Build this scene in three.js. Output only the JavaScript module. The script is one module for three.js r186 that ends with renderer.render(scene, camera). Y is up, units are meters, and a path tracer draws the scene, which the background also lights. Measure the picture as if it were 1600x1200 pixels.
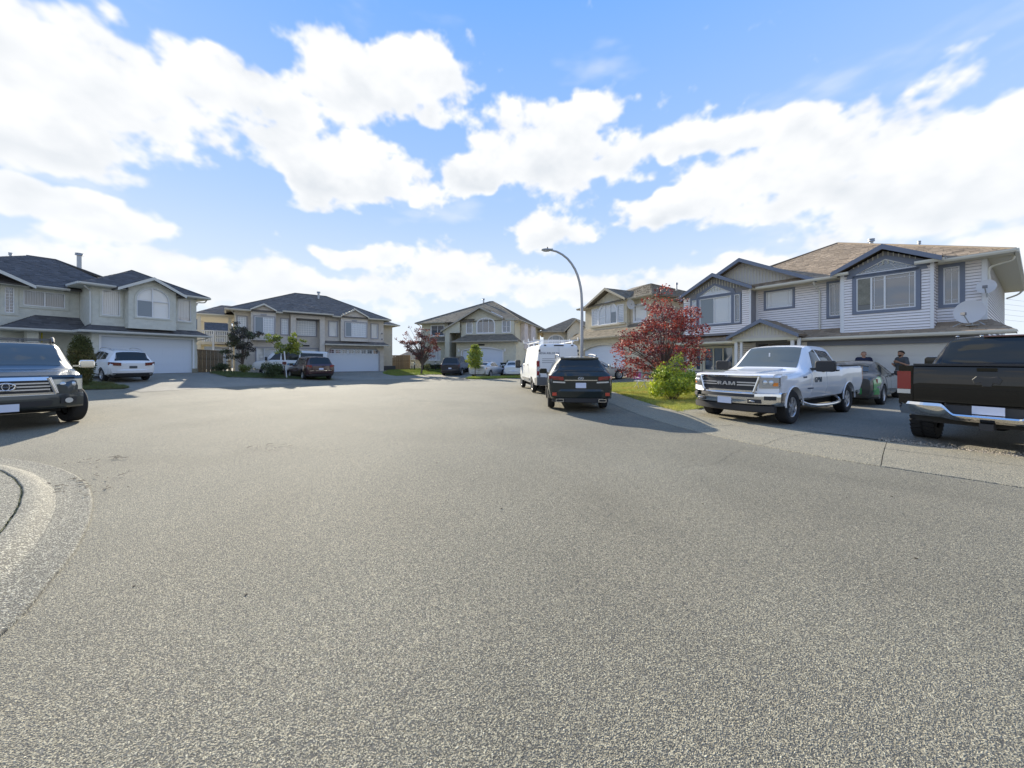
import * as THREE from 'three';
import { mergeGeometries, toCreasedNormals } from 'three/addons/utils/BufferGeometryUtils.js';
import { MarchingCubes } from 'three/addons/objects/MarchingCubes.js';
import { FontLoader } from 'three/addons/loaders/FontLoader.js';
import { TextGeometry } from 'three/addons/geometries/TextGeometry.js';
import { Brush, Evaluator, SUBTRACTION } from 'three-bvh-csg';

// ---------------------------------------------------------------- camera, sun, exposure
const scene = new THREE.Scene();
const EYE = 1.52;
const camera = new THREE.PerspectiveCamera(93.95, 4 / 3, 0.1, 900);
camera.position.set(0, EYE, 0);
camera.lookAt(0, EYE, -10);
camera.setViewOffset(1600, 1200, 0, 36.5, 1600, 1200);
const renderer = new THREE.WebGLRenderer({ antialias: true });
renderer.toneMapping = THREE.LinearToneMapping;
renderer.toneMappingExposure = 1.9;
renderer.shadowMap.enabled = true;
const SUN_AZ = -30.5 * Math.PI / 180, SUN_EL = 23.6 * Math.PI / 180;      // left of straight ahead, above the horizon
const sunDir = new THREE.Vector3(Math.sin(SUN_AZ) * Math.cos(SUN_EL), Math.sin(SUN_EL), -Math.cos(SUN_AZ) * Math.cos(SUN_EL));
const sun = new THREE.DirectionalLight(new THREE.Color().setRGB(1, 0.91, 0.74), 5);
sun.name = 'sun';
sun.position.copy(sunDir).multiplyScalar(120);
sun.castShadow = true;
sun.shadow.radius = 1;
sun.shadow.mapSize.set(4096, 4096);
Object.assign(sun.shadow.camera, { left: -60, right: 60, top: 60, bottom: -60, near: 1, far: 260 });
scene.add(sun, sun.target);

// ---------------------------------------------------------------- random numbers and noise
function rng(seed) { let a = seed >>> 0; return () => { a = (a + 0x6D2B79F5) | 0; let t = Math.imul(a ^ (a >>> 15), 1 | a); t = (t + Math.imul(t ^ (t >>> 7), 61 | t)) ^ t; return ((t ^ (t >>> 14)) >>> 0) / 4294967296; }; }
const PERM = (() => { const r = rng(7), p = new Float32Array(65536); for (let i = 0; i < 65536; i++) p[i] = r(); return p; })();
const hsh = (x, y, z) => PERM[(Math.imul(x, 73856093) ^ Math.imul(y, 19349663) ^ Math.imul(z, 83492791)) >>> 0 & 65535];
const sm = t => t * t * (3 - 2 * t), mix = (a, b, t) => a + (b - a) * t, clamp = (x, a = 0, b = 1) => x < a ? a : x > b ? b : x;
const sstep = (a, b, x) => sm(clamp((x - a) / (b - a)));
function vnoise(x, y, z = 0) {
  const i = Math.floor(x), j = Math.floor(y), k = Math.floor(z), u = sm(x - i), v = sm(y - j), w = sm(z - k);
  const a = mix(mix(hsh(i, j, k), hsh(i + 1, j, k), u), mix(hsh(i, j + 1, k), hsh(i + 1, j + 1, k), u), v);
  if (w === 0) return a;
  return mix(a, mix(mix(hsh(i, j, k + 1), hsh(i + 1, j, k + 1), u), mix(hsh(i, j + 1, k + 1), hsh(i + 1, j + 1, k + 1), u), v), w);
}
function fbm(x, y, z = 0, n = 4) { let s = 0, a = 0.5, t = 0; for (let o = 0; o < n; o++) { s += a * vnoise(x, y, z + o * 17.3); t += a; a *= 0.5; x *= 2.03; y *= 2.03; z *= 2.03; } return s / t; }

// ---------------------------------------------------------------- sky: blue air, cumulus and pale haze, by direction
{
  const W = 3072, Hh = 1536, data = new Float32Array(W * Hh * 4), D = 180 / Math.PI;
  const BL = [[-47, 26.5, 12.5, 6.2], [-53.9, 20.5, 6, 3.6], [-39.4, 31, 7.3, 4.3], [-32.5, 31.6, 7, 4.2], [-57, 27, 5, 5], [-23.2, 34.6, 12, 4.4], [-15.9, 38, 7.5, 2.2], [-24.9, 25.4, 12.6, 4.2], [7.1, 29.6, 15.5, 4.6], [10.1, 33.3, 8.5, 2.8], [-4.1, 28, 6.1, 3.2], [28.2, 29, 8.7, 2.8], [38.8, 27.8, 6.2, 2.1], [38.8, 22.2, 16.2, 5.6], [49.9, 18.1, 10.2, 5], [57, 20, 4, 3], [24.6, 20.8, 7.4, 3], [7.1, 19.6, 7.2, 2.9], [-49.3, 15.2, 6.5, 1.8], [-55.3, 15.3, 3, 1.8], [-45, 9.8, 14.8, 3], [-28.2, 10.4, 12.9, 3.2], [-23.2, 15.9, 7.8, 1.4], [-6.1, 13.2, 11.1, 3.6], [10.1, 11.2, 12.9, 3], [51.5, 9.3, 9, 3.8], [30, 12, 9, 2.4]];
  const HOLE = [[-12.5, 31, 5, 2.2], [29.5, 25.2, 2.6, 1.2], [22, 23.4, 6, 1.7], [-35, 21, 4, 2], [0, 23, 7, 1.6], [18, 16, 8, 2.4], [-33, 18.4, 12, 1.6]];
  const cover = (az, el) => {
    // cloud cover: the photographed cumulus by their bearing and height, and similar scattered clouds everywhere else
    let near = 0;
    for (const [a, e, ra, re] of BL) { const dx = (az - a) / ra, dy = (el - e) / re, r = dx * dx + dy * dy; if (r < 4) near = Math.max(near, 1.25 * Math.exp(-r * 0.9)); }
    for (const [a, e, ra, re] of HOLE) { const dx = (az - a) / ra, dy = (el - e) / re; near -= 0.55 * Math.exp(-(dx * dx + dy * dy) * 1.3); }
    const out = Math.max(sstep(56, 70, Math.abs(az)), sstep(42, 52, el));
    const h = 1 / Math.max(Math.tan(el / D), 0.1), gx = Math.sin(az / D) * h, gz = Math.cos(az / D) * h;
    const far = sstep(0.42, 0.66, fbm(gx * 1.1 + 5, gz * 1.1, 3, 3)) * 1.1;
    return mix(near, far, out);
  };
  for (let j = 0; j < Hh; j++) {
    const el = ((j + 0.5) / Hh - 0.5) * 180;
    for (let i = 0; i < W; i++) {
      const phi = ((i + 0.5) / W - 0.5) * 2 * Math.PI, o = (j * W + i) * 4;
      if (el < -0.5) { data[o] = 0.23; data[o + 1] = 0.22; data[o + 2] = 0.2; data[o + 3] = 1; continue; }
      const dx = Math.cos(phi), dz = Math.sin(phi), az = Math.atan2(dx, -dz) * D;
      const t = clamp(el / 45);
      let r = mix(0.70, 0.19, Math.pow(t, 0.8)), g = mix(0.83, 0.42, Math.pow(t, 0.8)), b = mix(0.95, 0.95, t);
      const ce = Math.cos(el / D), sx = dx * ce, sy = Math.sin(el / D), sz = dz * ce;
      const wx = fbm(sx * 7 + 3, sy * 9, sz * 7, 3) - 0.5, wy = fbm(sx * 7 + 40, sy * 9, sz * 7, 3) - 0.5;
      const big = cover(az + wx * 7, el + wy * 5);
      const f1 = fbm(sx * 11, sy * 17, sz * 11, 6);
      const f2 = fbm(sx * 34 + 7, sy * 46, sz * 34, 4), d = big + (f1 - 0.5) * 1.4 + (f2 - 0.5) * 0.75;
      let a = Math.pow(sstep(0.33, 0.70, d), 1.1);
      const wisp = sstep(0.56, 0.8, fbm(sx * 5 + 9, sy * 16, sz * 5, 5)) * 0.35;
      a = Math.max(a, wisp * sstep(2, 12, el));
      const thick = sstep(0.5, 1.25, d), up = cover(az + wx * 7, el + wy * 5 + 2.2) - cover(az + wx * 7, el + wy * 5 - 2.2);
      const sh = clamp(0.56 + 0.7 * (fbm(sx * 16, sy * 24, sz * 16, 5) - 0.3) + 0.5 * (f2 - 0.5) - 0.4 * up * thick - 0.1 * thick);
      const cr = mix(0.64, 1.0, sh), cg = mix(0.69, 1.0, sh), cb = mix(0.75, 1.0, sh);
      const hz = 0.62 * (1 - sstep(0, 24, el));
      r = mix(mix(r, cr, a), 0.86, hz); g = mix(mix(g, cg, a), 0.90, hz); b = mix(mix(b, cb, a), 0.94, hz);
      const k = 0.585;
      data[o] = r * k; data[o + 1] = g * k; data[o + 2] = b * k; data[o + 3] = 1;
    }
  }
  const sky = new THREE.DataTexture(data, W, Hh, THREE.RGBAFormat, THREE.FloatType);
  sky.mapping = THREE.EquirectangularReflectionMapping; sky.magFilter = THREE.LinearFilter; sky.minFilter = THREE.LinearFilter; sky.wrapS = THREE.RepeatWrapping; sky.needsUpdate = true;
  scene.background = sky; scene.environment = sky;
}

// ---------------------------------------------------------------- textures
function makeTex(n, tile, fn, srgb = false) {
  const d = new Uint8Array(n * n * 4);
  for (let y = 0; y < n; y++) for (let x = 0; x < n; x++) { const c = fn(x, y), o = (y * n + x) * 4; if (typeof c === 'number') { d[o] = d[o + 1] = d[o + 2] = clamp(c, 0, 1) * 255; } else { d[o] = clamp(c[0]) * 255; d[o + 1] = clamp(c[1]) * 255; d[o + 2] = clamp(c[2]) * 255; } d[o + 3] = 255; }
  return wrapTex(d, n, tile, srgb);
}
function wrapTex(d, n, tile, srgb) {
  const t = new THREE.DataTexture(d, n, n); t.wrapS = t.wrapT = THREE.RepeatWrapping; t.magFilter = THREE.LinearFilter; t.minFilter = THREE.LinearMipmapLinearFilter; t.generateMipmaps = true;
  if (srgb) t.colorSpace = THREE.SRGBColorSpace; t.repeat.set(1 / tile, 1 / tile); t.needsUpdate = true; return t;
}
// noise that tiles over n pixels with p cells
const tnoise = (x, y, n, p, s) => { const u = x / n * p, v = y / n * p, i = Math.floor(u), j = Math.floor(v), fu = sm(u - i), fv = sm(v - j), h = (a, b) => hsh(((a % p) + p) % p, ((b % p) + p) % p, s); return mix(mix(h(i, j), h(i + 1, j), fu), mix(h(i, j + 1), h(i + 1, j + 1), fu), fv); };
function stoneTex(n, tile, count, rmin, rmax, seed, base, tone) {       // rounded chips of many tones pressed into a dark binder: colour and height
  const col = new Uint8Array(n * n * 4), hgt = new Uint8Array(n * n * 4), r = rng(seed);
  for (let i = 0; i < n * n; i++) { const x = i % n, y = (i / n) | 0, k = base * (0.75 + 0.5 * tnoise(x, y, n, 512, seed)); col[i * 4] = col[i * 4 + 1] = col[i * 4 + 2] = k; col[i * 4 + 3] = 255; hgt[i * 4] = hgt[i * 4 + 1] = hgt[i * 4 + 2] = 30 + 30 * tnoise(x, y, n, 512, seed + 1); hgt[i * 4 + 3] = 255; }
  for (let s = 0; s < count; s++) {
    const cx = r() * n, cy = r() * n, rad = rmin + (rmax - rmin) * r() * r(), q = 0.6 + 0.8 * r(), an = r() * 3.14, ca = Math.cos(an), sa = Math.sin(an), [R, G, B] = tone(r), R2 = Math.ceil(rad * 1.3);
    for (let dy = -R2; dy <= R2; dy++) for (let dx = -R2; dx <= R2; dx++) {
      const ux = (dx * ca + dy * sa) / rad * q, uy = (-dx * sa + dy * ca) / rad / q, e = ux * ux + uy * uy; if (e > 1) continue;
      const px = ((cx + dx) % n + n) % n | 0, py = ((cy + dy) % n + n) % n | 0, o = (py * n + px) * 4;
      col[o] = R; col[o + 1] = G; col[o + 2] = B; hgt[o] = hgt[o + 1] = hgt[o + 2] = 110 + 130 * Math.sqrt(1 - e);
    }
  }
  return [wrapTex(col, n, tile, true), wrapTex(hgt, n, tile, false)];
}
const [asphaltMap, asphaltBump] = stoneTex(2048, 2.9, 360000, 1.1, 3.3, 11, 96, r => { const k = 124 + 76 * r() - (r() < 0.12 ? 50 : 0) + (r() < 0.04 ? 35 : 0), w = r(); return [k * (1.0 + 0.03 * w), k * 0.985, k * (0.93 - 0.05 * w)]; });
const [darkMap, darkBump] = stoneTex(1024, 1.7, 60000, 1.2, 3.6, 12, 112, r => { const k = 136 + 86 * r() * r(), w = r(); return [k * (1 + 0.04 * w), k, k * 0.95]; });
const [panMap, panBump] = stoneTex(1024, 1.5, 46000, 1.4, 4.8, 13, 80, r => { const k = 90 + 130 * r(), w = r(); return [k, k * 0.99, k * (0.97 - 0.05 * w)]; });
const concreteMap = makeTex(512, 2.2, (x, y) => { const a = tnoise(x, y, 512, 12, 3) * 0.5 + tnoise(x, y, 512, 64, 4) * 0.3 + tnoise(x, y, 512, 256, 5) * 0.45, k = 0.62 + 0.24 * (a - 0.6); return [k * 1.02, k, k * 0.92]; }, true);
const fineBump = makeTex(512, 0.8, (x, y) => tnoise(x, y, 512, 128, 8) * 0.6 + tnoise(x, y, 512, 256, 9) * 0.4);
const stuccoMap = makeTex(512, 1.6, (x, y) => 0.93 + 0.10 * (tnoise(x, y, 512, 10, 20) * 0.5 + tnoise(x, y, 512, 90, 21) * 0.5 - 0.5) + 0.08 * (tnoise(x, y, 512, 256, 22) - 0.5), true);
const woodMap = makeTex(512, 1.2, (x, y) => { const g = tnoise(x * 6, y * 0.35, 512, 64, 30) * 0.6 + tnoise(x * 3, y, 512, 16, 31) * 0.4, k = 0.72 + 0.42 * (g - 0.5); return [k, k * 0.96, k * 0.9]; }, true);
const soilMap = makeTex(512, 1.4, (x, y) => { const k = 0.3 + 0.35 * (tnoise(x, y, 512, 40, 33) * 0.5 + tnoise(x, y, 512, 160, 34) * 0.5); return [k * 1.05, k, k * 0.72]; }, true);
const grassMap = makeTex(512, 1.9, (x, y) => { const k = 0.30 + 0.24 * (tnoise(x, y, 512, 24, 36) * 0.4 + tnoise(x, y, 512, 220, 37) * 0.6), w = tnoise(x, y, 512, 12, 38); return [k * (0.92 + 0.2 * w), k * 1.12, k * 0.45]; }, true);

// ---------------------------------------------------------------- materials (linear base colours)
const std = (c, o = {}) => { const m = new THREE.MeshStandardMaterial({ roughness: 0.85, ...o }); m.color.setRGB(...c); return m; };
const phys = (c, o = {}) => { const m = new THREE.MeshPhysicalMaterial({ roughness: 0.4, ...o }); m.color.setRGB(...c); return m; };
const stucco = c => std(c, { map: stuccoMap, bumpMap: fineBump, bumpScale: 0.004, roughness: 0.95 });
const paint = (c, o = {}) => phys(c, { roughness: 0.42, clearcoat: 1, clearcoatRoughness: 0.04, ...o });
const M = {
  road: std([0.87, 0.845, 0.73], { map: asphaltMap, bumpMap: asphaltBump, bumpScale: 0.004, vertexColors: true, roughness: 0.9 }),
  drive: std([1.0, 0.96, 0.85], { map: darkMap, bumpMap: darkBump, bumpScale: 0.004, vertexColors: true, roughness: 0.9 }),
  pan: std([0.74, 0.72, 0.62], { map: panMap, bumpMap: panBump, bumpScale: 0.005 }),
  kerb: std([0.87, 0.84, 0.72], { map: panMap, bumpMap: panBump, bumpScale: 0.004 }), walk: std([0.92, 0.89, 0.76], { map: panMap, bumpMap: panBump, bumpScale: 0.004, vertexColors: true }),
  concrete: std([0.98, 0.93, 0.77], { map: asphaltMap, bumpMap: asphaltBump, bumpScale: 0.002 }),
  land: std([0.62, 0.62, 0.6], { map: soilMap }), grass: std([1.0, 1.05, 0.7], { map: grassMap }), soil: std([0.8, 0.75, 0.65], { map: soilMap, bumpMap: fineBump, bumpScale: 0.02 }),
  white: std([0.72, 0.73, 0.74], { roughness: 0.5 }), cream: std([0.62, 0.60, 0.50], { roughness: 0.55 }), gutter: std([0.66, 0.64, 0.56], { roughness: 0.4 }),
  trimBlue: std([0.175, 0.20, 0.26], { roughness: 0.6 }), vinyl: std([0.56, 0.54, 0.56], { roughness: 0.55 }), soffit: std([0.60, 0.56, 0.44], { roughness: 0.7 }),
  glass: phys([0.06, 0.085, 0.125], { roughness: 0.03, ior: 2.2 }), paleGlass: phys([0.50, 0.54, 0.58], { roughness: 0.06, ior: 1.9 }), clear: phys([1, 1, 1], { transmission: 1, thickness: 0, roughness: 0.0, ior: 1.5 }),
  blind: std([0.74, 0.74, 0.72], { roughness: 0.6 }), greyBlind: std([0.38, 0.39, 0.40], { roughness: 0.6 }), roomWall: std([0.45, 0.43, 0.40]),
  door: std([0.62, 0.68, 0.76], { roughness: 0.45 }), black: std([0.02, 0.02, 0.02], { roughness: 0.6 }), darkGrey: std([0.07, 0.07, 0.075], { roughness: 0.6 }),
  metal: std([0.55, 0.56, 0.57], { metalness: 0.9, roughness: 0.35 }), galv: std([0.42, 0.44, 0.46], { metalness: 0.6, roughness: 0.5 }),
  wood: std([0.46, 0.36, 0.25], { map: woodMap }), woodGrey: std([0.50, 0.45, 0.37], { map: woodMap }), woodDark: std([0.34, 0.26, 0.18], { map: woodMap }), creamWood: std([0.64, 0.60, 0.52], { roughness: 0.7 }),
  bark: std([0.13, 0.10, 0.08], { bumpMap: fineBump, bumpScale: 0.01 }), barkPale: std([0.3, 0.26, 0.2]),
};

// ---------------------------------------------------------------- geometry helpers
const V3 = (x, y, z) => new THREE.Vector3(x, y, z);
function uvm(g) {                                          // uv in metres, laid on the main plane of each face
  const p = g.attributes.position, n = g.attributes.normal, uv = new Float32Array(p.count * 2);
  for (let i = 0; i < p.count; i++) { const ax = Math.abs(n.getX(i)), ay = Math.abs(n.getY(i)), az = Math.abs(n.getZ(i)); const [u, v] = ay >= ax && ay >= az ? [p.getX(i), p.getZ(i)] : ax > az ? [p.getZ(i), p.getY(i)] : [p.getX(i), p.getY(i)]; uv[i * 2] = u; uv[i * 2 + 1] = v; }
  g.setAttribute('uv', new THREE.BufferAttribute(uv, 2)); return g;
}
function plain(g) { const q = g.index ? g.toNonIndexed() : g; for (const k of Object.keys(q.attributes)) if (!['position', 'normal', 'uv', 'color'].includes(k)) q.deleteAttribute(k); if (!q.attributes.normal) q.computeVertexNormals(); if (!q.attributes.uv) uvm(q); return q; }
const mg = list => list.length === 1 ? uvm(plain(list[0])) : uvm(mergeGeometries(list.map(plain)));
const bx = (x0, x1, y0, y1, z0, z1) => { const g = new THREE.BoxGeometry(Math.abs(x1 - x0), Math.abs(y1 - y0), Math.abs(z1 - z0)); g.translate((x0 + x1) / 2, (y0 + y1) / 2, (z0 + z1) / 2); return uvm(g); };
const cyl = (r0, r1, h, seg = 12) => new THREE.CylinderGeometry(r0, r1, h, seg);
const tube = (pts, r, seg = 8, n) => new THREE.TubeGeometry(new THREE.CatmullRomCurve3(pts.map(p => V3(...p)), false, 'centripetal'), n || Math.max(2, pts.length * 3), r, seg, false);
const bar = (a, b, r, seg = 7) => { const A = V3(...a), B = V3(...b), d = B.clone().sub(A), g = cyl(r, r, d.length(), seg); g.applyQuaternion(new THREE.Quaternion().setFromUnitVectors(V3(0, 1, 0), d.normalize())); g.translate((A.x + B.x) / 2, (A.y + B.y) / 2, (A.z + B.z) / 2); return g; };
function plate(pts, holes, depth, z) {                     // outline with holes, standing in x and y; front face at z
  const s = new THREE.Shape(pts.map(p => new THREE.Vector2(...p))); for (const h of holes) s.holes.push(new THREE.Path(h.map(p => new THREE.Vector2(...p))));
  const g = new THREE.ExtrudeGeometry(s, { depth, bevelEnabled: false }); g.translate(0, 0, z - depth); return uvm(g);
}
const rect = (x0, x1, y0, y1) => [[x0, y0], [x1, y0], [x1, y1], [x0, y1]];
function archPts(x0, x1, y0, ys, yt, n = 12) { const c = (x0 + x1) / 2, a = (x1 - x0) / 2, p = [[x0, y0], [x1, y0]]; for (let i = 0; i <= n; i++) { const t = Math.PI * i / n; p.push([c + a * Math.cos(t), ys + (yt - ys) * Math.sin(t)]); } return p; }
function mesh(name, geo, m, parent) { const o = new THREE.Mesh(geo, m); o.name = name; o.castShadow = o.receiveShadow = true; parent.add(o); return o; }
const taken = {};
function unique(name) { if (!(name in taken)) { taken[name] = 0; return name; } taken[name]++; return `${name}_${String(taken[name]).padStart(3, '0')}`; }
function thing(name, label, category, x, y, Z, turn = 0, group) { const g = new THREE.Group(); g.name = unique(name); g.position.set(x, y, -Z); g.rotation.order = 'YXZ'; g.rotation.y = turn; g.userData = { label, category }; if (group) g.userData.group = group; scene.add(g); return g; }
function part(name, parent) { const g = new THREE.Group(); g.name = name; parent.add(g); return g; }
function setting(name, geo, m) { const o = mesh(unique(name), geo, m, scene); o.userData.kind = 'structure'; return o; }

// ---------------------------------------------------------------- the lie of the land (X to the right, Z ahead of the viewer, metres)
const FR = {};                                             // house fronts: a point, the direction to the right along the front, floor level
function front(k, vpDx, x, Z, floor, s0, s1, ramp) { const L = Math.hypot(vpDx, 560), sg = vpDx < 0 ? -1 : 1; FR[k] = { x, Z, dx: sg * vpDx / L, dz: sg * 560 / L, floor, s0, s1, ramp }; }
front('A', 275, -23.33, 26.5, 0.62, -12, 0.6, 13);
front('B', 702, -14.11, 38, 0.40, -14.5, 2.5, 7);
front('C', -1760, -1.1, 41, 0.5, -10.5, 2, 4.6);
front('D', -280, 8.8, 28, 0.27, -5, 2.6, 6);
front('E', -380, 18.525, 14, 0.15, -12, 4, 9.5);
const loc = (k, s, off) => { const f = FR[k]; return [f.x + f.dx * s + f.dz * off, f.Z + f.dz * s - f.dx * off]; };
function gh(X, Z) {
  let y = 0;
  for (const k in FR) { const f = FR[k]; if (!f.ramp) continue; const ax = X - f.x, az = Z - f.Z, s = ax * f.dx + az * f.dz, off = ax * f.dz - az * f.dx; const side = Math.max(f.s0 - s, s - f.s1, 0); y = Math.max(y, f.floor * sm(clamp(1 - off / f.ramp)) * (1 - sstep(0.5, 6, side))); }
  return y;
}
function drape(poly, cell, lift, colour) {                 // a sheet cut to an outline, laid on the land
  const xs = poly.map(p => p[0]), zs = poly.map(p => p[1]), i0 = Math.floor(Math.min(...xs) / cell), i1 = Math.ceil(Math.max(...xs) / cell), j0 = Math.floor(Math.min(...zs) / cell), j1 = Math.ceil(Math.max(...zs) / cell);
  const cut = (P, ax, lim, sgn) => { const out = []; for (let i = 0; i < P.length; i++) { const a = P[i], b = P[(i + 1) % P.length], da = (a[ax] - lim) * sgn, db = (b[ax] - lim) * sgn; if (da >= 0) out.push(a); if ((da > 0 && db < 0) || (da < 0 && db > 0)) { const t = da / (da - db); out.push([a[0] + (b[0] - a[0]) * t, a[1] + (b[1] - a[1]) * t]); } } return out; };
  const pos = [], col = [], uv = [];
  for (let i = i0; i < i1; i++) {
    const strip = cut(cut(poly, 0, i * cell, 1), 0, (i + 1) * cell, -1); if (strip.length < 3) continue;
    for (let j = j0; j < j1; j++) {
      const c = cut(cut(strip, 1, j * cell, 1), 1, (j + 1) * cell, -1); if (c.length < 3) continue;
      const tri = THREE.ShapeUtils.triangulateShape(c.map(p => new THREE.Vector2(...p)), []);
      for (const t of tri) { let q = t.map(k => c[k]); const ar = (q[1][0] - q[0][0]) * (q[2][1] - q[0][1]) - (q[2][0] - q[0][0]) * (q[1][1] - q[0][1]); if (Math.abs(ar) < 1e-7) continue; if (ar < 0) q = [q[0], q[2], q[1]]; for (const [x, z] of q) { pos.push(x, gh(x, z) + (typeof lift === 'function' ? lift(x, z) : lift), -z); uv.push(x, z); if (colour) col.push(...colour(x, z)); } }
    }
  }
  const g = new THREE.BufferGeometry(); g.setAttribute('position', new THREE.Float32BufferAttribute(pos, 3)); g.setAttribute('uv', new THREE.Float32BufferAttribute(uv, 2)); if (colour) g.setAttribute('color', new THREE.Float32BufferAttribute(col, 3)); g.computeVertexNormals();
  return g;
}
// worn and patched asphalt: blotches of oil and bleaching
const blot = (x, z) => { const a = fbm(x * 0.55, z * 0.55, 1, 4), b = fbm(x * 2.1 + 9, z * 2.1, 2, 3), c = sstep(0.62, 0.72, fbm(x * 0.9 + 31, z * 0.9, 5, 4)); const k = 0.87 + 0.28 * (a - 0.5) + 0.18 * (b - 0.5) - 0.08 * c, w = 0.03 * (fbm(x * 0.8 + 70, z * 0.8, 9, 3) - 0.5); return [k * (1 + w), k, k * (0.99 - w)]; };
{ const g = new THREE.PlaneGeometry(900, 900, 1, 1); g.rotateX(-Math.PI / 2); g.translate(0, -0.35, -150); setting('ground', uvm(g), M.land); }
setting('road', drape([[-46, -10], [34, -10], [34, 60], [-46, 60]], 0.5, 0, blot), M.road);
// driveways, a little darker and coarser than the road
const strip = (k, s0, s1, o0, o1) => [loc(k, s0, o0), loc(k, s1, o0), loc(k, s1, o1), loc(k, s0, o1)];
setting('driveway', drape(strip('A', -6.3, 0.8, 0, 10.2), 0.5, 0.008, blot), M.drive);
setting('driveway', drape(strip('B', -5.6, 1.6, 0, 9.5), 0.5, 0.008, blot), M.drive);
setting('driveway', drape(strip('C', -6.4, 2.2, 1, 8.5), 0.5, 0.008, blot), M.drive);
setting('driveway', drape(strip('D', -5, 2.4, 0.9, 6.5), 0.5, 0.008, blot), M.drive);
setting('driveway', drape([[4.62, 10.2], [6.1, 8.15], [7.35, 6.35], [8.8, 4.35], [10.2, 2.3], [17, 3], [20, 12], loc('E', 1, 0.4), loc('E', -6.9, 0.4), loc('E', -8, 3.4)], 0.5, 0.012, blot), M.drive);

// kerb round the corner at the left: rolled concrete with a gutter pan, and the pavement inside it
const OUT = [[-1.5, -1.2], [-2.2, 0.6], [-2.84, 2.01], [-3.02, 2.28], [-3.17, 2.46], [-3.38, 2.74], [-3.67, 3.06], [-4.05, 3.45], [-4.54, 3.88], [-5.0, 4.24], [-5.46, 4.55], [-6.07, 4.89], [-6.8, 5.22], [-7.97, 5.6], [-11, 6.4], [-16, 7.6]];
function offsetLine(line, d) { return line.map((p, i) => { const a = line[Math.max(0, i - 1)], b = line[Math.min(line.length - 1, i + 1)], L = Math.hypot(b[0] - a[0], b[1] - a[1]); return [p[0] - (b[1] - a[1]) / L * d, p[1] + (b[0] - a[0]) / L * d]; }); }
function smoothLine(line, n) { const c = new THREE.CatmullRomCurve3(line.map(p => V3(p[0], 0, p[1])), false, 'centripetal'); return c.getSpacedPoints(n).map(p => [p.x, p.z]); }
function sweepKerb(line, prof) {                           // profile: [distance from the road edge, height]
  const rows = prof.map(([d, y]) => offsetLine(line, d).map(p => [p[0], y, -p[1]])), pos = [], uv = [], idx = [], n = line.length;
  rows.forEach((row, k) => row.forEach((p, i) => { pos.push(p[0], p[1] + gh(p[0], -p[2]), p[2]); uv.push(p[0], p[2]); }));
  for (let k = 0; k < rows.length - 1; k++) for (let i = 0; i < n - 1; i++) { const a = k * n + i, b = a + 1, c = a + n, d = c + 1; idx.push(a, c, b, b, c, d); }
  let g = new THREE.BufferGeometry(); g.setAttribute('position', new THREE.Float32BufferAttribute(pos, 3)); g.setAttribute('uv', new THREE.Float32BufferAttribute(uv, 2)); g.setIndex(idx); g.computeVertexNormals();
  if (g.attributes.normal.getY(0) < 0 || g.attributes.normal.getY(n * 2) < 0) { g.setIndex(idx.reverse()); g.computeVertexNormals(); }
  return g;
}
{
  const L = smoothLine(OUT, 120).map(([x, z], i) => [x + 0.012 * (vnoise(i * 0.8, 3) - 0.5), z + 0.012 * (vnoise(i * 0.9, 7) - 0.5)]);
  setting('kerb_gutter', sweepKerb(L, [[0, -0.02], [0.0, 0.012], [0.02, 0.02], [0.12, 0.014], [0.25, 0.026]]), M.pan);
  setting('kerb', sweepKerb(L, [[0.25, 0.026], [0.28, 0.04], [0.32, 0.07], [0.36, 0.092], [0.4, 0.102], [0.455, 0.106], [0.468, 0.098], [0.475, 0.06]]), M.kerb);
  const inner = offsetLine(L, 0.482);
  setting('pavement', drape([...inner, [-16, -1.2]], 0.5, 0.098, blot), M.walk);
  const moss = new THREE.InstancedMesh(new THREE.ConeGeometry(0.006, 0.02, 4), std([0.17, 0.17, 0.09]), 1500); moss.name = 'joint_moss'; moss.userData = { kind: 'stuff', label: 'moss growing in the joint behind the kerb', category: 'moss' };
  const r = rng(51), line = offsetLine(L, 0.481), m4 = new THREE.Matrix4(); let c = 0;
  while (c < 1500) { const i = Math.floor(r() * (line.length - 1)), t = r(), x = mix(line[i][0], line[i + 1][0], t) + (r() - 0.5) * 0.02, z = mix(line[i][1], line[i + 1][1], t) + (r() - 0.5) * 0.02; m4.makeScale(0.6 + r() * 1.6, 0.5 + r(), 0.6 + r() * 1.6).setPosition(x, 0.092, -z); moss.setMatrixAt(c++, m4); }
  scene.add(moss);
}
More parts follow.
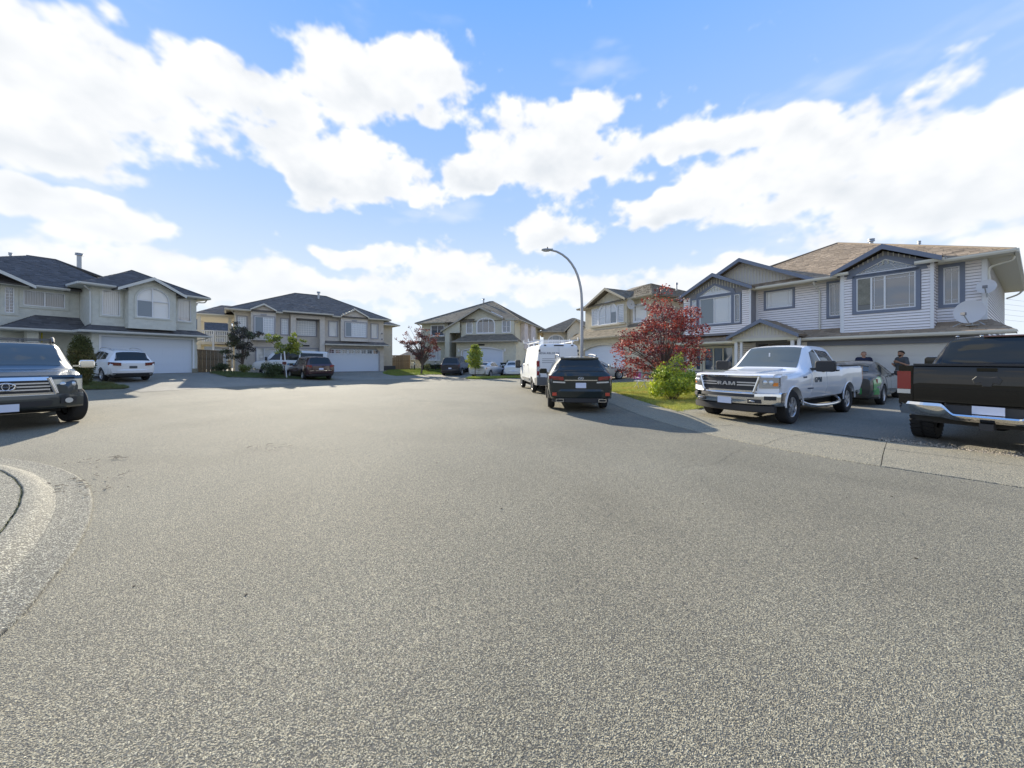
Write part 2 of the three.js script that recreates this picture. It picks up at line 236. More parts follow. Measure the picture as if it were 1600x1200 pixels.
// pavement along the right side: concrete slabs between the road and the drives
{
  const R = smoothLine([[13.2, -6], [8.9, 0.5], [6.1, 4.26], [5.0, 5.5], [4.2, 6.9], [3.75, 8.5], [3.55, 10.5], [3.52, 13], [3.55, 16], [3.75, 19], [4.4, 21.5], [6, 23.6]], 220);
  const walk = new THREE.Group(); walk.name = 'sidewalk'; walk.userData.kind = 'structure'; scene.add(walk);
  const dist = [0]; for (let i = 1; i < R.length; i++) dist.push(dist[i - 1] + Math.hypot(R[i][0] - R[i - 1][0], R[i][1] - R[i - 1][1]));
  const at = d => { let i = 1; while (i < R.length - 1 && dist[i] < d) i++; const t = clamp((d - dist[i - 1]) / (dist[i] - dist[i - 1])); return [mix(R[i - 1][0], R[i][0], t), mix(R[i - 1][1], R[i][1], t)]; };
  const RN = offsetLine(R, 1).map((p, i) => [p[0] - R[i][0], p[1] - R[i][1]]), nrm = d => { let i = 1; while (i < R.length - 1 && dist[i] < d) i++; const t = clamp((d - dist[i - 1]) / (dist[i] - dist[i - 1])); return [mix(RN[i - 1][0], RN[i][0], t), mix(RN[i - 1][1], RN[i][1], t)]; };
  const slab = (d0, d1, prof, name, m) => {
    const n = 7, pos = [], uv = [], idx = []; for (const [a, y] of prof) for (let k = 0; k < n; k++) { const d = mix(d0, d1, k / (n - 1)), p = at(d), q = nrm(d), x = p[0] + q[0] * a, z = p[1] + q[1] * a; pos.push(x, y + gh(x, z), -z); uv.push(x, z); }
    for (let k = 0; k < prof.length - 1; k++) for (let i = 0; i < n - 1; i++) { const a = k * n + i, b = a + 1, c = a + n, e = c + 1; idx.push(a, b, c, b, e, c); }
    const g = new THREE.BufferGeometry(); g.setAttribute('position', new THREE.Float32BufferAttribute(pos, 3)); g.setAttribute('uv', new THREE.Float32BufferAttribute(uv, 2)); g.setIndex(idx); g.computeVertexNormals(); mesh(name, g, m, walk);
  };
  const end = dist[dist.length - 1];
  let k = 0;
  for (let d = 0; d < end - 0.2; d += 1.52, k++) {
    const h = 0.003 * (hsh(k, 5, 5) - 0.5), w = 0.005, e = Math.min(d + 1.52, end);
    slab(d + w, e - w, [[0, -0.02], [0.004, 0.01], [0.3, 0.022], [0.42, 0.045], [0.62, 0.062 + h], [1.13, 0.07 + h], [1.13, 0.02]].map(([a, b]) => [-a, b]), 'kerb_slab', M.concrete);
    if (at(d)[1] < 10.2) slab(d + w, e - w, [[1.145, 0.02], [1.145, 0.07 - h], [2.1, 0.045 - h], [2.1, -0.02]].map(([a, b]) => [-a, b]), 'paving_slab', M.concrete);
  }
}
// lawns and planting beds
const LAWN_E = [[4.72, 10.15], [5.9, 11.2], [8.3, 13.4], [10.3, 16.4], [10.9, 19.2], [9.9, 21.2], [8.2, 22.6], [6.4, 22.4], [5.2, 20.8], [4.8, 18.5], [4.72, 14]];
const LAWN_C = [[-10.9, 33.8], [-8.6, 36.2], [-6.8, 37.6], [-8, 42.5], [-11.5, 43.5], [-13.2, 38.6], [-12.6, 35.2]];
const STRIP_C = [[-3.9, 29.9], [-2.9, 29.3], [-0.5, 30.6], [1.6, 31.3], [3.3, 32.4], [2.9, 33.6], [0.9, 33.2], [-1.7, 31.9], [-3.4, 31.2]];
const BED_B = [loc('B', -12.6, 8.2), loc('B', -9.8, 8.8), loc('B', -6.3, 8.2), loc('B', -5.8, 5), loc('B', -6.2, 0.4), loc('B', -12.4, 0.4), loc('B', -13.6, 4)];
const BED_A = [[-22.2, 16.9], [-20.6, 15.7], [-19.3, 16.2], [-18.5, 17.2], [-19.6, 17.9], [-21.8, 18.1]];
const wob = p => smoothLine([...p, p[0]], 60).slice(0, -1).map(([x, z], i) => [x + 0.12 * (vnoise(i * 0.9, x) - 0.5), z + 0.12 * (vnoise(i * 1.1, 40 + z) - 0.5)]);
setting('lawn', drape(LAWN_E, 0.4, 0.05), M.grass);
setting('lawn', drape(wob(LAWN_C), 0.4, 0.03), M.grass);
setting('lawn', drape(wob(STRIP_C), 0.4, 0.03), M.grass);
setting('planting_bed', drape(wob(BED_B), 0.5, 0.025), M.soil);
setting('planting_bed', drape(wob(BED_A), 0.4, 0.025), M.soil);
setting('planting_bed', drape(wob(strip('C', -10.4, -7, 0.1, 1.3)), 0.4, 0.025), M.soil);
setting('lawn', drape(strip('B', 2.2, 9, -4, 3), 0.5, 0.02), M.grass);
setting('yard', drape(strip('B', -24, -12.6, -14, 0.5), 1, 0.02), M.soil);
setting('yard', drape([[-13.6, 43.8], [-9.5, 44.6], [-9, 58], [-20, 58]], 1, 0.02), M.soil);
// sets one grass clump, many times over
function clumpGeo(seed, n, h) { const r = rng(seed), pos = []; for (let i = 0; i < n; i++) { const a = r() * 6.28, b = r() * 6.28, l = h * (0.6 + 0.6 * r()), w = 0.006, x = (r() - 0.5) * 0.06, z = (r() - 0.5) * 0.06, cx = Math.cos(a) * w, cz = Math.sin(a) * w, lx = Math.cos(b) * l * 0.5, lz = Math.sin(b) * l * 0.5; pos.push(x - cx, 0, z - cz, x + cx, 0, z + cz, x + lx, l, z + lz); } const g = new THREE.BufferGeometry(); g.setAttribute('position', new THREE.Float32BufferAttribute(pos, 3)); g.computeVertexNormals(); return g; }
function inside(p, poly) { let c = false; for (let i = 0, j = poly.length - 1; i < poly.length; j = i++) { const a = poly[i], b = poly[j]; if ((a[1] > p[1]) !== (b[1] > p[1]) && p[0] < (b[0] - a[0]) * (p[1] - a[1]) / (b[1] - a[1]) + a[0]) c = !c; } return c; }
function grassOn(poly, n, h, tone, seed, label) {
  const m = phys([1, 1, 1], { roughness: 1, transmission: 0.3, thickness: 0, side: THREE.DoubleSide }), im = new THREE.InstancedMesh(clumpGeo(seed, 9, h), m, n), r = rng(seed), xs = poly.map(p => p[0]), zs = poly.map(p => p[1]), x0 = Math.min(...xs), x1 = Math.max(...xs), z0 = Math.min(...zs), z1 = Math.max(...zs), m4 = new THREE.Matrix4(), q = new THREE.Quaternion(), c = new THREE.Color();
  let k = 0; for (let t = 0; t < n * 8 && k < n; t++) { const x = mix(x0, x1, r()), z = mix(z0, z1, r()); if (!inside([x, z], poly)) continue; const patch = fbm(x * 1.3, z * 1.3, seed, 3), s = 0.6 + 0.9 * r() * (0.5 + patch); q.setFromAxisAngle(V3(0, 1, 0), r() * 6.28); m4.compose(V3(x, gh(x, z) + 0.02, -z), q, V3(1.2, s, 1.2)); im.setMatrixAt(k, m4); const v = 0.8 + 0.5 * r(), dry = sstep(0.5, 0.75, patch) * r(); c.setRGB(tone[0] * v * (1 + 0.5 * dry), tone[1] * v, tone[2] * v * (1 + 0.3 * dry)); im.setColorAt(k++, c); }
  im.count = k; im.name = unique('grass'); im.userData = { kind: 'stuff', label, category: 'grass' }; im.castShadow = im.receiveShadow = true; scene.add(im);
}
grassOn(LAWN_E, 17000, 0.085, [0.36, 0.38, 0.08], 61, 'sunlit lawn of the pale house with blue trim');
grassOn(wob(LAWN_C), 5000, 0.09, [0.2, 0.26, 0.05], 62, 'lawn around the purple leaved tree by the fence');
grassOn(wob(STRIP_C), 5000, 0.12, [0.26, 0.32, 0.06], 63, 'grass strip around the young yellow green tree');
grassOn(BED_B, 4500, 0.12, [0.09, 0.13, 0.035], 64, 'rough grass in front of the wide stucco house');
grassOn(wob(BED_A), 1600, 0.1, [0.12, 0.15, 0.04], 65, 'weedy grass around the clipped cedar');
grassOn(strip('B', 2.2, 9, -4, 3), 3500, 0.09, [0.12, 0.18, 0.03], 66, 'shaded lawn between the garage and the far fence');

// hairline cracks in the old surfaces, and loose gravel at the edge of the right hand drive
{
  const crack = (pts, seed, w = 0.006) => { const L = smoothLine(pts, 70).map(([x, z], i) => [x + 0.05 * (vnoise(i * 0.5, seed) - 0.5), z + 0.05 * (vnoise(i * 0.5, seed + 9) - 0.5)]), A = offsetLine(L, w), pos = [], idx = []; L.forEach((p, i) => { const t = 0.3 + vnoise(i * 0.7, seed + 3), q = [mix(p[0], A[i][0], t), mix(p[1], A[i][1], t)]; pos.push(p[0], gh(...p) + 0.0045, -p[1], q[0], gh(...q) + 0.0045, -q[1]); if (i) { const k = i * 2; idx.push(k - 2, k - 1, k, k - 1, k + 1, k); } }); const g = new THREE.BufferGeometry(); g.setAttribute('position', new THREE.Float32BufferAttribute(pos, 3)); g.setIndex(idx); g.computeVertexNormals(); setting('road_crack', uvm(g), std([0.035, 0.033, 0.03], { side: THREE.DoubleSide })); };
  crack([[2.4, 5.1], [3.0, 5.3], [3.5, 5.75], [3.9, 6.1]], 3); crack([[-3.4, 6.1], [-4.6, 6.5], [-6.2, 6.4], [-8.4, 6.9]], 5); crack([[-21, 17.6], [-18, 18.6], [-15.2, 19.6], [-12.6, 20.4]], 8, 0.03); crack([[-12.6, 20.6], [-8, 23.4], [-5.5, 27.5]], 11, 0.03);
  const r = rng(77), im = new THREE.InstancedMesh(new THREE.IcosahedronGeometry(1, 0), std([1, 1, 1]), 1500), m4 = new THREE.Matrix4(), q = new THREE.Quaternion(), c = new THREE.Color(); for (let i = 0; i < 1500; i++) { const t = r(), d = (r() - 0.35) * 0.9 * r(), x = mix(6.9, 8.9, t) + d * 0.8, z = mix(6.75, 4.0, t) + d * 0.6, s = 0.006 + 0.012 * r() * r(); q.setFromAxisAngle(V3(r(), r(), r()).normalize(), r() * 6); m4.compose(V3(x, gh(x, z) + 0.045, -z), q, V3(s, s * 0.7, s * 1.2)); im.setMatrixAt(i, m4); const k = 0.16 + 0.3 * r(); im.setColorAt(i, c.setRGB(k * 1.1, k * 0.95, k * 0.75)); } im.name = 'gravel'; im.userData = { kind: 'stuff', label: 'loose gravel at the edge of the right drive', category: 'gravel' }; im.castShadow = im.receiveShadow = true; scene.add(im);
}

// ---------------------------------------------------------------- houses: own axes are x to the right along the front, y up from the floor, z towards the street
function house(k, label, category = 'house') { const f = FR[k]; return thing('house', label, category, f.x, f.floor, f.Z, Math.atan2(f.dz, f.dx)); }
const wall = (H, pts, holes, z, m, t = 0.22, name = 'wall') => mesh(name, plate(pts, holes, t, z), m, H);
function extrudeX(prof, x0, x1) { const g = new THREE.ExtrudeGeometry(new THREE.Shape(prof.map(p => new THREE.Vector2(...p))), { depth: x1 - x0, bevelEnabled: false }); g.rotateY(Math.PI / 2); g.scale(1, 1, -1); const i = g.index; const q = plain(g); /* mirrored: turn faces round */ const p = q.attributes.position; for (let t = 0; t < p.count; t += 3) { const a = [p.getX(t + 1), p.getY(t + 1), p.getZ(t + 1)], b = [p.getX(t + 2), p.getY(t + 2), p.getZ(t + 2)]; p.setXYZ(t + 1, ...b); p.setXYZ(t + 2, ...a); } q.computeVertexNormals(); q.translate(x0, 0, 0); return uvm(q); }
const gutter = (H, x0, x1, y, z, m = M.gutter) => mesh('gutter', extrudeX([[z - 0.06, y - 0.11], [z + 0.04, y - 0.11], [z + 0.075, y - 0.05], [z + 0.08, y + 0.015], [z - 0.06, y + 0.015]], x0, x1), m, H);
function gutterZ(H, x, y, z0, z1, m = M.gutter) { return mesh('gutter', bx(x - 0.06, x + 0.06, y - 0.11, y + 0.015, z0, z1), m, H); }
const downpipe = (H, pts, m = M.gutter) => mesh('downpipe', mg([tube(pts, 0.042, 8, pts.length * 5)]), m, H);
function roofPoly(pts, t) { // solid slab under a flat roof face
  const P = pts.map(p => V3(...p)), pos = [], n = P.length, dn = P.map(p => p.clone().setY(p.y - t)), tri = (a, b, c) => pos.push(a.x, a.y, a.z, b.x, b.y, b.z, c.x, c.y, c.z);
  for (let i = 1; i < n - 1; i++) { tri(P[0], P[i], P[i + 1]); tri(dn[0], dn[i + 1], dn[i]); }
  for (let i = 0; i < n; i++) { const j = (i + 1) % n; tri(P[i], dn[i], dn[j]); tri(P[i], dn[j], P[j]); }
  const g = new THREE.BufferGeometry(); g.setAttribute('position', new THREE.Float32BufferAttribute(pos, 3)); g.computeVertexNormals(); return uvm(g);
}
function shinglesOn(pts, tone, r, pos, col, size) {
  const P = pts.map(p => V3(...p)), e1 = P[1].clone().sub(P[0]).normalize(); let n = e1.clone().cross(P[2].clone().sub(P[0])).normalize(); if (n.y < 0) n.negate(); const e2 = n.clone().cross(e1); if (e2.y < 0) e2.negate();
  const Q = P.map(p => { const d = p.clone().sub(P[0]); return [d.dot(e1), d.dot(e2)]; }), top = Math.max(...Q.map(q => q[1]));
  const span = b => { let lo = 1e9, hi = -1e9; for (let i = 0; i < Q.length; i++) { const a = Q[i], c = Q[(i + 1) % Q.length]; if ((a[1] <= b && c[1] >= b) || (a[1] >= b && c[1] <= b)) { if (Math.abs(a[1] - c[1]) < 1e-6) { lo = Math.min(lo, a[0], c[0]); hi = Math.max(hi, a[0], c[0]); continue; } const t = (b - a[1]) / (c[1] - a[1]), x = a[0] + (c[0] - a[0]) * t; lo = Math.min(lo, x); hi = Math.max(hi, x); } } return [lo, hi]; };
  const ex = size || 0.15, at = (a, b, h) => { const v = P[0].clone().addScaledVector(e1, a).addScaledVector(e2, b).addScaledVector(n, h); return [v.x, v.y, v.z]; };
  for (let b = 0; b < top - 0.02; b += ex) {
    const b2 = Math.min(b + ex, top - 0.001), [l0, h0] = span(b + 0.001), [l1, h1] = span(b2); if (h0 - l0 < 0.05) continue;
    let a = Math.min(l0, l1) - r() * 0.3; const A1 = Math.max(h0, h1);
    while (a < A1) {
      const w = 0.17 + 0.2 * r(), c = a + w, q = x => clamp(x, l0, h0), s = x => clamp(x, l1, h1), g = 0.006;
      const k = 0.78 + 0.5 * r() * r() + (r() < 0.1 ? -0.22 : 0), u = 0.012 + 0.012 * r();
      if (q(c) - q(a) > 0.01 || s(c) - s(a) > 0.01) {
        const p0 = at(q(a + g), b - 0.02, u), p1 = at(q(c - g), b - 0.02, u), p2 = at(s(c - g), b2, 0.004), p3 = at(s(a + g), b2, 0.004), d0 = at(q(a + g), b - 0.02, -0.002), d1 = at(q(c - g), b - 0.02, -0.002);
        pos.push(...p0, ...p1, ...p2, ...p0, ...p2, ...p3, ...d0, ...d1, ...p1, ...d0, ...p1, ...p0);
        for (let t = 0; t < 12; t++) col.push(tone[0] * k, tone[1] * k, tone[2] * k);
      }
      a = c;
    }
  }
}
const M_shingle = new THREE.MeshStandardMaterial({ vertexColors: true, roughness: 0.92, side: THREE.DoubleSide });
function roof(H, faces, tone, deck, seed = 1, size) {
  const R = mesh('roof', mg(faces.map(f => roofPoly(f, 0.1))), deck, H), r = rng(seed), pos = [], col = [];
  for (const f of faces) shinglesOn(f, tone, r, pos, col, size);
  const g = new THREE.BufferGeometry(); g.setAttribute('position', new THREE.Float32BufferAttribute(pos, 3)); g.setAttribute('color', new THREE.Float32BufferAttribute(col, 3)); g.computeVertexNormals();
  const s = mesh('shingles', g, M_shingle, R); s.userData.kind = 'stuff';
  return R;
}
// a hip roof over a rectangle; ridge at height yR between (rx0) and (rx1) at depth rz
const hip = (x0, x1, z0, z1, yE, rx0, rx1, rz, yR) => [
  [[x0, yE, z1], [x1, yE, z1], [rx1, yR, rz], [rx0, yR, rz]], [[x1, yE, z1], [x1, yE, z0], [rx1, yR, rz]], [[x1, yE, z0], [x0, yE, z0], [rx0, yR, rz], [rx1, yR, rz]], [[x0, yE, z0], [x0, yE, z1], [rx0, yR, rz]]].map(f => f.filter((p, i) => !(i > 0 && p[0] === f[i - 1][0] && p[1] === f[i - 1][1] && p[2] === f[i - 1][2])));
const ridgeCap = (R, pts, m) => { for (let i = 0; i < pts.length - 1; i++) mesh('ridge_cap', bar(pts[i], pts[i + 1], 0.05, 6), m, R); };
function gableFaces(x0, yL, ax, yA, x1, yR, zF, zB) { return [[[x0, yL, zF], [x0, yL, zB], [ax, yA, zB], [ax, yA, zF]], [[x1, yR, zB], [x1, yR, zF], [ax, yA, zF], [ax, yA, zB]]]; }
function barge(H, x0, yL, ax, yA, x1, yR, z, m, h = 0.22) { // two boards up the slopes of a gable
  mesh('bargeboard', plate([[x0, yL - h + 0.05], [ax, yA - h + 0.02], [ax, yA + 0.02], [x0, yL + 0.02]], [], 0.045, z + 0.045), m, H);
  mesh('bargeboard', plate([[ax, yA - h + 0.02], [x1, yR - h + 0.05], [x1, yR + 0.02], [ax, yA + 0.02]], [], 0.045, z + 0.045), m, H);
}
const soffit = (H, x0, x1, y, z0, z1, m = M.soffit) => mesh('soffit', bx(x0, x1, y - 0.03, y, z0, z1), m, H);
function outline(w, d = 0) { const { x0, x1, y0, y1, arch, peak } = w; if (arch) return archPts(x0 + d, x1 - d, y0 + d, arch, y1 - d); if (peak) { const [px, l, rr] = peak; return [[x0 + d * 2.4, y0 + d], [x1 - d * 2.4, y0 + d], [x1 - d * 1.6, Math.max(rr - d * 1.5, y0 + d + 0.01)], [px, y1 - d * 1.2], [x0 + d * 1.6, Math.max(l - d * 1.5, y0 + d + 0.01)]]; } return rect(x0 + d, x1 - d, y0 + d, y1 - d); }
function win(H, w, z, o = {}) {
  const G = part('window', H), fm = o.frame || M.white, fw = o.fw || 0.05, tw = o.tw ?? 0.1;
  if (tw) mesh('trim', plate(outline(w, -tw), [outline(w, 0.005)], 0.05, z + 0.045), o.trim || M.cream, G);
  const F = [plate(outline(w, 0.002), [outline(w, fw)], 0.07, z + (o.proud ?? 0.02))], yTop = w.arch || w.y1, zf = z + (o.proud ?? 0.02) - 0.008;
  for (const s of o.mull || []) { const x = mix(w.x0, w.x1, s); F.push(bx(x - 0.03, x + 0.03, w.y0 + fw, w.arch ? w.arch + (w.y1 - w.arch) * Math.sqrt(Math.max(0, 1 - (2 * s - 1) ** 2)) - 0.03 : w.y1 - fw, zf - 0.05, zf)); }
  if (w.arch && !o.open) F.push(bx(w.x0 + fw, w.x1 - fw, w.arch - 0.03, w.arch + 0.03, zf - 0.05, zf - 0.002));
  mesh('frame', mg(F), fm, G);
  const zp = z - 0.035;
  if (o.grid) { const [nx, ny] = o.grid, L = [], gx0 = mix(w.x0, w.x1, (o.gx || [0, 1])[0]), gx1 = mix(w.x0, w.x1, (o.gx || [0, 1])[1]); for (let i = 1; i < nx; i++) { const x = mix(gx0, gx1, i / nx); L.push(bx(x - 0.012, x + 0.012, w.y0 + fw, yTop - fw, zp, zp + 0.016)); } for (let j = 1; j < ny; j++) { const y = mix(w.y0, yTop, j / ny); L.push(bx(gx0, gx1, y - 0.012, y + 0.012, zp + 0.002, zp + 0.019)); } mesh('muntin', mg(L), fm, G); }
  for (const l of o.lines || []) mesh('muntin', bx(l[0], l[1], l[2], l[3], zp, zp + 0.02), fm, G);
  if (o.look === 'blind' || o.look === 'greyBlind') {
    mesh('pane', plate(outline(w, fw - 0.01), [], 0.006, zp), M.clear, G);
    const S = [], n = Math.max(3, Math.round((w.x1 - w.x0) / 0.1)); for (let i = 0; i < n; i++) { const x = mix(w.x0 + fw, w.x1 - fw, (i + 0.5) / n), hw = (w.x1 - w.x0) / n * 0.47, g = bx(-hw, hw, w.y0 + fw * 0.5, w.y1 - fw * 0.4, -0.004, 0.004); g.rotateY(0.35); g.translate(x, 0, zp - 0.07); S.push(g); }
    if (w.arch) mesh('blind', plate(outline(w, fw * 0.3), [], 0.01, zp - 0.06), M[o.look], G); else mesh('blind', mg(S), M[o.look], G);
    mesh('backing', plate(outline(w, 0.004), [], 0.02, zp - 0.14), M.roomWall, G);
  } else mesh('pane', plate(outline(w, fw - 0.01), [], 0.012, zp), o.look === 'pale' ? M.paleGlass : M.glass, G);
  if (o.darkLeaf) { const [a, b] = o.darkLeaf; mesh('insect_screen', bx(mix(w.x0, w.x1, a) + 0.02, mix(w.x0, w.x1, b) - 0.02, w.y0 + fw, yTop - fw, zp + 0.024, zp + 0.03), std([0.26, 0.29, 0.31], { roughness: 0.6 }), G); }
  return G;
}
function garageDoor(H, x0, x1, y0, y1, z, rows, cols, m, o = {}) {
  const G = part('garage_door', H); mesh('backing', bx(x0, x1, y0, y1, z - 0.08, z - 0.05), m, G);
  const dx = (x1 - x0) / cols, dy = (y1 - y0) / rows, rel = [bx(x0, x1, -dy / 2 + 0.004, dy / 2 - 0.004, -0.05, -0.018)]; for (let i = 0; i < cols; i++) { const c = x0 + (i + 0.5) * dx; rel.push(bx(c - dx / 2 + 0.08, c + dx / 2 - 0.08, -dy / 2 + 0.09, dy / 2 - 0.09, -0.02, -0.0145)); }
  const geo = mg(rel); for (let j = 0; j < rows; j++) { if (o.lights && j === rows - 1) continue; const p = mesh('panel', geo, m, G); p.position.set(0, y0 + (j + 0.5) * dy, z); }
  if (o.lights) for (let i = 0; i < cols; i++) { const X = x0 + (i + 0.5) * dx, Y = y1 - dy / 2; mesh('panel', plate(rect(X - dx / 2 + 0.004, X + dx / 2 - 0.004, Y - dy / 2 + 0.004, Y + dy / 2 - 0.004), [rect(X - dx * 0.36, X + dx * 0.36, Y - dy * 0.26, Y + dy * 0.3)], 0.03, z - 0.02), m, G); mesh('pane', bx(X - dx * 0.36, X + dx * 0.36, Y - dy * 0.26, Y + dy * 0.3, z - 0.045, z - 0.04), M.glass, G); mesh('muntin', mg([bx(X - 0.015, X + 0.015, Y - dy * 0.26, Y + dy * 0.3, z - 0.038, z - 0.025), bx(X - dx * 0.36, X + dx * 0.36, Y + 0.01, Y + 0.035, z - 0.037, z - 0.024)]), m, G); }
  return G;
}
function vent(H, x, y, z, h, r, name = 'chimney_flue') { const f = mesh(name, mg([cyl(r, r, h, 14).translate(x, y + h / 2, z)]), M.galv, H); mesh('cap', mg([cyl(r * 1.7, r * 1.7, 0.05, 14).translate(x, y + h + 0.1, z), cyl(r * 1.5, r * 1.8, 0.07, 14).translate(x, y + h + 0.02, z), cyl(r * 0.8, r * 0.8, 0.12, 10).translate(x, y + h + 0.05, z)]), M.galv, f); return f; }
const box = (H, name, a, m) => mesh(name, bx(...a), m, H);
const holes = l => l.map(w => outline(w));
const W = (x0, x1, y0, y1, o = {}) => ({ x0, x1, y0, y1, ...o });

function segPts(x0, x1, y0, ys, yt, n = 12) { const p = [[x0, y0], [x1, y0]]; for (let i = 0; i <= n; i++) { const t = i / n; p.push([mix(x1, x0, t), ys + (yt - ys) * 4 * t * (1 - t)]); } return p; }

// ---- the dark roofed stucco house at the left
{
  const H = house('A', 'grey stucco house with dark shingle roof and white garage door behind white crossover');
  const S = stucco([0.69, 0.69, 0.61]), deck = std([0.1, 0.098, 0.098]), tone = [0.12, 0.115, 0.115], gt = std([0.60, 0.60, 0.56], { roughness: 0.45 });
  const wL = W(-4.78, -3.96, 3.73, 5.33), wR = W(-1.11, -0.32, 3.73, 5.33), wA = W(-3.42, -1.76, 3.75, 5.72, { arch: 4.85 });
  wall(H, rect(-5.2, 0, 2.6, 5.5), holes([wL, wR]), 0, S);
  wall(H, [[-3.78, 2.98], [-1.42, 2.98], [-1.42, 5.75], [-2.68, 6.3], [-3.78, 5.75]], holes([wA]), 0.64, S, 0.63);
  win(H, wL, 0, { look: 'blind', trim: S }); win(H, wR, 0, { look: 'blind', trim: S }); win(H, wA, 0.64, { look: 'blind', mull: [0.47], trim: S, darkLeaf: [0.02, 0.46] });
  wall(H, [[-5.2, -0.3], [-4.8, -0.3], [-4.8, 2.42], [-0.24, 2.42], [-0.24, -0.3], [0, -0.3], [0, 2.68], [-5.2, 2.68]], [], 0.02, S, 0.3);
  mesh('door_trim', plate([[-4.9, 0], [-4.8, 0], [-4.8, 2.42], [-0.24, 2.42], [-0.24, 0], [-0.14, 0], [-0.14, 2.52], [-4.9, 2.52]], [], 0.04, 0.06), M.white, H);
  garageDoor(H, -4.8, -0.24, 0.02, 2.42, -0.1, 4, 8, M.door);
  box(H, 'wall', [-0.22, -0.002, -0.3, 5.5, -9, -0.23], S); box(H, 'wall', [-5.2, -4.98, -0.3, 5.5, -9, -0.23], S); box(H, 'wall', [-5, -0.2, -0.3, 5.5, -9.2, -9], S);
  // main part, set back
  const wM = W(-7.35, -5.78, 4.12, 5.02), wS = W(-7.98, -7.64, 3.62, 5.08);
  wall(H, rect(-14, -5.21, -0.3, 5.25), holes([wM, wS, W(-7.9, -7.0, 0.9, 2.2)]), -2, S);
  win(H, wM, -2, { look: 'greyBlind', mull: [0.5], trim: S, tw: 0.14 }); win(H, wS, -2, { look: 'glass', grid: [2, 8], trim: S, tw: 0.14 });
  win(H, W(-7.9, -7.0, 0.9, 2.2), -2, { look: 'glass', trim: S, mull: [0.5] });
  mesh('downpipe', bar([-6.75, 0.2, -1.6], [-6.75, 2.55, -1.6], 0.035), std([0.6, 0.5, 0.05]), H);
  box(H, 'porch_wall', [-7.4, -7.0, -0.3, 2.6, -1.5, -0.9], S); box(H, 'wall', [-14.2, -14.0, -0.3, 5.25, -10, -2.2], S);
  // roofs
  const faces = [...hip(-5.8, 0.61, -10, 0.5, 5.55, -2.6, -2.6, -2.7, 7.26).slice(0, 1).map(() => [[-5.8, 5.55, 0.5], [0.61, 5.55, 0.5], [-2.6, 7.26, -2.7]]), [[0.61, 5.55, 0.5], [0.61, 5.55, -10], [-2.6, 7.26, -10], [-2.6, 7.26, -2.7]], [[-5.8, 5.55, -10], [-5.8, 5.55, 0.5], [-2.6, 7.26, -2.7], [-2.6, 7.26, -10]],
    ...gableFaces(-4.36, 5.42, -2.68, 6.39, -0.96, 5.42, 1.0, -1.6),
    [[-12.4, 5.28, -1.5], [-2.5, 5.28, -1.5], [-5.3, 7.75, -6], [-6.5, 7.72, -6]], [[-12.4, 5.28, -10.4], [-12.4, 5.28, -1.5], [-6.5, 7.72, -6]], [[-1.2, 5.28, -1.5], [-1.2, 5.28, -10.4], [-5.3, 7.75, -6]], [[-1.2, 5.28, -10.4], [-12.4, 5.28, -10.4], [-6.5, 7.72, -6], [-5.3, 7.75, -6]],
    ...gableFaces(-11.4, 5.2, -9.2, 6.35, -7.05, 5.2, -1.1, -5),
    [[-5.75, 2.72, 0.62], [0.58, 2.72, 0.62], [0.05, 3.1, -0.02], [-5.25, 3.1, -0.02]], [[0.58, 2.72, 0.62], [0.58, 2.72, -0.3], [0.05, 3.1, -0.02]],
    [[-8.35, 2.7, -0.45], [-5.2, 2.7, -0.45], [-5.2, 3.6, -2], [-6.9, 3.6, -2]], [[-8.35, 2.7, -2], [-8.35, 2.7, -0.45], [-6.9, 3.6, -2]], [[-5.75, 2.72, -0.4], [-5.75, 2.72, 0.62], [-5.22, 3.12, 0], [-5.22, 3.12, -0.4]]];
  const R = roof(H, faces, tone, deck, 21); ridgeCap(R, [[-2.6, 7.28, -10], [-2.6, 7.28, -2.7], [0.61, 5.57, 0.5]], deck); ridgeCap(R, [[-6.5, 7.74, -6], [-5.3, 7.77, -6], [-1.2, 5.3, -1.5]], deck);
  barge(H, -4.36, 5.42, -2.68, 6.39, -0.96, 5.42, 0.98, gt, 0.2); barge(H, -11.4, 5.2, -9.2, 6.35, -7.05, 5.2, -1.12, gt, 0.2);
  gutter(H, -5.82, -4.3, 5.56, 0.52, gt); gutter(H, -1.0, 0.64, 5.56, 0.52, gt); gutter(H, -7.0, -5.7, 5.29, -1.48, gt); gutterZ(H, -5.82, 5.56, -1.5, 0.5, gt); gutterZ(H, 0.63, 5.56, -10, 0.5, gt); gutter(H, -5.8, 0.62, 2.72, 0.64, gt); gutter(H, -8.4, -5.7, 2.7, -0.43, gt); gutterZ(H, -5.8, 2.72, -0.45, 0.6, gt);
  soffit(H, -5.8, -3.8, 5.46, 0.01, 0.48, S); soffit(H, -1.4, 0.6, 5.46, 0.01, 0.48, S); soffit(H, -5.8, -5.21, 5.45, -2, 0.01, S); soffit(H, -5.78, 0.58, 2.64, 0.03, 0.6, S); soffit(H, -8.3, -5.22, 2.6, -1.98, -0.46, S); soffit(H, 0.002, 0.6, 5.45, -9, 0, S); soffit(H, -12.4, -5.9, 5.19, -1.98, -1.5, S);
  downpipe(H, [[-5.62, 5.42, 0.42], [-5.5, 5.3, 0.3], [-5.28, 5.16, 0.08], [-5.26, 4.9, 0.06], [-5.26, 3.2, 0.06]], gt); downpipe(H, [[0.5, 5.42, 0.3], [0.45, 5.25, 0.1], [0.1, 5.18, -0.1], [0.05, 5.0, -0.1]], gt); downpipe(H, [[0.5, 2.6, 0.5], [0.4, 2.5, 0.2], [0.06, 2.35, -0.1], [0.05, 1.2, -0.1], [0.05, 0.1, -0.1]], gt);
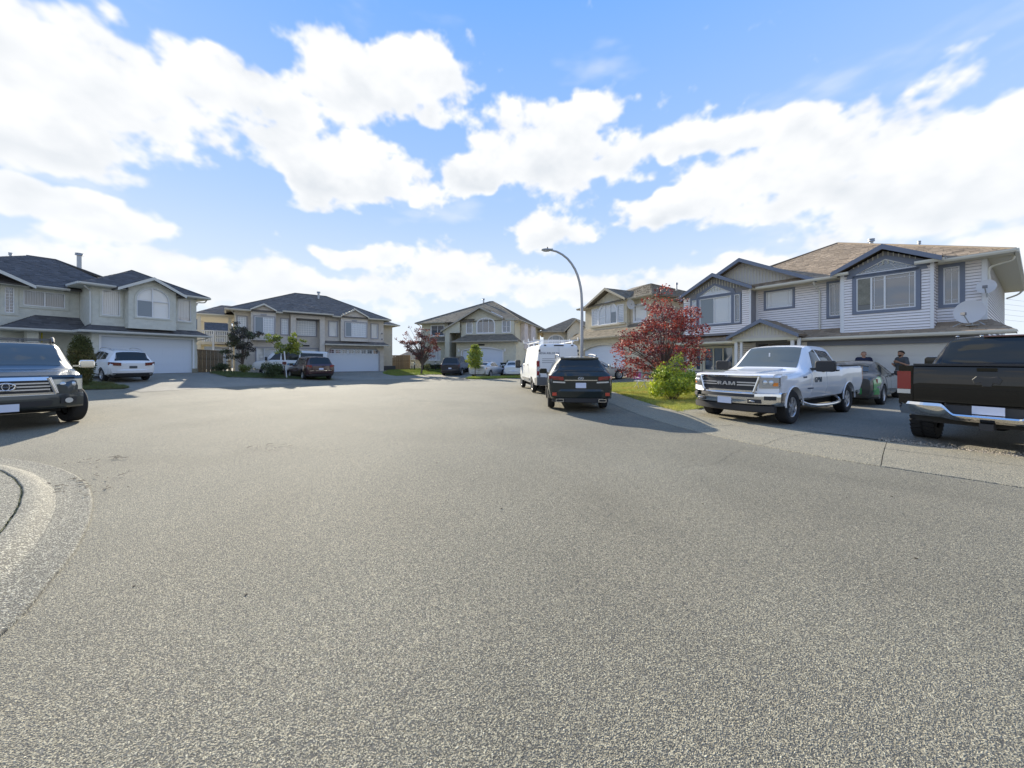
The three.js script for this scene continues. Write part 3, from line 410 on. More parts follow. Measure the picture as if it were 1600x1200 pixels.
  vent(H, -4.2, 7.1, -6.2, 1.3, 0.12); vent(H, -7.1, 7.3, -6.1, 0.35, 0.05, 'vent_pipe');
  box(H, 'plinth', [-0.25, 0.06, -0.3, 0.32, -0.02, 0.08], M.concrete);
}
// ---- the wide stucco house with the covered deck
{
  const H = house('B', 'wide beige stucco house with two columns, covered side deck and brown hip roof');
  const S = stucco([0.69, 0.635, 0.56]), T = std([0.33, 0.32, 0.33]), deck = std([0.15, 0.138, 0.125]), tone = [0.175, 0.158, 0.142], gt = std([0.62, 0.59, 0.51], { roughness: 0.5 });
  const up = [W(-11.9, -11.3, 3.5, 4.9), W(-10.75, -9.33, 3.5, 4.95), W(-8.75, -8.22, 3.52, 4.92), W(-4.8, -4.1, 3.52, 4.95), W(-3.45, -1.42, 3.5, 4.95), W(-0.78, -0.13, 3.48, 4.95)];
  wall(H, rect(-12.1, -8.1, -0.3, 5.45), holes([up[0], up[2], W(-10.6, -8.5, 0.6, 2.25)]), 0, S); wall(H, rect(-5.3, 0.5, 2.5, 5.45), holes([up[3], up[5]]), 0, S);
  wall(H, [[-11.0, 2.9], [-9.2, 2.9], [-9.2, 5.5], [-10.1, 6.0], [-11.0, 5.5]], holes([up[1]]), 0.48, S, 0.48); wall(H, [[-3.84, 3.05], [-1.28, 3.05], [-1.28, 5.5], [-2.58, 6.2], [-3.84, 5.5]], holes([up[4]]), 0.48, S, 0.48);
  const w4 = W(-7.5, -5.85, 3.5, 4.95), wl = W(-7.6, -5.7, 0.6, 2.25); wall(H, rect(-8.1, -5.3, -0.3, 5.45), holes([w4, wl]), -0.6, S);
  box(H, 'wall', [-8.32, -8.1, -0.3, 5.45, -0.6, -0.23], S); box(H, 'wall', [-5.3, -5.08, -0.3, 5.45, -0.6, -0.23], S);
  up.forEach((w, i) => win(H, w, i === 1 || i === 4 ? 0.48 : 0, { look: i === 3 || i === 5 ? 'blind' : 'pale', trim: T, tw: 0.09, ...(i === 0 ? { grid: [3, 8] } : i === 1 ? { mull: [0.45], grid: [7, 7], darkLeaf: [0.03, 0.44] } : i === 2 ? { grid: [3, 6] } : i === 4 ? { mull: [0.3], grid: [8, 7], darkLeaf: [0.03, 0.29] } : {}) }));
  win(H, w4, -0.6, { look: 'pale', trim: T, grid: [8, 7] }); win(H, wl, -0.6, { look: 'blind', trim: T, mull: [0.5] }); win(H, W(-10.6, -8.5, 0.6, 2.25), 0, { look: 'blind', trim: T, mull: [0.28] });
  box(H, 'beam', [-8.06, -5.25, 5.05, 5.5, -0.3, 0.38], S); for (const x of [-7.85, -5.46]) mesh('column', bx(x - 0.21, x + 0.21, -0.3, 5.06, -0.02, 0.4), S, H);
  box(H, 'number_plaque', [-7.0, -6.4, 2.48, 2.62, -0.598, -0.57], M.black);
  wall(H, [[-5.1, -0.3], [-4.87, -0.3], [-4.87, 2.0], [-4.55, 2.3], [-0.32, 2.3], [0, 2.0], [0, -0.3], [0.5, -0.3], [0.5, 2.7], [-5.1, 2.7]], [], 0.025, S, 0.3);
  mesh('door_trim', plate([[-4.97, 0], [-4.87, 0], [-4.87, 2.0], [-4.55, 2.3], [-0.32, 2.3], [0, 2.0], [0, 0], [0.1, 0], [0.1, 2.05], [-0.28, 2.4], [-4.6, 2.4], [-4.97, 2.05]], [], 0.04, 0.06), T, H);
  garageDoor(H, -4.87, 0, 0.02, 2.3, -0.1, 4, 8, M.door, { lights: true });
  box(H, 'wall', [0.28, 0.498, -0.3, 5.45, -10, -0.23], S); box(H, 'wall', [-12.1, -11.88, -0.3, 5.45, -10, -0.23], stucco([0.68, 0.62, 0.51])); box(H, 'wall', [-12, 0.4, -0.3, 5.45, -10.2, -10], S);
  wall(H, rect(0.5, 2.9, -0.3, 5.3), [], -4, stucco([0.68, 0.62, 0.51])); box(H, 'wall', [2.68, 2.9, -0.3, 5.3, -10, -4.23], S);
  const sc = std([0.18, 0.18, 0.18]); for (const y of [4.0, 4.6]) mesh('wall_light', mg([cyl(0.05, 0.06, 0.14, 10).translate(0.3, y - 0.6, 0.09)]), sc, H);
  box(H, 'plinth', [0.52, 3.1, -0.3, 0.5, -3.9, -3.5], M.darkGrey);
  const faces = [...hip(-12.7, 1.05, -10.6, 0.6, 5.45, -7.04, -4.1, -5, 8.17), [[0, 5.35, -3.4], [3.6, 5.35, -3.4], [0.6, 6.7, -6.5], [-1.5, 6.7, -6.5]], [[3.6, 5.35, -3.4], [3.6, 5.35, -10.6], [0.6, 6.7, -7.6], [0.6, 6.7, -6.5]],
    ...gableFaces(-11.05, 5.55, -10.1, 6.08, -9.15, 5.55, 0.74, -1), ...gableFaces(-3.9, 5.55, -2.58, 6.3, -1.22, 5.55, 0.74, -1.4), [[-8.72, 5.55, 0.9], [-4.64, 5.55, 0.9], [-6.65, 6.58, -1.1]], [[-4.64, 5.55, 0.9], [-4.64, 5.55, -0.8], [-6.65, 6.58, -1.1]], [[-8.72, 5.55, -0.8], [-8.72, 5.55, 0.9], [-6.65, 6.58, -1.1]],
    [[-5.25, 2.72, 0.72], [0.95, 2.72, 0.72], [0.5, 3.06, 0.0], [-5.25, 3.06, 0.0]], [[0.95, 2.72, 0.72], [0.95, 2.72, -0.2], [0.5, 3.06, 0]],
    [[-14.9, 5.22, -2.6], [-11.9, 5.22, -2.6], [-11.9, 6.4, -5.4], [-13.0, 6.4, -5.4]], [[-14.9, 5.22, -9.5], [-14.9, 5.22, -2.6], [-13, 6.4, -5.4], [-13, 6.4, -7]]];
  const R = roof(H, faces, tone, deck, 22); ridgeCap(R, [[-12.7, 5.47, 0.6], [-7.04, 8.19, -5], [-4.1, 8.19, -5], [1.05, 5.47, 0.6]], deck);
  for (const [a, b, c] of [[-11.05, -10.1, -9.15], [-3.9, -2.58, -1.22]]) { barge(H, a, 5.55, b, b < -5 ? 6.08 : 6.3, c, 5.55, 0.72, gt, 0.15); box(H, 'keystone', [b - 0.22, b + 0.22, 5.08, 5.2, 0.48, 0.53], T); }
  gutter(H, -12.75, -11, 5.46, 0.62, gt); gutter(H, -9.2, -8.7, 5.46, 0.62, gt); gutter(H, -4.64, -3.8, 5.46, 0.62, gt); gutter(H, -1.3, 1.1, 5.46, 0.62, gt); gutter(H, -8.75, -4.6, 5.56, 0.92, gt); gutter(H, -5.3, 1, 2.72, 0.74, gt); gutter(H, -14.9, -11.9, 5.22, -2.58, gt); gutterZ(H, -12.72, 5.46, -3, 0.6, gt); gutterZ(H, 1.07, 5.46, -4, 0.6, gt); gutter(H, 1.1, 3.62, 5.35, -3.38, gt);
  soffit(H, -12.7, -8.1, 5.38, 0.01, 0.58, M.soffit); soffit(H, -5.25, 1.05, 5.38, 0.01, 0.58, M.soffit); soffit(H, -8.7, -4.65, 5.49, -0.6, 0.88, M.soffit); soffit(H, 0.5, 3.6, 5.27, -3.98, -3.42, M.soffit);
  downpipe(H, [[-12.4, 5.35, 0.5], [-12.2, 5.2, 0.2], [-12.06, 5.0, 0.06], [-12.05, 3, 0.06], [-12.05, 0.1, 0.06]], gt); downpipe(H, [[-3.95, 5.3, 0.5], [-3.95, 5.1, 0.1], [-3.95, 4.6, 0.06], [-3.95, 3.1, 0.06]], gt);
  vent(H, -5.0, 7.3, -4.0, 1.0, 0.1);
  // covered deck
  const D = M.creamWood; box(H, 'deck_ceiling', [-14.8, -12.1, 5.0, 5.12, -9, -2.7], D); box(H, 'deck_floor', [-14.8, -12.1, 2.55, 2.8, -9, -2.7], D);
  for (const [x, z] of [[-14.5, -2.85], [-12.4, -2.85], [-14.5, -8.6]]) box(H, 'deck_post', [x - 0.12, x + 0.12, -0.2, 5, z - 0.12, z + 0.12], D);
  box(H, 'deck_rail', [-14.7, -12.2, 3.72, 3.8, -2.9, -2.76], M.white); for (let i = 0; i < 17; i++) { const x = -14.62 + i * 0.148; box(H, 'baluster', [x, x + 0.09, 2.8, 3.72, -2.86, -2.82], M.white); }
  for (let i = 0; i < 8; i++) box(H, 'stair_tread', [-13.5, -12.4, 2.5 - i * 0.3, 2.56 - i * 0.3, -2.5 + i * 0.24, -2.22 + i * 0.24], M.woodDark);
  box(H, 'stair_post', [-13.6, -13.46, 0, 3.4, -1.6, -1.46], M.white); mesh('stair_rail', bar([-13.5, 3.7, -2.7], [-13.5, 1.2, -0.7], 0.05, 4), M.white, H); mesh('stair_rail', bar([-12.4, 3.7, -2.7], [-12.4, 1.2, -0.7], 0.05, 4), M.white, H);
}
// ---- the brown roofed house at the head of the court
{
  const H = house('C', 'sage stucco house with tall brown roof and arched windows at the head of the court');
  const S = stucco([0.65, 0.63, 0.51]), deck = std([0.16, 0.14, 0.11]), tone = [0.20, 0.175, 0.135], gt = std([0.40, 0.37, 0.31]), Wt = M.white;
  const lu = W(-9.2, -7.45, 4.05, 5.3), la = W(-9.45, -8.0, 1.1, 2.8, { arch: 2.2 });
  wall(H, rect(-10.5, -6.9, -0.3, 5.6), holes([lu, la]), 0, S); win(H, lu, 0, { look: 'glass', mull: [0.5], trim: Wt, tw: 0.08 }); win(H, la, 0, { look: 'pale', mull: [0.33, 0.66], trim: Wt, tw: 0.1 });
  box(H, 'wall', [-10.5, -10.28, -0.3, 5.6, -12, -0.23], S); wall(H, rect(-6.9, -4.9, -0.3, 5.6), holes([W(-6.1, -5.5, 3.2, 4.6)]), -1.6, S); win(H, W(-6.1, -5.5, 3.2, 4.6), -1.6, { look: 'pale' }); box(H, 'wall', [-6.9, -6.68, -0.3, 5.6, -1.6, -0.23], S);
  box(H, 'entry_door', [-6.0, -5.0, 0, 2.1, -1.58, -1.5], M.door);
  const cw = W(-2.87, -0.75, 4.2, 5.85, { arch: 5.25 }), rw = W(0.21, 1.16, 4.2, 5.5), lw = W(-4.2, -3.48, 4.2, 5.45);
  wall(H, [[-4.9, 3], [1.6, 3], [1.6, 5.7], [0.4, 5.72], [-2.34, 7.05], [-4.9, 5.78]], holes([cw, rw, lw]), 0.6, S, 0.24);
  win(H, cw, 0.6, { look: 'glass', mull: [0.34, 0.67], trim: Wt, open: 1 }); win(H, rw, 0.6, { look: 'glass', mull: [0.5], grid: [2, 2], trim: Wt, tw: 0.06 }); win(H, lw, 0.6, { look: 'glass', grid: [1, 2], trim: Wt, tw: 0.06 });
  wall(H, [[-7.1, 4.25], [-4.9, 4.25], [-4.9, 5.76], [-7.1, 4.55]], [], 1.0, S, 0.2, 'gable_wall'); box(H, 'wall', [-4.9, -4.68, -0.3, 5.7, -1.6, 0.36], S);
  for (const x of [-6.5]) mesh('column', bx(x - 0.3, x + 0.3, -0.3, 4.28, 0.5, 1.0), S, H);
  wall(H, [[-5.2, -0.3], [-4.49, -0.3], [-4.49, 2.12], ...segPts(-4.49, 0.42, 0, 2.12, 2.45, 10).slice(2).reverse(), [0.42, -0.3], [2, -0.3], [2, 3.15], [-5.2, 3.15]], [], 1.2, S, 0.25);
  mesh('door_trim', plate([...segPts(-4.62, 0.55, 0, 2.14, 2.6, 14)], [segPts(-4.49, 0.42, 0.01, 2.12, 2.45, 14)], 0.04, 1.24), Wt, H);
  garageDoor(H, -4.49, 0.42, 0.02, 2.46, 1.08, 4, 8, M.door); box(H, 'number_plaque', [-2.5, -1.7, 2.72, 2.9, 1.2, 1.23], M.black);
  for (const x of [-4.85, 0.75]) mesh('wall_light', mg([cyl(0.07, 0.09, 0.32, 8).translate(x, 2.2, 1.3)]), Wt, H);
  box(H, 'wall', [1.6, 2, -0.3, 3.1, -3, 0.94], S); box(H, 'wall', [1.38, 1.6, -0.3, 5.65, -12, 0.35], S); wall(H, rect(-10.4, 1.5, -0.3, 5.6), [], -12, S);
  for (const [a, b] of [[-3.2, -1.9], [-7, -5]]) box(H, 'bay', [1.62, 2.1, 2.4, 5.5, a - 0.3, b], stucco([0.69, 0.63, 0.61])); box(H, 'meter_box', [1.61, 1.75, 0.6, 1.9, -2.6, -2.0], Wt);
  const faces = [[[-11.1, 5.6, 0.6], [2.2, 5.6, 0.6], [-3.4, 8.9, -6], [-3.9, 8.9, -6]], [[2.2, 5.6, 0.6], [2.2, 5.6, -12.6], [-3.4, 8.9, -6]], [[-11.1, 5.6, -12.6], [-11.1, 5.6, 0.6], [-3.9, 8.9, -6]], [[2.2, 5.6, -12.6], [-11.1, 5.6, -12.6], [-3.9, 8.9, -6], [-3.4, 8.9, -6]],
    [[-7.3, 4.5, 1.2], [-7.3, 4.5, -1], [-2.34, 7.15, -2.6], [-2.34, 7.15, 1.2]], [[0.5, 5.74, -2], [0.5, 5.74, 1.2], [-2.34, 7.15, 1.2], [-2.34, 7.15, -2.6]],
    [[-4.95, 5.6, 1.0], [-3.2, 5.6, 1.0], [-3.2, 5.85, 0.6], [-4.95, 5.85, 0.6]],
    [[-5.45, 3.2, 1.85], [2.35, 3.2, 1.85], [1.4, 4.0, 0.62], [-4.2, 4.0, 0.62]], [[2.35, 3.2, 1.85], [2.35, 3.2, 0.2], [1.4, 4.0, 0.62]], [[-5.45, 3.2, 0.3], [-5.45, 3.2, 1.85], [-4.2, 4.0, 0.62]], [[-9.6, 3.3, 0.7], [-6.6, 3.3, 0.7], [-6.9, 3.9, 0], [-9.2, 3.9, 0]]];
  const R = roof(H, faces, tone, deck, 23, 0.18); ridgeCap(R, [[-11.1, 5.62, 0.6], [-3.9, 8.92, -6], [-3.4, 8.92, -6], [2.2, 5.62, 0.6]], deck); ridgeCap(R, [[-3.4, 8.92, -6], [2.2, 5.62, -12.6]], deck);
  barge(H, -7.3, 4.5, -2.34, 7.15, 0.5, 5.74, 1.2, gt, 0.2); mesh('flashing', bar([-0.9, 6.5, 1.22], [0.5, 5.8, 1.22], 0.04, 4), Wt, H);
  gutter(H, -11.1, -7, 5.6, 0.62, gt); gutter(H, 0.4, 2.2, 5.6, 0.62, gt); gutterZ(H, 2.22, 5.6, -12, 0.6, gt); gutter(H, -5.5, 2.4, 3.2, 1.87, gt); gutter(H, -9.6, -6.6, 3.3, 0.72, gt); soffit(H, -11, -7.3, 5.52, 0.01, 0.58); soffit(H, 1.62, 2.2, 5.52, -12, 0.58); soffit(H, -5.4, 2.3, 3.12, 1.21, 1.82);
  downpipe(H, [[2.1, 5.5, 0.5], [1.9, 5.3, 0.5], [1.68, 5.2, 0.5], [1.68, 3.4, 0.5]], gt); downpipe(H, [[-10.9, 5.5, 0.5], [-10.6, 5.2, 0.1], [-10.56, 4.8, 0.06], [-10.56, 0, 0.06]], gt);
  vent(H, -4.6, 8.5, -5.6, 0.65, 0.1, 'vent_pipe');
}
// ---- the house beyond the cargo van, with the arched garage
{
  const H = house('D', 'tan stucco house with arched garage door behind the red maple and cargo van');
  const S = stucco([0.69, 0.62, 0.47]), deck = std([0.2, 0.17, 0.13]), tone = [0.21, 0.18, 0.135], gt = std([0.46, 0.41, 0.31]), Wt = M.white;
  const p1 = W(-3.6, -2.86, 4.28, 5.62), p3 = W(-0.5, 0.16, 4.28, 5.62), ar = W(-2.72, -0.62, 4.25, 5.96, { arch: 5.2 });
  wall(H, [[-3.75, 3.5], [0.5, 3.5], [0.5, 5.95], [-1.4, 6.9], [-3.75, 5.9]], holes([p1, p3, ar]), 0.25, S, 0.3);
  win(H, p1, 0.25, { look: 'pale', trim: Wt, tw: 0.03, grid: [1, 10] }); win(H, p3, 0.25, { look: 'pale', trim: Wt, tw: 0.03, grid: [1, 10] }); win(H, ar, 0.25, { look: 'pale', mull: [0.36, 0.66], trim: Wt, tw: 0.12, open: 1, lines: [[-2.7, -1.95, 4.86, 4.92], [-1.35, -0.65, 4.86, 4.92]], darkLeaf: [0.68, 0.96] });
  box(H, 'sill', [-3.8, 0.4, 4.08, 4.2, 0.24, 0.36], S); wall(H, rect(-5.0, 2.6, 2.4, 5.95), holes([W(0.9, 2.0, 4.2, 5.4)]), -0.1, S); win(H, W(0.9, 2.0, 4.2, 5.4), -0.1, { look: 'blind', trim: Wt });
  box(H, 'wall', [-5, -4.78, -0.2, 5.95, -10, -0.33], S); box(H, 'wall', [2.38, 2.6, -0.2, 5.95, -10, -0.33], S); wall(H, rect(-5, 2.6, -0.2, 5.95), [], -10, S);
  wall(H, [[-4.6, -0.2], [-3.83, -0.2], [-3.83, 2.1], ...segPts(-3.83, 1.08, 0, 2.1, 2.5, 10).slice(2).reverse(), [1.08, -0.2], [2.6, -0.2], [2.6, 3.1], [-4.6, 3.1]], [], 1, S, 0.25);
  mesh('door_trim', plate(segPts(-3.95, 1.2, 0, 2.12, 2.66, 14), [segPts(-3.83, 1.08, 0.01, 2.1, 2.5, 14)], 0.05, 1.05), S, H); garageDoor(H, -3.83, 1.08, 0.02, 2.5, 0.88, 5, 8, M.door);
  box(H, 'wall', [2.38, 2.598, -0.2, 3.1, -0.1, 0.76], S); box(H, 'wall', [-4.6, -4.38, -0.2, 3.1, -0.1, 0.76], S);
  const faces = [[[-5.5, 5.95, 0.45], [3.1, 5.95, 0.45], [-1.6, 8.0, -4.6], [-3.7, 8.05, -4.6]]], ends = [[[3.1, 5.95, 0.45], [3.1, 5.95, -10.4], [-1.6, 8.0, -4.6]], [[-5.5, 5.95, -10.4], [-5.5, 5.95, 0.45], [-3.7, 8.05, -4.6]]];
  const gf = gableFaces(-4.0, 5.96, -1.4, 7.12, 0.8, 5.98, 0.75, -3);
  roof(H, [...faces, ...ends, ...gf, [[-5.4, 3.12, 1.45], [3.0, 3.12, 1.45], [2.6, 4.05, -0.1], [-4.9, 4.05, -0.1]], [[3.1, 5.95, -10.4], [-5.5, 5.95, -10.4], [-3.7, 8.05, -4.6], [-1.6, 8, -4.6]]], tone, deck, 24); 
  barge(H, -4.0, 5.96, -1.4, 7.12, 0.8, 5.98, 0.75, gt, 0.2); gutter(H, -5.5, -3.9, 5.95, 0.47, gt); gutter(H, 0.7, 3.1, 5.95, 0.47, gt); gutterZ(H, -5.52, 5.95, -10, 0.45, gt); gutter(H, -5.45, 3.05, 3.12, 1.47, gt); soffit(H, -5.45, 3.1, 5.87, -0.08, 0.42); soffit(H, -5.4, 3, 3.04, 1.01, 1.42);
  vent(H, 1.2, 6.9, -4.4, 0.5, 0.06, 'vent_pipe');
  const d = part('satellite_dish', H); const g = new THREE.SphereGeometry(0.8, 18, 6, 0, 6.283, 0, 0.5); g.translate(0, -0.72, 0); g.rotateX(-Math.PI * 0.4); g.translate(1.2, 5.45, 0.55); mesh('reflector', g, std([0.5, 0.5, 0.5], { side: THREE.DoubleSide }), d); mesh('mount', bar([1.2, 5.45, -0.1], [1.2, 5.45, 0.55], 0.03), M.galv, d);
}
// ---- far house seen over the cargo van
{
  FR.F = { x: 8.6, Z: 50, dx: 0.9925, dz: -0.122, floor: 0.6 };
  const H = house('F', 'distant tan house with small arched window seen over the cargo van roof');
  const S = stucco([0.69, 0.63, 0.50]), deck = std([0.17, 0.14, 0.1]), tone = [0.2, 0.17, 0.125], Wt = M.white, gt = std([0.42, 0.38, 0.3]);
  const a1 = W(-3.5, -1.4, 2.9, 4.5, { arch: 3.7 });
  wall(H, rect(-4.2, 4.5, -0.4, 4.9), holes([a1, W(-3.4, -1.5, 0.9, 2.1)]), 0, S); win(H, a1, 0, { look: 'glass', mull: [0.25, 0.72], trim: Wt, tw: 0.12 }); win(H, W(-3.4, -1.5, 0.9, 2.1), 0, { look: 'glass', mull: [0.5], trim: Wt });
  wall(H, [...rect(-0.9, 1.9, -0.4, 5.0).slice(0, 3), [0.3, 6.5], [-0.9, 5.0]], [archPts(-0.3, 1.3, -0.38, 3.6, 4.6)], 1.0, S, 0.3, 'porch_wall'); box(H, 'entry_door', [-0.1, 1.1, 0, 2.2, 0.01, 0.06], M.woodDark);
  box(H, 'wall', [-4.2, -4, -0.4, 4.9, -9, -0.23], S); box(H, 'wall', [4.3, 4.5, -0.4, 4.9, -9, -0.23], S); wall(H, rect(-4.1, 4.4, -0.4, 4.9), [], -9, S);
  roof(H, [...hip(-4.9, 5.2, -9.6, 0.6, 4.95, 0, 0.3, -4.5, 7.4), ...gableFaces(-1.3, 5.0, 0.3, 6.65, 2.2, 5.0, 1.3, -3)], tone, deck, 26, 0.22); barge(H, -1.3, 5.0, 0.3, 6.65, 2.2, 5.0, 1.3, gt); gutter(H, -4.9, -1.2, 4.95, 0.62, gt); gutter(H, 2.1, 5.2, 4.95, 0.62, gt);
}
// ---- low roofs of the next street, seen through the gaps
function backHouse(x, Z, turn, w, d, yE, yR, tone, wallC, label, seed, base) {
  const H = thing('house', label, 'house', x, 0, Z, turn), S = stucco(wallC);
  mesh('wall', bx(-w / 2, w / 2, base, yE, -d, 0), S, H); roof(H, hip(-w / 2 - 0.5, w / 2 + 0.5, -d - 0.5, 0.5, yE, -w / 2 + d / 2, w / 2 - d / 2, -d / 2, yR), tone, std(tone.map(c => c * 0.8)), seed, 0.25); gutter(H, -w / 2 - 0.5, w / 2 + 0.5, yE, 0.52, M.gutter);
  for (const s of [-0.25, 0.2]) win(H, W(w * s - 0.6, w * s + 0.6, yE - 1.6, yE - 0.5), 0.07, { look: 'glass', mull: [0.5] });
}
backHouse(-13.6, 57, 0.35, 10, 7, 1.7, 3.5, [0.42, 0.32, 0.22], [0.5, 0.45, 0.35], 'low tan roofed bungalow behind the wooden fence in the gap', 27, -0.3);
backHouse(-53.5, 62, 0.5, 12, 9, 6.0, 9.2, [0.10, 0.10, 0.105], [0.45, 0.43, 0.38], 'dark roofed house far behind the covered deck', 28, -0.3);

// ---- the pale vinyl house with blue grey trim at the right
const HE = house('E', 'pale vinyl sided house with blue grey trim and tan shingle roof at the right');
{
  const H = HE, deck = std([0.2, 0.16, 0.12]), tone = [0.36, 0.275, 0.19], B = M.trimBlue, Wt = M.white;
  const sheath = std([0.25, 0.25, 0.27]);
  const wedge = extrudeX([[0, 0.02], [0.03, 0.02], [0.034, 0.026], [0.006, 0.122], [0, 0.122]], -0.5, 0.5);
  const vin = [0, 1, 2].map(i => std([0.79 + 0.012 * i, 0.755 + 0.012 * i, 0.75 + 0.012 * i], { roughness: 0.5 }));
  let nb = 0;
  function siding(x0, x1, y0, y1, z, hs = [], turnX = null) {
    for (let y = y0; y < y1 - 0.02; y += 0.122) {
      let seg = [[x0, x1]]; const h = Math.min(0.122, y1 - y), ym = y + h / 2;
      for (const w of hs) if (ym > w.y0 - 0.1 && ym < w.y1 + 0.1) seg = seg.flatMap(([a, b]) => [[a, Math.min(b, w.x0 - 0.11)], [Math.max(a, w.x1 + 0.11), b]].filter(s => s[1] - s[0] > 0.03));
      for (const [a, b] of seg) { const o = mesh('siding_board', wedge, vin[nb++ % 3], H); o.scale.set(b - a, h / 0.122, 1); if (turnX === null) o.position.set((a + b) / 2, y, z); else { o.position.set(turnX, y, (a + b) / 2); o.rotation.y = Math.PI / 2; } }
    }
  }
  const post = (x, y0, y1, z, w = 0.1) => mesh('corner_trim', bx(x - w / 2, x + w / 2, y0, y1, z, z + 0.035), Wt, H);
  const NW = W(-4.74, -4.3, 3.58, 5.22), WW = W(-7.49, -6.25, 4.28, 5.2), RW = W(-1.08, -0.64, 3.68, 5.22);
  // upper wall, main plane
  wall(H, rect(-12.2, 0, 2.3, 5.4), holes([NW, WW, RW]), 0, sheath, 0.2);
  siding(-7.98, -4.12, 2.95, 5.38, 0, [NW, WW]); siding(-1.25, -0.08, 2.9, 5.38, 0, [RW]); post(-0.05, 2.8, 5.38, 0.002, 0.12); post(-7.93, 2.9, 5.38, 0.002, 0.1);
  win(H, NW, 0, { trim: B, tw: 0.1, mull: [], lines: [[-4.53, -4.51, 3.6, 5.2], [-4.7, -4.34, 3.76, 3.775], [-4.7, -4.34, 5.04, 5.055]] });
  win(H, RW, 0, { trim: B, tw: 0.13, lines: [[-0.87, -0.85, 3.7, 5.2], [-1.04, -0.68, 3.86, 3.875], [-1.04, -0.68, 5.04, 5.055]] });
  win(H, WW, 0, { trim: B, tw: 0.1, look: 'pale', lines: [[-7.28, -7.26, 4.3, 5.18], [-6.48, -6.46, 4.3, 5.18], [-7.45, -6.29, 4.46, 4.475]] });
  // right bay with the big gable
  const BW = W(-3.59, -1.74, 3.62, 5.15), T3 = W(-3.62, -1.72, 5.3, 5.86, { peak: [-2.65, 5.34, 5.34] });
  wall(H, [[-4.11, 2.6], [-1.26, 2.6], [-1.26, 5.45], [-2.68, 6.2], [-4.11, 5.45]], holes([BW, T3]), 0.72, sheath, 0.7);
  siding(-4.02, -1.34, 2.64, 5.3, 0.72, [W(-3.62, -1.7, 3.58, 5.4)]); post(-4.06, 2.62, 5.4, 0.722, 0.1); post(-1.3, 2.62, 5.4, 0.722, 0.1);
  siding(0.02, 0.7, 2.66, 5.38, 0, [], -1.265); box(H, 'corner_trim', [-4.16, -4.112, 2.62, 5.4, 0.0, 0.72], Wt);
  win(H, BW, 0.72, { trim: B, tw: 0.13, mull: [0.27, 0.5], lines: [[-3.0, -2.985, 3.65, 5.12], [-3.06, -2.7, 4.95, 4.965], [-3.06, -2.7, 3.78, 3.795], [-1.94, -1.925, 3.65, 5.12], [-2.64, -1.78, 4.96, 4.975], [-2.64, -1.78, 3.78, 3.795]] });
  box(H, 'window_board', [-3.54, -3.12, 3.92, 5.1, 0.72, 0.732], std([0.62, 0.63, 0.62], { map: concreteMap })); box(H, 'window_board', [-3.54, -3.12, 3.68, 3.9, 0.718, 0.73], std([0.2, 0.2, 0.19]));
  { const G = win(H, T3, 0.72, { trim: B, tw: 0.13 }); for (const [a, b] of [[[-3.3, 5.38], [-2.65, 5.68]], [[-2.65, 5.68], [-2.0, 5.38]], [[-2.65, 5.8], [-3.0, 5.38]], [[-2.65, 5.8], [-2.3, 5.38]]]) mesh('muntin', bar([a[0], a[1], 0.695], [b[0], b[1], 0.695], 0.009, 4), Wt, G); mesh('muntin', bx(-3.3, -2.0, 5.4, 5.415, 0.69, 0.705), Wt, G); }
  // left bay with its gable
  const LW = W(-10.87, -8.99, 3.6, 5.22), LN = W(-8.84, -8.53, 3.58, 5.22), LL = W(-11.36, -11.06, 3.62, 5.22), TL = W(-10.86, -9.0, 5.38, 5.95, { peak: [-9.95, 5.42, 5.42] });
  wall(H, [[-11.95, 2.9], [-7.98, 2.9], [-7.98, 5.48], [-9.9, 6.5], [-11.95, 5.45]], holes([LW, LN, LL, TL]), 0.72, sheath, 0.7);
  siding(-8.42, -8.03, 3.0, 5.4, 0.72); siding(-11.9, -11.48, 3.0, 5.4, 0.72); siding(-11.48, -8.42, 3.0, 3.46, 0.72); post(-8.0, 2.92, 5.42, 0.722, 0.09);
  win(H, LW, 0.72, { trim: B, tw: 0.1, mull: [0.47], look: 'pale', darkLeaf: [0.04, 0.45], lines: [[-9.2, -9.185, 3.62, 5.2], [-9.94, -9.03, 3.76, 3.775]] }); win(H, LN, 0.72, { trim: B, tw: 0.07, lines: [[-8.69, -8.675, 3.6, 5.2], [-8.82, -8.55, 3.74, 3.755]] }); win(H, LL, 0.72, { trim: B, tw: 0.07, look: 'pale', lines: [[-11.21, -11.2, 3.64, 5.2]] }); win(H, TL, 0.72, { trim: B, tw: 0.1, look: 'pale', lines: [[-10.4, -9.5, 5.56, 5.575]] });
  // boards and battens in the gables
  function battens(x0, x1, apex, y0, slopeL, slopeR, yA, z) { for (let x = x0; x < x1; x += 0.16) { const yt = yA - Math.abs(x - apex) * (x < apex ? slopeL : slopeR) - 0.2; if (yt > y0 + 0.05) mesh('batten', bx(x - 0.016, x + 0.016, y0, yt, z, z + 0.022), M.cream, H); } }
  const gw = (p, z, t) => mesh('gable_wall', plate(p, [], t, z), std([0.55, 0.53, 0.5]), H);
  gw([[-12.2, 5.3], [-5.2, 5.3], [-5.2, 5.42], [-8.67, 7.2], [-12.2, 5.42]], 0.012, 0.1); battens(-12.0, -5.4, -8.67, 5.5, 0.53, 0.53, 7.25, 0.012);
  battens(-11.9, -8.0, -9.9, 5.62, 0.53, 0.53, 6.62, 0.72); battens(-4.0, -1.3, -2.68, 5.62, 0.53, 0.53, 6.42, 0.72);
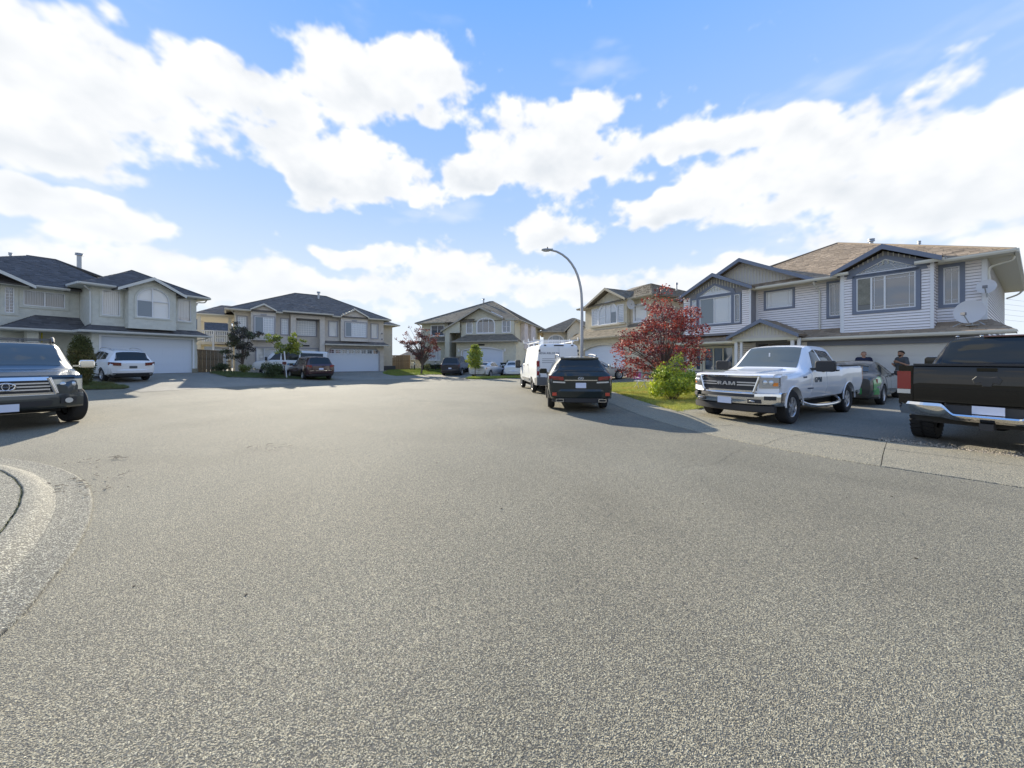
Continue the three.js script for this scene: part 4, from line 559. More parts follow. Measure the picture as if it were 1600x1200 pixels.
  // right end wall
  wall(H, rect(-0.2, 0, 0, 0.1), [], -0.21, sheath, 0.1); box(H, 'wall', [-0.2, 0, -0.2, 5.4, -12, -0.21], sheath); siding(-12, -0.01, 2.66, 5.38, 0, [], 0); siding(-12, -0.3, -0.1, 2.6, 0, [], 0.012); box(H, 'corner_trim', [-0.02, 0.03, 2.7, 5.38, -0.1, 0], Wt); box(H, 'corner_trim', [-0.02, 0.03, 0, 5.38, -12.05, -11.93], Wt);
  box(H, 'wall', [-12.2, -12.0, -0.2, 5.4, -12, -0.21], sheath); siding(-12, -0.05, 0, 5.38, 0, [], -12.23); wall(H, rect(-12.2, 0, -0.2, 5.4), [], -12, sheath);
  // lower storey
  const lwA = W(-10.95, -9.2, 0.75, 2.2), lwB = W(-11.5, -11.15, 0.75, 2.2);
  wall(H, rect(-12.2, -7.9, -0.2, 2.5), holes([lwA, lwB]), 0.02, sheath, 0.2); siding(-12.1, -8.0, 0, 2.42, 0.02, [lwA, lwB]); win(H, lwA, 0.02, { frame: M.cream, trim: M.cream, tw: 0.07, mull: [0.33, 0.66], look: 'glass' }); win(H, lwB, 0.02, { frame: M.cream, trim: M.cream, tw: 0.06, look: 'glass' });
  wall(H, rect(-7.9, -5.7, -0.2, 2.5), [], -1.4, sheath, 0.2); siding(-7.9, -5.7, 0, 2.45, -1.4, [W(-7.3, -6.3, 0, 2.1)]); box(H, 'entry_door', [-7.25, -6.35, 0, 2.08, -1.4, -1.35], M.woodDark);
  box(H, 'wall', [-8.1, -7.9, -0.2, 2.5, -1.4, -0.2], sheath); box(H, 'wall', [-5.7, -5.5, -0.2, 2.5, -1.4, 0.45], sheath);
  wall(H, [[-5.7, -0.2], [-5.35, -0.2], [-5.35, 2.12], [-0.45, 2.12], [-0.45, -0.2], [0, -0.2], [0, 2.5], [-5.7, 2.5]], [], 0.6, sheath, 0.2); box(H, 'wall', [-0.2, -0.002, -0.2, 2.5, -0.2, 0.4], sheath);
  box(H, 'door_header', [-5.45, -0.35, 2.1, 2.3, 0.602, 0.64], B); siding(-5.68, -5.4, 0, 2.3, 0.6); siding(-0.4, -0.03, 0, 2.3, 0.6); garageDoor(H, -5.35, -0.45, 0.02, 2.12, 0.5, 4, 8, std([0.66, 0.67, 0.66], { roughness: 0.5 }));
  for (const x of [-8.35, -5.75]) { const c = mesh('porch_column', bx(x - 0.07, x + 0.07, -0.1, 2.5, 1.5, 1.64), Wt, H); mesh('porch_column', bx(x + 0.2, x + 0.32, -0.1, 2.5, 1.5, 1.62), Wt, H); }
  // roofs
  const ap = [-5.63, 8.4, -5];
  const faces = [[[-11.9, 5.45, 0.6], [0.68, 5.45, 0.6], ap], [[0.68, 5.45, 0.6], [0.68, 5.45, -12.6], [-5.63, 8.4, -7], ap], [[-12.7, 5.45, -12.6], [-12.7, 5.45, 0.6], ap, [-5.63, 8.4, -7]], [[0.68, 5.45, -12.6], [-12.7, 5.45, -12.6], [-5.63, 8.4, -7]],
    ...gableFaces(-12.3, 5.42, -8.67, 7.34, -5.1, 5.46, 0.5, -3.5), ...gableFaces(-12.0, 5.52, -9.9, 6.63, -7.76, 5.5, 1.12, -1), ...gableFaces(-4.41, 5.52, -2.68, 6.43, -1.0, 5.52, 1.12, -1.3),
    [[-6.0, 2.48, 1.25], [0.7, 2.48, 1.25], [0.1, 2.98, 0.0], [-6.0, 2.98, 0.0]], [[0.7, 2.48, 1.25], [0.7, 2.48, -0.2], [0.1, 2.98, 0.0]], [[-12.3, 2.48, 1.25], [-8.2, 2.48, 1.25], [-8.2, 3.02, 0.02], [-12.0, 3.02, 0.02]],
    ...gableFaces(-8.7, 2.66, -7.0, 3.54, -5.37, 2.66, 2.0, 0.0)];
  const R = roof(H, faces, tone, deck, 29, 0.16); ridgeCap(R, [[0.68, 5.46, 0.6], [-5.63, 8.41, -5], [-12.7, 5.46, 0.6]], deck); ridgeCap(R, [[-5.63, 8.41, -5], [-5.63, 8.41, -7]], deck);
  barge(H, -12.3, 5.42, -8.67, 7.34, -5.1, 5.46, 0.5, B); barge(H, -12.0, 5.52, -9.9, 6.63, -7.76, 5.5, 1.1, B); barge(H, -4.41, 5.52, -2.68, 6.43, -1.0, 5.52, 1.1, B); barge(H, -8.7, 2.66, -7.0, 3.54, -5.37, 2.66, 2.0, B, 0.2);
  gw([[-8.5, 2.55], [-5.55, 2.55], [-5.55, 2.68], [-7.0, 3.42], [-8.5, 2.68]], 1.7, 0.08); battens(-8.4, -5.6, -7, 2.7, 0.52, 0.52, 3.6, 1.7); box(H, 'beam', [-8.5, -5.55, 2.42, 2.56, 1.45, 1.72], M.cream);
  gutter(H, -8.6, -4.3, 5.46, 0.62); gutter(H, -1.15, 0.7, 5.46, 0.62); gutter(H, -4.35, -3.8, 5.46, 1.0); gutter(H, -1.75, -0.95, 5.46, 1.0); gutterZ(H, 0.7, 5.46, -12.6, 0.62); gutter(H, -6.05, 0.72, 2.48, 1.27); gutter(H, -12.3, -8.3, 2.48, 1.27);
  soffit(H, -8.0, -4.15, 5.38, 0.02, 0.58); soffit(H, -1.25, 0.66, 5.38, 0.02, 0.58); soffit(H, 0.03, 0.66, 5.37, -12.4, 0.01); soffit(H, -6, 0.68, 2.4, 0.62, 1.2); soffit(H, -12.3, -8.2, 2.4, 0.04, 1.2);
  downpipe(H, [[-5.2, 5.34, 0.6], [-5.2, 5.2, 0.5], [-5.12, 4.96, 0.1], [-5.1, 4.8, 0.07], [-5.1, 4, 0.07], [-5.1, 2.95, 0.07]]); downpipe(H, [[0.62, 5.34, -0.1], [0.6, 5.2, -0.1], [0.3, 5.1, -0.1], [0.08, 5.0, -0.1], [0.07, 4.4, -0.1]]); downpipe(H, [[0.66, 5.34, -11.6], [0.5, 5.1, -11.6], [0.1, 4.9, -11.6]]);
  vent(H, -4.2, 7.75, -5.1, 0.4, 0.09, 'roof_vent'); vent(H, -2.2, 7.0, -3.6, 0.2, 0.04, 'vent_pipe');
  box(H, 'floodlight', [0.04, 0.2, 2.72, 2.8, -1.2, -0.9], M.white);
}

// ---------------------------------------------------------------- vehicles: own axes are z forward, x to the vehicle's left, y up from the road
const font = await new FontLoader().loadAsync('fonts/droid/droid_sans_bold.typeface.json');
function text(s, size, depth = 0.004, wide = 1) { const g = new TextGeometry(s, { font, size, depth, curveSegments: 4, bevelEnabled: false }); g.computeBoundingBox(); const b = g.boundingBox; g.translate(-(b.min.x + b.max.x) / 2, -(b.min.y + b.max.y) / 2, 0); g.scale(wide, 1, 1); return g; }
// stations along the body: [z, top, belt, half width at belt, half width at roof edge, underside, half width]
function curveOf(keys) {
  const K = keys.slice().sort((a, b) => a[0] - b[0]), n = K.length, m = keys[0].length - 1;
  const T = []; for (let c = 1; c <= m; c++) { const d = [], t = new Array(n).fill(0); for (let i = 0; i < n - 1; i++) d.push((K[i + 1][c] - K[i][c]) / (K[i + 1][0] - K[i][0])); for (let i = 1; i < n - 1; i++) t[i] = d[i - 1] * d[i] <= 0 ? 0 : 2 / (1 / d[i - 1] + 1 / d[i]); t[0] = d[0]; t[n - 1] = d[n - 2]; T.push(t); }
  return z => { z = clamp(z, K[0][0], K[n - 1][0]); let i = 0; while (i < n - 2 && z > K[i + 1][0]) i++; const h = K[i + 1][0] - K[i][0], s = (z - K[i][0]) / h, a = (1 + 2 * s) * (1 - s) ** 2, b = s * (1 - s) ** 2, c = s * s * (3 - 2 * s), e = s * s * (s - 1); const o = []; for (let q = 0; q < m; q++) o.push(a * K[i][q + 1] + b * h * T[q][i] + c * K[i + 1][q + 1] + e * h * T[q][i + 1]); return o; };
}
function ringOf([yT, yB, wB, wR, yb, w]) {
  const rc = Math.min(0.10, Math.max(0.015, (yT - yB) * 0.4)), ys = yT - rc, l = (t) => [mix(wB, wR, t + 0.25 * t * (1 - t) * -1), mix(yB, ys, t)];
  const h = yB - yb;
  return [[0, yb], [0.84 * w, yb], [0.955 * w, yb + 0.08], [w, yb + 0.42 * h], [w * 0.995, yb + 0.72 * h], [mix(wB, w, 0.65), yB - 0.06 * Math.min(1, h)], [wB, yB], l(0.33), l(0.68), [wR, ys], [wR * 0.9, yT - rc * 0.38], [wR * 0.55, yT - rc * 0.08], [0, yT]];
}
const NK = 12;                                             // ring points from keel to roof; k runs 0..24 round the whole section
function surfOf(keys) {
  const c = curveOf(keys);
  const S = (z, k) => { k = ((k % 24) + 24) % 24; const mir = k > NK, q = mir ? 24 - k : k, r = ringOf(c(z)), i = Math.min(Math.floor(q), NK - 1), t = q - i, x = mix(r[i][0], r[i + 1][0], t), y = mix(r[i][1], r[i + 1][1], t); return V3(mir ? -x : x, y, z); };
  S.ring = z => ringOf(c(z)); S.curve = c; return S;
}
function loft(S, keys, step = 0.08) {
  const K = keys.map(k => k[0]).sort((a, b) => a - b), zs = []; for (let i = 0; i < K.length - 1; i++) { const n = Math.max(1, Math.ceil((K[i + 1] - K[i]) / step)); for (let j = 0; j < n; j++) zs.push(mix(K[i], K[i + 1], j / n)); } zs.push(K[K.length - 1]);
  const pos = [], idx = []; for (const z of zs) { const r = S.ring(z); for (let k = 0; k < 24; k++) { const q = k > NK ? 24 - k : k; pos.push(k > NK ? -r[q][0] : r[q][0], r[q][1], z); } }
  for (let i = 0; i < zs.length - 1; i++) for (let k = 0; k < 24; k++) { const a = i * 24 + k, b = i * 24 + (k + 1) % 24; idx.push(a, b, a + 24, b, b + 24, a + 24); }
  for (const [row, flip] of [[0, 1], [zs.length - 1, 0]]) { const c = pos.length / 3; let y = 0; for (let k = 0; k < 24; k++) y += pos[(row * 24 + k) * 3 + 1]; pos.push(0, y / 24, zs[row]); for (let k = 0; k < 24; k++) { const a = row * 24 + k, b = row * 24 + (k + 1) % 24; flip ? idx.push(c, b, a) : idx.push(c, a, b); } }
  const g = new THREE.BufferGeometry(); g.setAttribute('position', new THREE.Float32BufferAttribute(pos, 3)); g.setIndex(idx); g.computeVertexNormals(); return g;
}
const csg = new Evaluator(); csg.attributes = ['position', 'normal']; csg.useGroups = false;
function carve(g, cutters) { let b = new Brush(g); b.updateMatrixWorld(); for (const c of cutters) { const q = new Brush(c); q.updateMatrixWorld(); b = csg.evaluate(b, q, SUBTRACTION); } return toCreasedNormals(plain(b.geometry), 0.55); }
const xcyl = (r, x0, x1, y, z, seg = 28) => { const g = cyl(r, r, Math.abs(x1 - x0), seg); g.rotateZ(Math.PI / 2); g.translate((x0 + x1) / 2, y, z); return g; };
// a patch of the body's own surface, lifted by off; corners [z, k] in order round the patch
function patch(S, c, off, nu = 8, nv = 8, thick = 0) {
  const pos = [], idx = [], P = (u, v) => { const z = mix(mix(c[0][0], c[1][0], u), mix(c[3][0], c[2][0], u), v), k = mix(mix(c[0][1], c[1][1], u), mix(c[3][1], c[2][1], u), v); return S(z, k); };
  const put = (u, v, o) => { const e = 0.004, p = P(u, v), a = P(Math.min(1, u + e), v).sub(P(Math.max(0, u - e), v)), b = P(u, Math.min(1, v + e)).sub(P(u, Math.max(0, v - e))), n = a.cross(b).normalize(); const out = V3(p.x, p.y - 0.9, 0); out.z = 0; if (n.dot(V3(p.x, p.y - 0.95, 0)) < 0) n.negate(); p.addScaledVector(n, o); pos.push(p.x, p.y, p.z); };
  for (let j = 0; j <= nv; j++) for (let i = 0; i <= nu; i++) put(i / nu, j / nv, off);
  for (let j = 0; j < nv; j++) for (let i = 0; i < nu; i++) { const a = j * (nu + 1) + i, b = a + 1, d = a + nu + 1, e = d + 1; idx.push(a, b, d, b, e, d); }
  if (thick) { const edge = []; for (let i = 0; i <= nu; i++) edge.push([i / nu, 0]); for (let j = 1; j <= nv; j++) edge.push([1, j / nv]); for (let i = nu - 1; i >= 0; i--) edge.push([i / nu, 1]); for (let j = nv - 1; j > 0; j--) edge.push([0, j / nv]); const s = pos.length / 3; for (const [u, v] of edge) { put(u, v, off); put(u, v, off - thick); } const m = edge.length; for (let i = 0; i < m; i++) { const a = s + i * 2, b = s + ((i + 1) % m) * 2; idx.push(a, a + 1, b, b, a + 1, b + 1); } }
  const g = new THREE.BufferGeometry(); g.setAttribute('position', new THREE.Float32BufferAttribute(pos, 3)); g.setIndex(idx); g.computeVertexNormals(); return g;
}
// something that runs across the nose or the tail: profile [y, out] swept over x0..x1 along the bowed line z = zf - b |x/w|^p
function sweepX(prof, x0, x1, zf, b, w, p = 3, dir = 1, n = 22) {
  const pos = [], idx = [], m = prof.length; for (let i = 0; i <= n; i++) { const x = mix(x0, x1, i / n), z = zf - b * Math.abs(x / w) ** p; for (const [y, o] of prof) pos.push(x, typeof y === 'function' ? y(x) : y, dir * (z + (typeof o === 'function' ? o(x) : o))); }
  for (let i = 0; i < n; i++) for (let k = 0; k < m; k++) { const a = i * m + k, c = i * m + (k + 1) % m, d = a + m, e = c + m; dir > 0 ? idx.push(a, d, c, c, d, e) : idx.push(a, c, d, c, e, d); }
  for (const [row, f] of [[0, 0], [n, 1]]) for (let k = 1; k < m - 1; k++) { const o = row * m; (f ^ (dir < 0)) ? idx.push(o, o + k + 1, o + k) : idx.push(o, o + k, o + k + 1); }
  const g = new THREE.BufferGeometry(); g.setAttribute('position', new THREE.Float32BufferAttribute(pos, 3)); g.setIndex(idx); g.computeVertexNormals(); return toCreasedNormals(plain(g), 0.5);
}
const slabP = (y0, y1, t = 0.08, r = 0.015) => [[y0 + r, 0], [y1 - r, 0], [y1, -r], [y1, -t], [y0, -t], [y0, -r]];
const CM = {
  glass: phys([0.02, 0.023, 0.022], { roughness: 0.02, ior: 1.5 }), screen: phys([0.085, 0.1, 0.1], { roughness: 0.02, ior: 1.55 }), tyre: std([0.022, 0.022, 0.023], { roughness: 0.9 }), alloy: std([0.55, 0.55, 0.56], { metalness: 0.75, roughness: 0.3 }), darkAlloy: std([0.2, 0.2, 0.21], { metalness: 0.6, roughness: 0.35 }), chrome: std([0.72, 0.72, 0.73], { metalness: 1, roughness: 0.08 }),
  plastic: std([0.03, 0.03, 0.032], { roughness: 0.65 }), greyPlastic: std([0.13, 0.13, 0.13], { roughness: 0.7 }), red: phys([0.24, 0.012, 0.012], { roughness: 0.15, clearcoat: 1 }), darkRed: phys([0.12, 0.008, 0.008], { roughness: 0.15, clearcoat: 1 }), lamp: phys([0.62, 0.63, 0.62], { roughness: 0.12, metalness: 0.4, clearcoat: 1 }), amber: phys([0.75, 0.22, 0.02], { roughness: 0.2, clearcoat: 1 }), plate: std([0.62, 0.66, 0.78], { roughness: 0.5 }), reflector: phys([0.5, 0.06, 0.03], { roughness: 0.3 }), under: std([0.02, 0.02, 0.02], { roughness: 0.9 }),
};
function wheelGeo(R, w, rim, spokes, off = false) {
  const tyre = new THREE.LatheGeometry([[rim - 0.01, -w / 2 + 0.03], [rim + 0.01, -w / 2 + 0.008], [R - 0.045, -w / 2], [R - 0.012, -w / 2 + 0.02], [R, -w / 2 + 0.05], [R, w / 2 - 0.05], [R - 0.012, w / 2 - 0.02], [R - 0.045, w / 2], [rim + 0.01, w / 2 - 0.008], [rim - 0.01, w / 2 - 0.03]].map(p => new THREE.Vector2(...p)), 40); tyre.rotateZ(-Math.PI / 2);
  const T = [tyre], nt = off ? 30 : 0; for (let i = 0; i < nt; i++) { const a = i / nt * 6.283; for (const s of [-1, 1]) { const g = bx(s * w * 0.02, s * w * 0.47, -0.014, 0.014, R * 0.22 * 0.6 * -0.3, R * 0.14); g.rotateY(s * 0.25); g.translate(0, R + 0.001, 0); g.rotateX(a + (s > 0 ? 0.1 : 0)); T.push(g); } }
  const L = [], dish = new THREE.LatheGeometry([[rim, w / 2 - 0.03], [rim - 0.02, w / 2 - 0.02], [rim - 0.035, w / 2 - 0.05], [rim - 0.04, -w / 2 + 0.04]].map(p => new THREE.Vector2(...p)), 32); dish.rotateZ(-Math.PI / 2); L.push(dish);
  for (let i = 0; i < spokes; i++) { const s = new THREE.BoxGeometry(0.035, rim - 0.05, rim * (spokes > 6 ? 0.16 : 0.3)); s.translate(w / 2 - 0.05, (rim - 0.05) / 2 + 0.03, 0); s.rotateX(i / spokes * 6.283); L.push(s); }
  L.push(xcyl(0.075, w / 2 - 0.07, w / 2 - 0.022, 0, 0, 18)); const back = xcyl(rim - 0.03, w / 2 - 0.14, w / 2 - 0.12, 0, 0, 28);
  return { tyre: mg(T), rim: mg(L), back: mg([back]), R };
}
function addWheels(G, wg, track, zf, zr, rimM = CM.alloy, steer = 0) { for (const [x, z] of [[track, zf], [-track, zf], [track, zr], [-track, zr]]) { const w = mesh('wheel', wg.tyre, CM.tyre, G); w.position.set(x, wg.R, z); w.rotation.y = (x < 0 ? Math.PI : 0) + (z > 0 ? steer : 0); mesh('rim', wg.rim, rimM, w); mesh('brake_disc', wg.back, CM.plastic, w); } }
function place(G, X, Z, hx, hz, zf, zr, up = 0) { const L = Math.hypot(hx, hz); hx /= L; hz /= L; G.rotation.y = Math.atan2(hx, -hz); const yf = gh(X + hx * zf, Z + hz * zf), yr = gh(X + hx * zr, Z + hz * zr); G.position.set(X, (yf * -zr + yr * zf) / (zf - zr) + 0.012 + up, -Z); G.rotation.x = -Math.atan2(yf - yr, zf - zr); }
const boxMirror = (w, h) => { const s = new THREE.Shape(), r = Math.min(w, h) * 0.45; s.moveTo(-w + r, -h); s.lineTo(w - r, -h); s.quadraticCurveTo(w, -h, w, -h + r); s.lineTo(w, h - r); s.quadraticCurveTo(w, h, w - r, h); s.lineTo(-w + r, h); s.quadraticCurveTo(-w, h, -w, h - r); s.lineTo(-w, -h + r); s.quadraticCurveTo(-w, -h, -w + r, -h); const g = new THREE.ExtrudeGeometry(s, { depth: 0.08, bevelEnabled: true, bevelSize: 0.02, bevelThickness: 0.03, bevelSegments: 2, curveSegments: 5 }); return g.translate(0, 0, -0.04); };
function vehicle(name, label, cat, s) {
  const G = thing(name, label, cat, 0, 0, 0), S = surfOf(s.keys), arches = []; G.userData.group = 'vehicles parked around the court';
  for (const z of [s.zf, s.zr]) for (const sd of [-1, 1]) arches.push(xcyl(s.arch, sd * (s.W - 0.36), sd * (s.W + 0.3), s.wheel.R + (s.archUp || 0), z));
  const body = mesh('body', carve(loft(S, s.keys), [...arches, ...(s.cut || [])]), s.paint, G); mesh('underbody', bx(-s.W + 0.32, s.W - 0.32, s.under || 0.22, s.floor || 0.5, s.zr - 0.5, s.zf + 0.5), CM.under, G);
  addWheels(G, s.wheel, s.track, s.zf, s.zr, s.rim, s.steer || 0);
  if (s.screen) mesh('windshield', patch(S, s.screen, 0.006, 10, 10, 0.01), s.glass || CM.screen, G);
  if (s.rear) mesh('rear_window', patch(S, s.rear, 0.006, 10, 10, 0.01), CM.glass, G);
  for (const c of s.side || []) for (const sd of [0, 1]) mesh('side_window', patch(S, c.map(([z, k]) => [z, sd ? 24 - k : k]), 0.006, 8, 6, 0.01), CM.glass, G);
  for (const c of s.doors || []) for (const sd of [0, 1]) { const d = mesh('door', patch(S, c.map(([z, k]) => [z, sd ? 24 - k : k]), 0.007, 8, 8, 0.012), s.paint, G), zh = Math.min(c[0][0], c[1][0]) + 0.17, p = S(zh, sd ? 24 - 5.05 : 5.05); mesh('door_handle', bx(p.x - 0.03, p.x + 0.03, p.y - 0.02, p.y + 0.02, zh - 0.1, zh + 0.1), s.handle || s.paint, d); }
  for (const [z, k, m] of s.lines || []) { }
  if (s.mirror) for (const sd of [-1, 1]) { const [x, y, z, w, h] = s.mirror, g = boxMirror(w, h); g.translate(sd * (x + w), y, z); const mm = mesh('side_mirror', mg([g, bx(sd * (x - 0.12), sd * (x + 0.06), y - h * 0.9, y - h * 0.4, z - 0.03, z + 0.05)]), s.mirrorM || s.paint, G); mesh('mirror_glass', bx(sd * (x + w * 0.3), sd * (x + w * 1.75), y - h * 0.6, y + h * 0.6, z - 0.08, z - 0.072), CM.glass, mm); }
  for (const b of s.bumpers || []) mesh(b.name || 'bumper', sweepX(b.p, -b.w, b.w, b.z, b.b, b.w, b.e || 3, b.d), b.m || s.paint, G);
  return { G, S, body };
}
const tail = (G, x0, x1, y0, y1, z, b, w, m = CM.red, e = 3, slope = 0) => { for (const sd of [-1, 1]) { const lo = x => y0 + slope * Math.abs(x), hi = x => y1 + slope * Math.abs(x); mesh('taillight', sweepX([[x => lo(x), 0.004], [x => hi(x), 0.004], [x => hi(x), -0.06], [x => lo(x), -0.06]], sd > 0 ? x0 : -x1, sd > 0 ? x1 : -x0, z, b, w, e, -1, 10), m, G); } };
const head = (G, x0, x1, y0, y1, z, b, w, m = CM.lamp, e = 3) => { for (const sd of [-1, 1]) mesh('headlight', sweepX([[y0, 0.006], [y1, -0.01], [y1, -0.08], [y0, -0.08]], sd > 0 ? x0 : -x1, sd > 0 ? x1 : -x0, z, b, w, e, 1, 10), m, G); };
const plateAt = (G, y, z, dir, w = 0.15) => mesh('licence_plate', bx(-w, w, y - 0.075, y + 0.075, z, z + dir * 0.012), CM.plate, G);
function sedanKeys(L, W, H, o = {}) { const a = L / 2, b = o.belt || 0.93; return [[a - 0.02, 0.60, 0.56, W * 0.66, W * 0.5, 0.24, W * 0.70], [a - 0.16, 0.68, 0.64, W * 0.8, W * 0.62, 0.2, W * 0.86], [a - 0.5, 0.78, 0.73, W * 0.87, W * 0.72, 0.2, W * 0.96], [a - 1.0, 0.88, 0.82, W * 0.9, W * 0.75, 0.2, W], [a - 1.35, 0.97, 0.9, W * 0.91, W * 0.76, 0.2, W], [a - 1.75, 1.2, b, W * 0.91, W * 0.72, 0.2, W], [a - 2.15, H - 0.05, b + 0.01, W * 0.91, W * 0.64, 0.2, W], [a - 2.6, H, b + 0.02, W * 0.91, W * 0.62, 0.2, W], [-0.35, H - 0.01, b + 0.03, W * 0.91, W * 0.62, 0.2, W], [-a + 1.25, H - 0.14, b + 0.05, W * 0.9, W * 0.62, 0.2, W], [-a + 0.75, b + 0.17, b + 0.06, W * 0.88, W * 0.68, 0.22, W * 0.98], [-a + 0.4, b + 0.12, b + 0.05, W * 0.85, W * 0.7, 0.26, W * 0.95], [-a + 0.06, b + 0.08, b + 0.02, W * 0.8, W * 0.68, 0.3, W * 0.88], [-a, b + 0.02, b - 0.03, W * 0.76, W * 0.62, 0.34, W * 0.82]]; }
function suvKeys(L, W, H, o = {}) { const a = L / 2, b = o.belt || 1.05, hd = o.hood || 1.02, u = o.bot || 0.3, r = o.roof || 0.68; return [[a - 0.06, hd - 0.22, hd - 0.28, W * 0.72, W * 0.55, u + 0.08, W * 0.78], [a - 0.22, hd - 0.08, hd - 0.14, W * 0.85, W * 0.66, u, W * 0.92], [a - 0.6, hd - 0.01, hd - 0.06, W * 0.9, W * 0.74, u, W * 0.98], [a - 1.2, hd + 0.05, hd, W * 0.93, W * 0.78, u, W], [a - 1.42, hd + 0.13, hd + 0.02, W * 0.93, W * 0.78, u, W], [a - 1.85, H - 0.26, b, W * 0.93, W * 0.73, u, W], [a - 2.2, H - 0.05, b, W * 0.93, W * r, u, W], [a - 2.7, H, b + 0.01, W * 0.93, W * r, u, W], [-0.6, H, b + 0.03, W * 0.93, W * r, u, W], [-a + 0.75, H - 0.04, b + 0.06, W * 0.93, W * r, u, W], [-a + 0.36, H - 0.09, b + 0.06, W * 0.92, W * r * 0.97, u + 0.03, W * 0.99], [-a + 0.22, H - 0.34, b + 0.05, W * 0.91, W * r * 1.05, u + 0.05, W * 0.98], [-a + 0.1, b + 0.14, b + 0.03, W * 0.89, W * 0.78, u + 0.08, W * 0.965], [-a + 0.045, b + 0.05, b - 0.02, W * 0.87, W * 0.78, u + 0.1, W * 0.94], [-a, b - 0.02, b - 0.07, W * 0.82, W * 0.73, u + 0.14, W * 0.89]]; }
const suvGlass = (L, H) => { const a = L / 2; return { screen: [[a - 1.46, 10.0], [a - 1.46, 14.0], [a - 2.16, 14.0], [a - 2.16, 10.0]], rear: [[-a + 0.085, 9.6], [-a + 0.085, 14.4], [-a + 0.34, 14.3], [-a + 0.34, 9.7]], side: [[[a - 1.95, 6.25], [a - 2.72, 6.25], [a - 2.72, 8.7], [a - 2.32, 8.6]], [[a - 2.78, 6.25], [-a + 1.5, 6.25], [-a + 1.4, 8.6], [a - 2.78, 8.7]], [[-a + 1.42, 6.3], [-a + 0.75, 6.6], [-a + 0.85, 8.4], [-a + 1.34, 8.6]]], doors: [[[a - 1.5, 1.9], [a - 2.74, 1.9], [a - 2.74, 5.9], [a - 1.62, 5.9]], [[a - 2.76, 1.9], [-a + 1.5, 1.9], [-a + 1.32, 5.9], [a - 2.76, 5.9]]] }; };
const W5 = wheelGeo(0.35, 0.225, 0.235, 5), W10 = wheelGeo(0.335, 0.215, 0.225, 10), W6 = wheelGeo(0.40, 0.27, 0.245, 6), WM = wheelGeo(0.43, 0.32, 0.235, 6, true), WV = wheelGeo(0.345, 0.22, 0.21, 12);

// ---- dark green grey crossover seen from behind
{
  const p = paint([0.014, 0.020, 0.019], { metalness: 0.1, roughness: 0.35, specularIntensity: 0.3 }), L = 4.9, W = 0.945, g = suvGlass(L, 1.68), a = L / 2;
  const { G } = vehicle('crossover', 'dark green grey crossover seen from behind, parked behind the white van', 'car', { keys: suvKeys(L, W, 1.68, { belt: 1.08, roof: 0.66 }), W, zf: 1.5, zr: -1.3, arch: 0.4, wheel: W5, track: 0.82, paint: p, ...g, mirror: [0.93, 1.12, 0.72, 0.12, 0.075] });
  mesh('tailgate', sweepX([[0.66, 0.035], [1.06, 0.035], [1.06, -0.05], [0.66, -0.05]], -0.62, 0.62, a - 0.01, 0.06, 0.92, 3, -1), p, G);
  mesh('rear_bumper', sweepX([[0.38, -0.02], [0.44, 0.06], [0.62, 0.085], [0.68, 0.06], [0.68, -0.2], [0.38, -0.2]], -0.93, 0.93, a, 0.34, 0.93, 4, -1), p, G); mesh('bumper_skirt', sweepX([[0.28, -0.06], [0.3, 0.04], [0.42, 0.05], [0.42, -0.2], [0.28, -0.2]], -0.82, 0.82, a, 0.25, 0.85, 4, -1), CM.plastic, G);
  tail(G, 0.5, 0.915, 0.90, 1.0, a + 0.035, 0.16, 0.93, CM.red, 9, 0.07); tail(G, 0.62, 0.9, 0.915, 0.945, a + 0.042, 0.16, 0.93, CM.darkRed, 9, 0.07); tail(G, 0.45, 0.86, 0.835, 0.875, a + 0.04, 0.16, 0.93, CM.lamp, 9, 0.04); mesh('chrome_strip', sweepX([[0.925, 0.055], [0.95, 0.055], [0.95, 0], [0.925, 0]], -0.47, 0.47, a - 0.005, 0.05, 0.92, 3, -1), CM.chrome, G);
  for (const s of [-1, 1]) { mesh('reflector', bx(s * 0.7, s * 0.82, 0.49, 0.58, -a - 0.03, -a + 0.1), CM.reflector, G); mesh('exhaust_tip', mg([bx(s * 0.5, s * 0.72, 0.31, 0.40, -a - 0.06, -a + 0.2)]), CM.chrome, G); mesh('exhaust_tip', bx(s * 0.515, s * 0.705, 0.325, 0.385, -a - 0.064, -a - 0.06), CM.under, G); mesh('roof_rail', tube([[s * 0.6, 1.6, 0.55], [s * 0.6, 1.69, 0.4], [s * 0.58, 1.715, -0.6], [s * 0.57, 1.66, -1.6]], 0.02, 6, 14), CM.alloy, G); }
  plateAt(G, 0.79, -a - 0.03, -1); mesh('spoiler', sweepX([[1.55, 0], [1.6, 0], [1.615, -0.25], [1.58, -0.25]], -0.56, 0.56, a - 0.27, 0.08, 0.6, 3, -1), p, G); mesh('antenna', mg([new THREE.ConeGeometry(0.035, 0.09, 8).translate(0, 1.72, -1.75)]), CM.plastic, G); mesh('wiper', bar([-0.02, 1.1, -a + 0.08], [0.42, 1.16, -a + 0.1], 0.012, 5), CM.plastic, G);
  const em = new THREE.TorusGeometry(0.075, 0.009, 6, 24); em.scale(1, 0.55, 1); mesh('emblem', mg([em.translate(0, 0.99, -a - 0.05), bar([-0.035, 0.96, -a - 0.05], [-0.02, 1.02, -a - 0.05], 0.008), bar([0.02, 0.96, -a - 0.05], [0.035, 1.02, -a - 0.05], 0.008), bar([-0.03, 0.985, -a - 0.05], [0.03, 0.995, -a - 0.05], 0.007)]), CM.chrome, G);
  place(G, 2.18, 12.85, 0.075, 1, 1.5, -1.3);
}
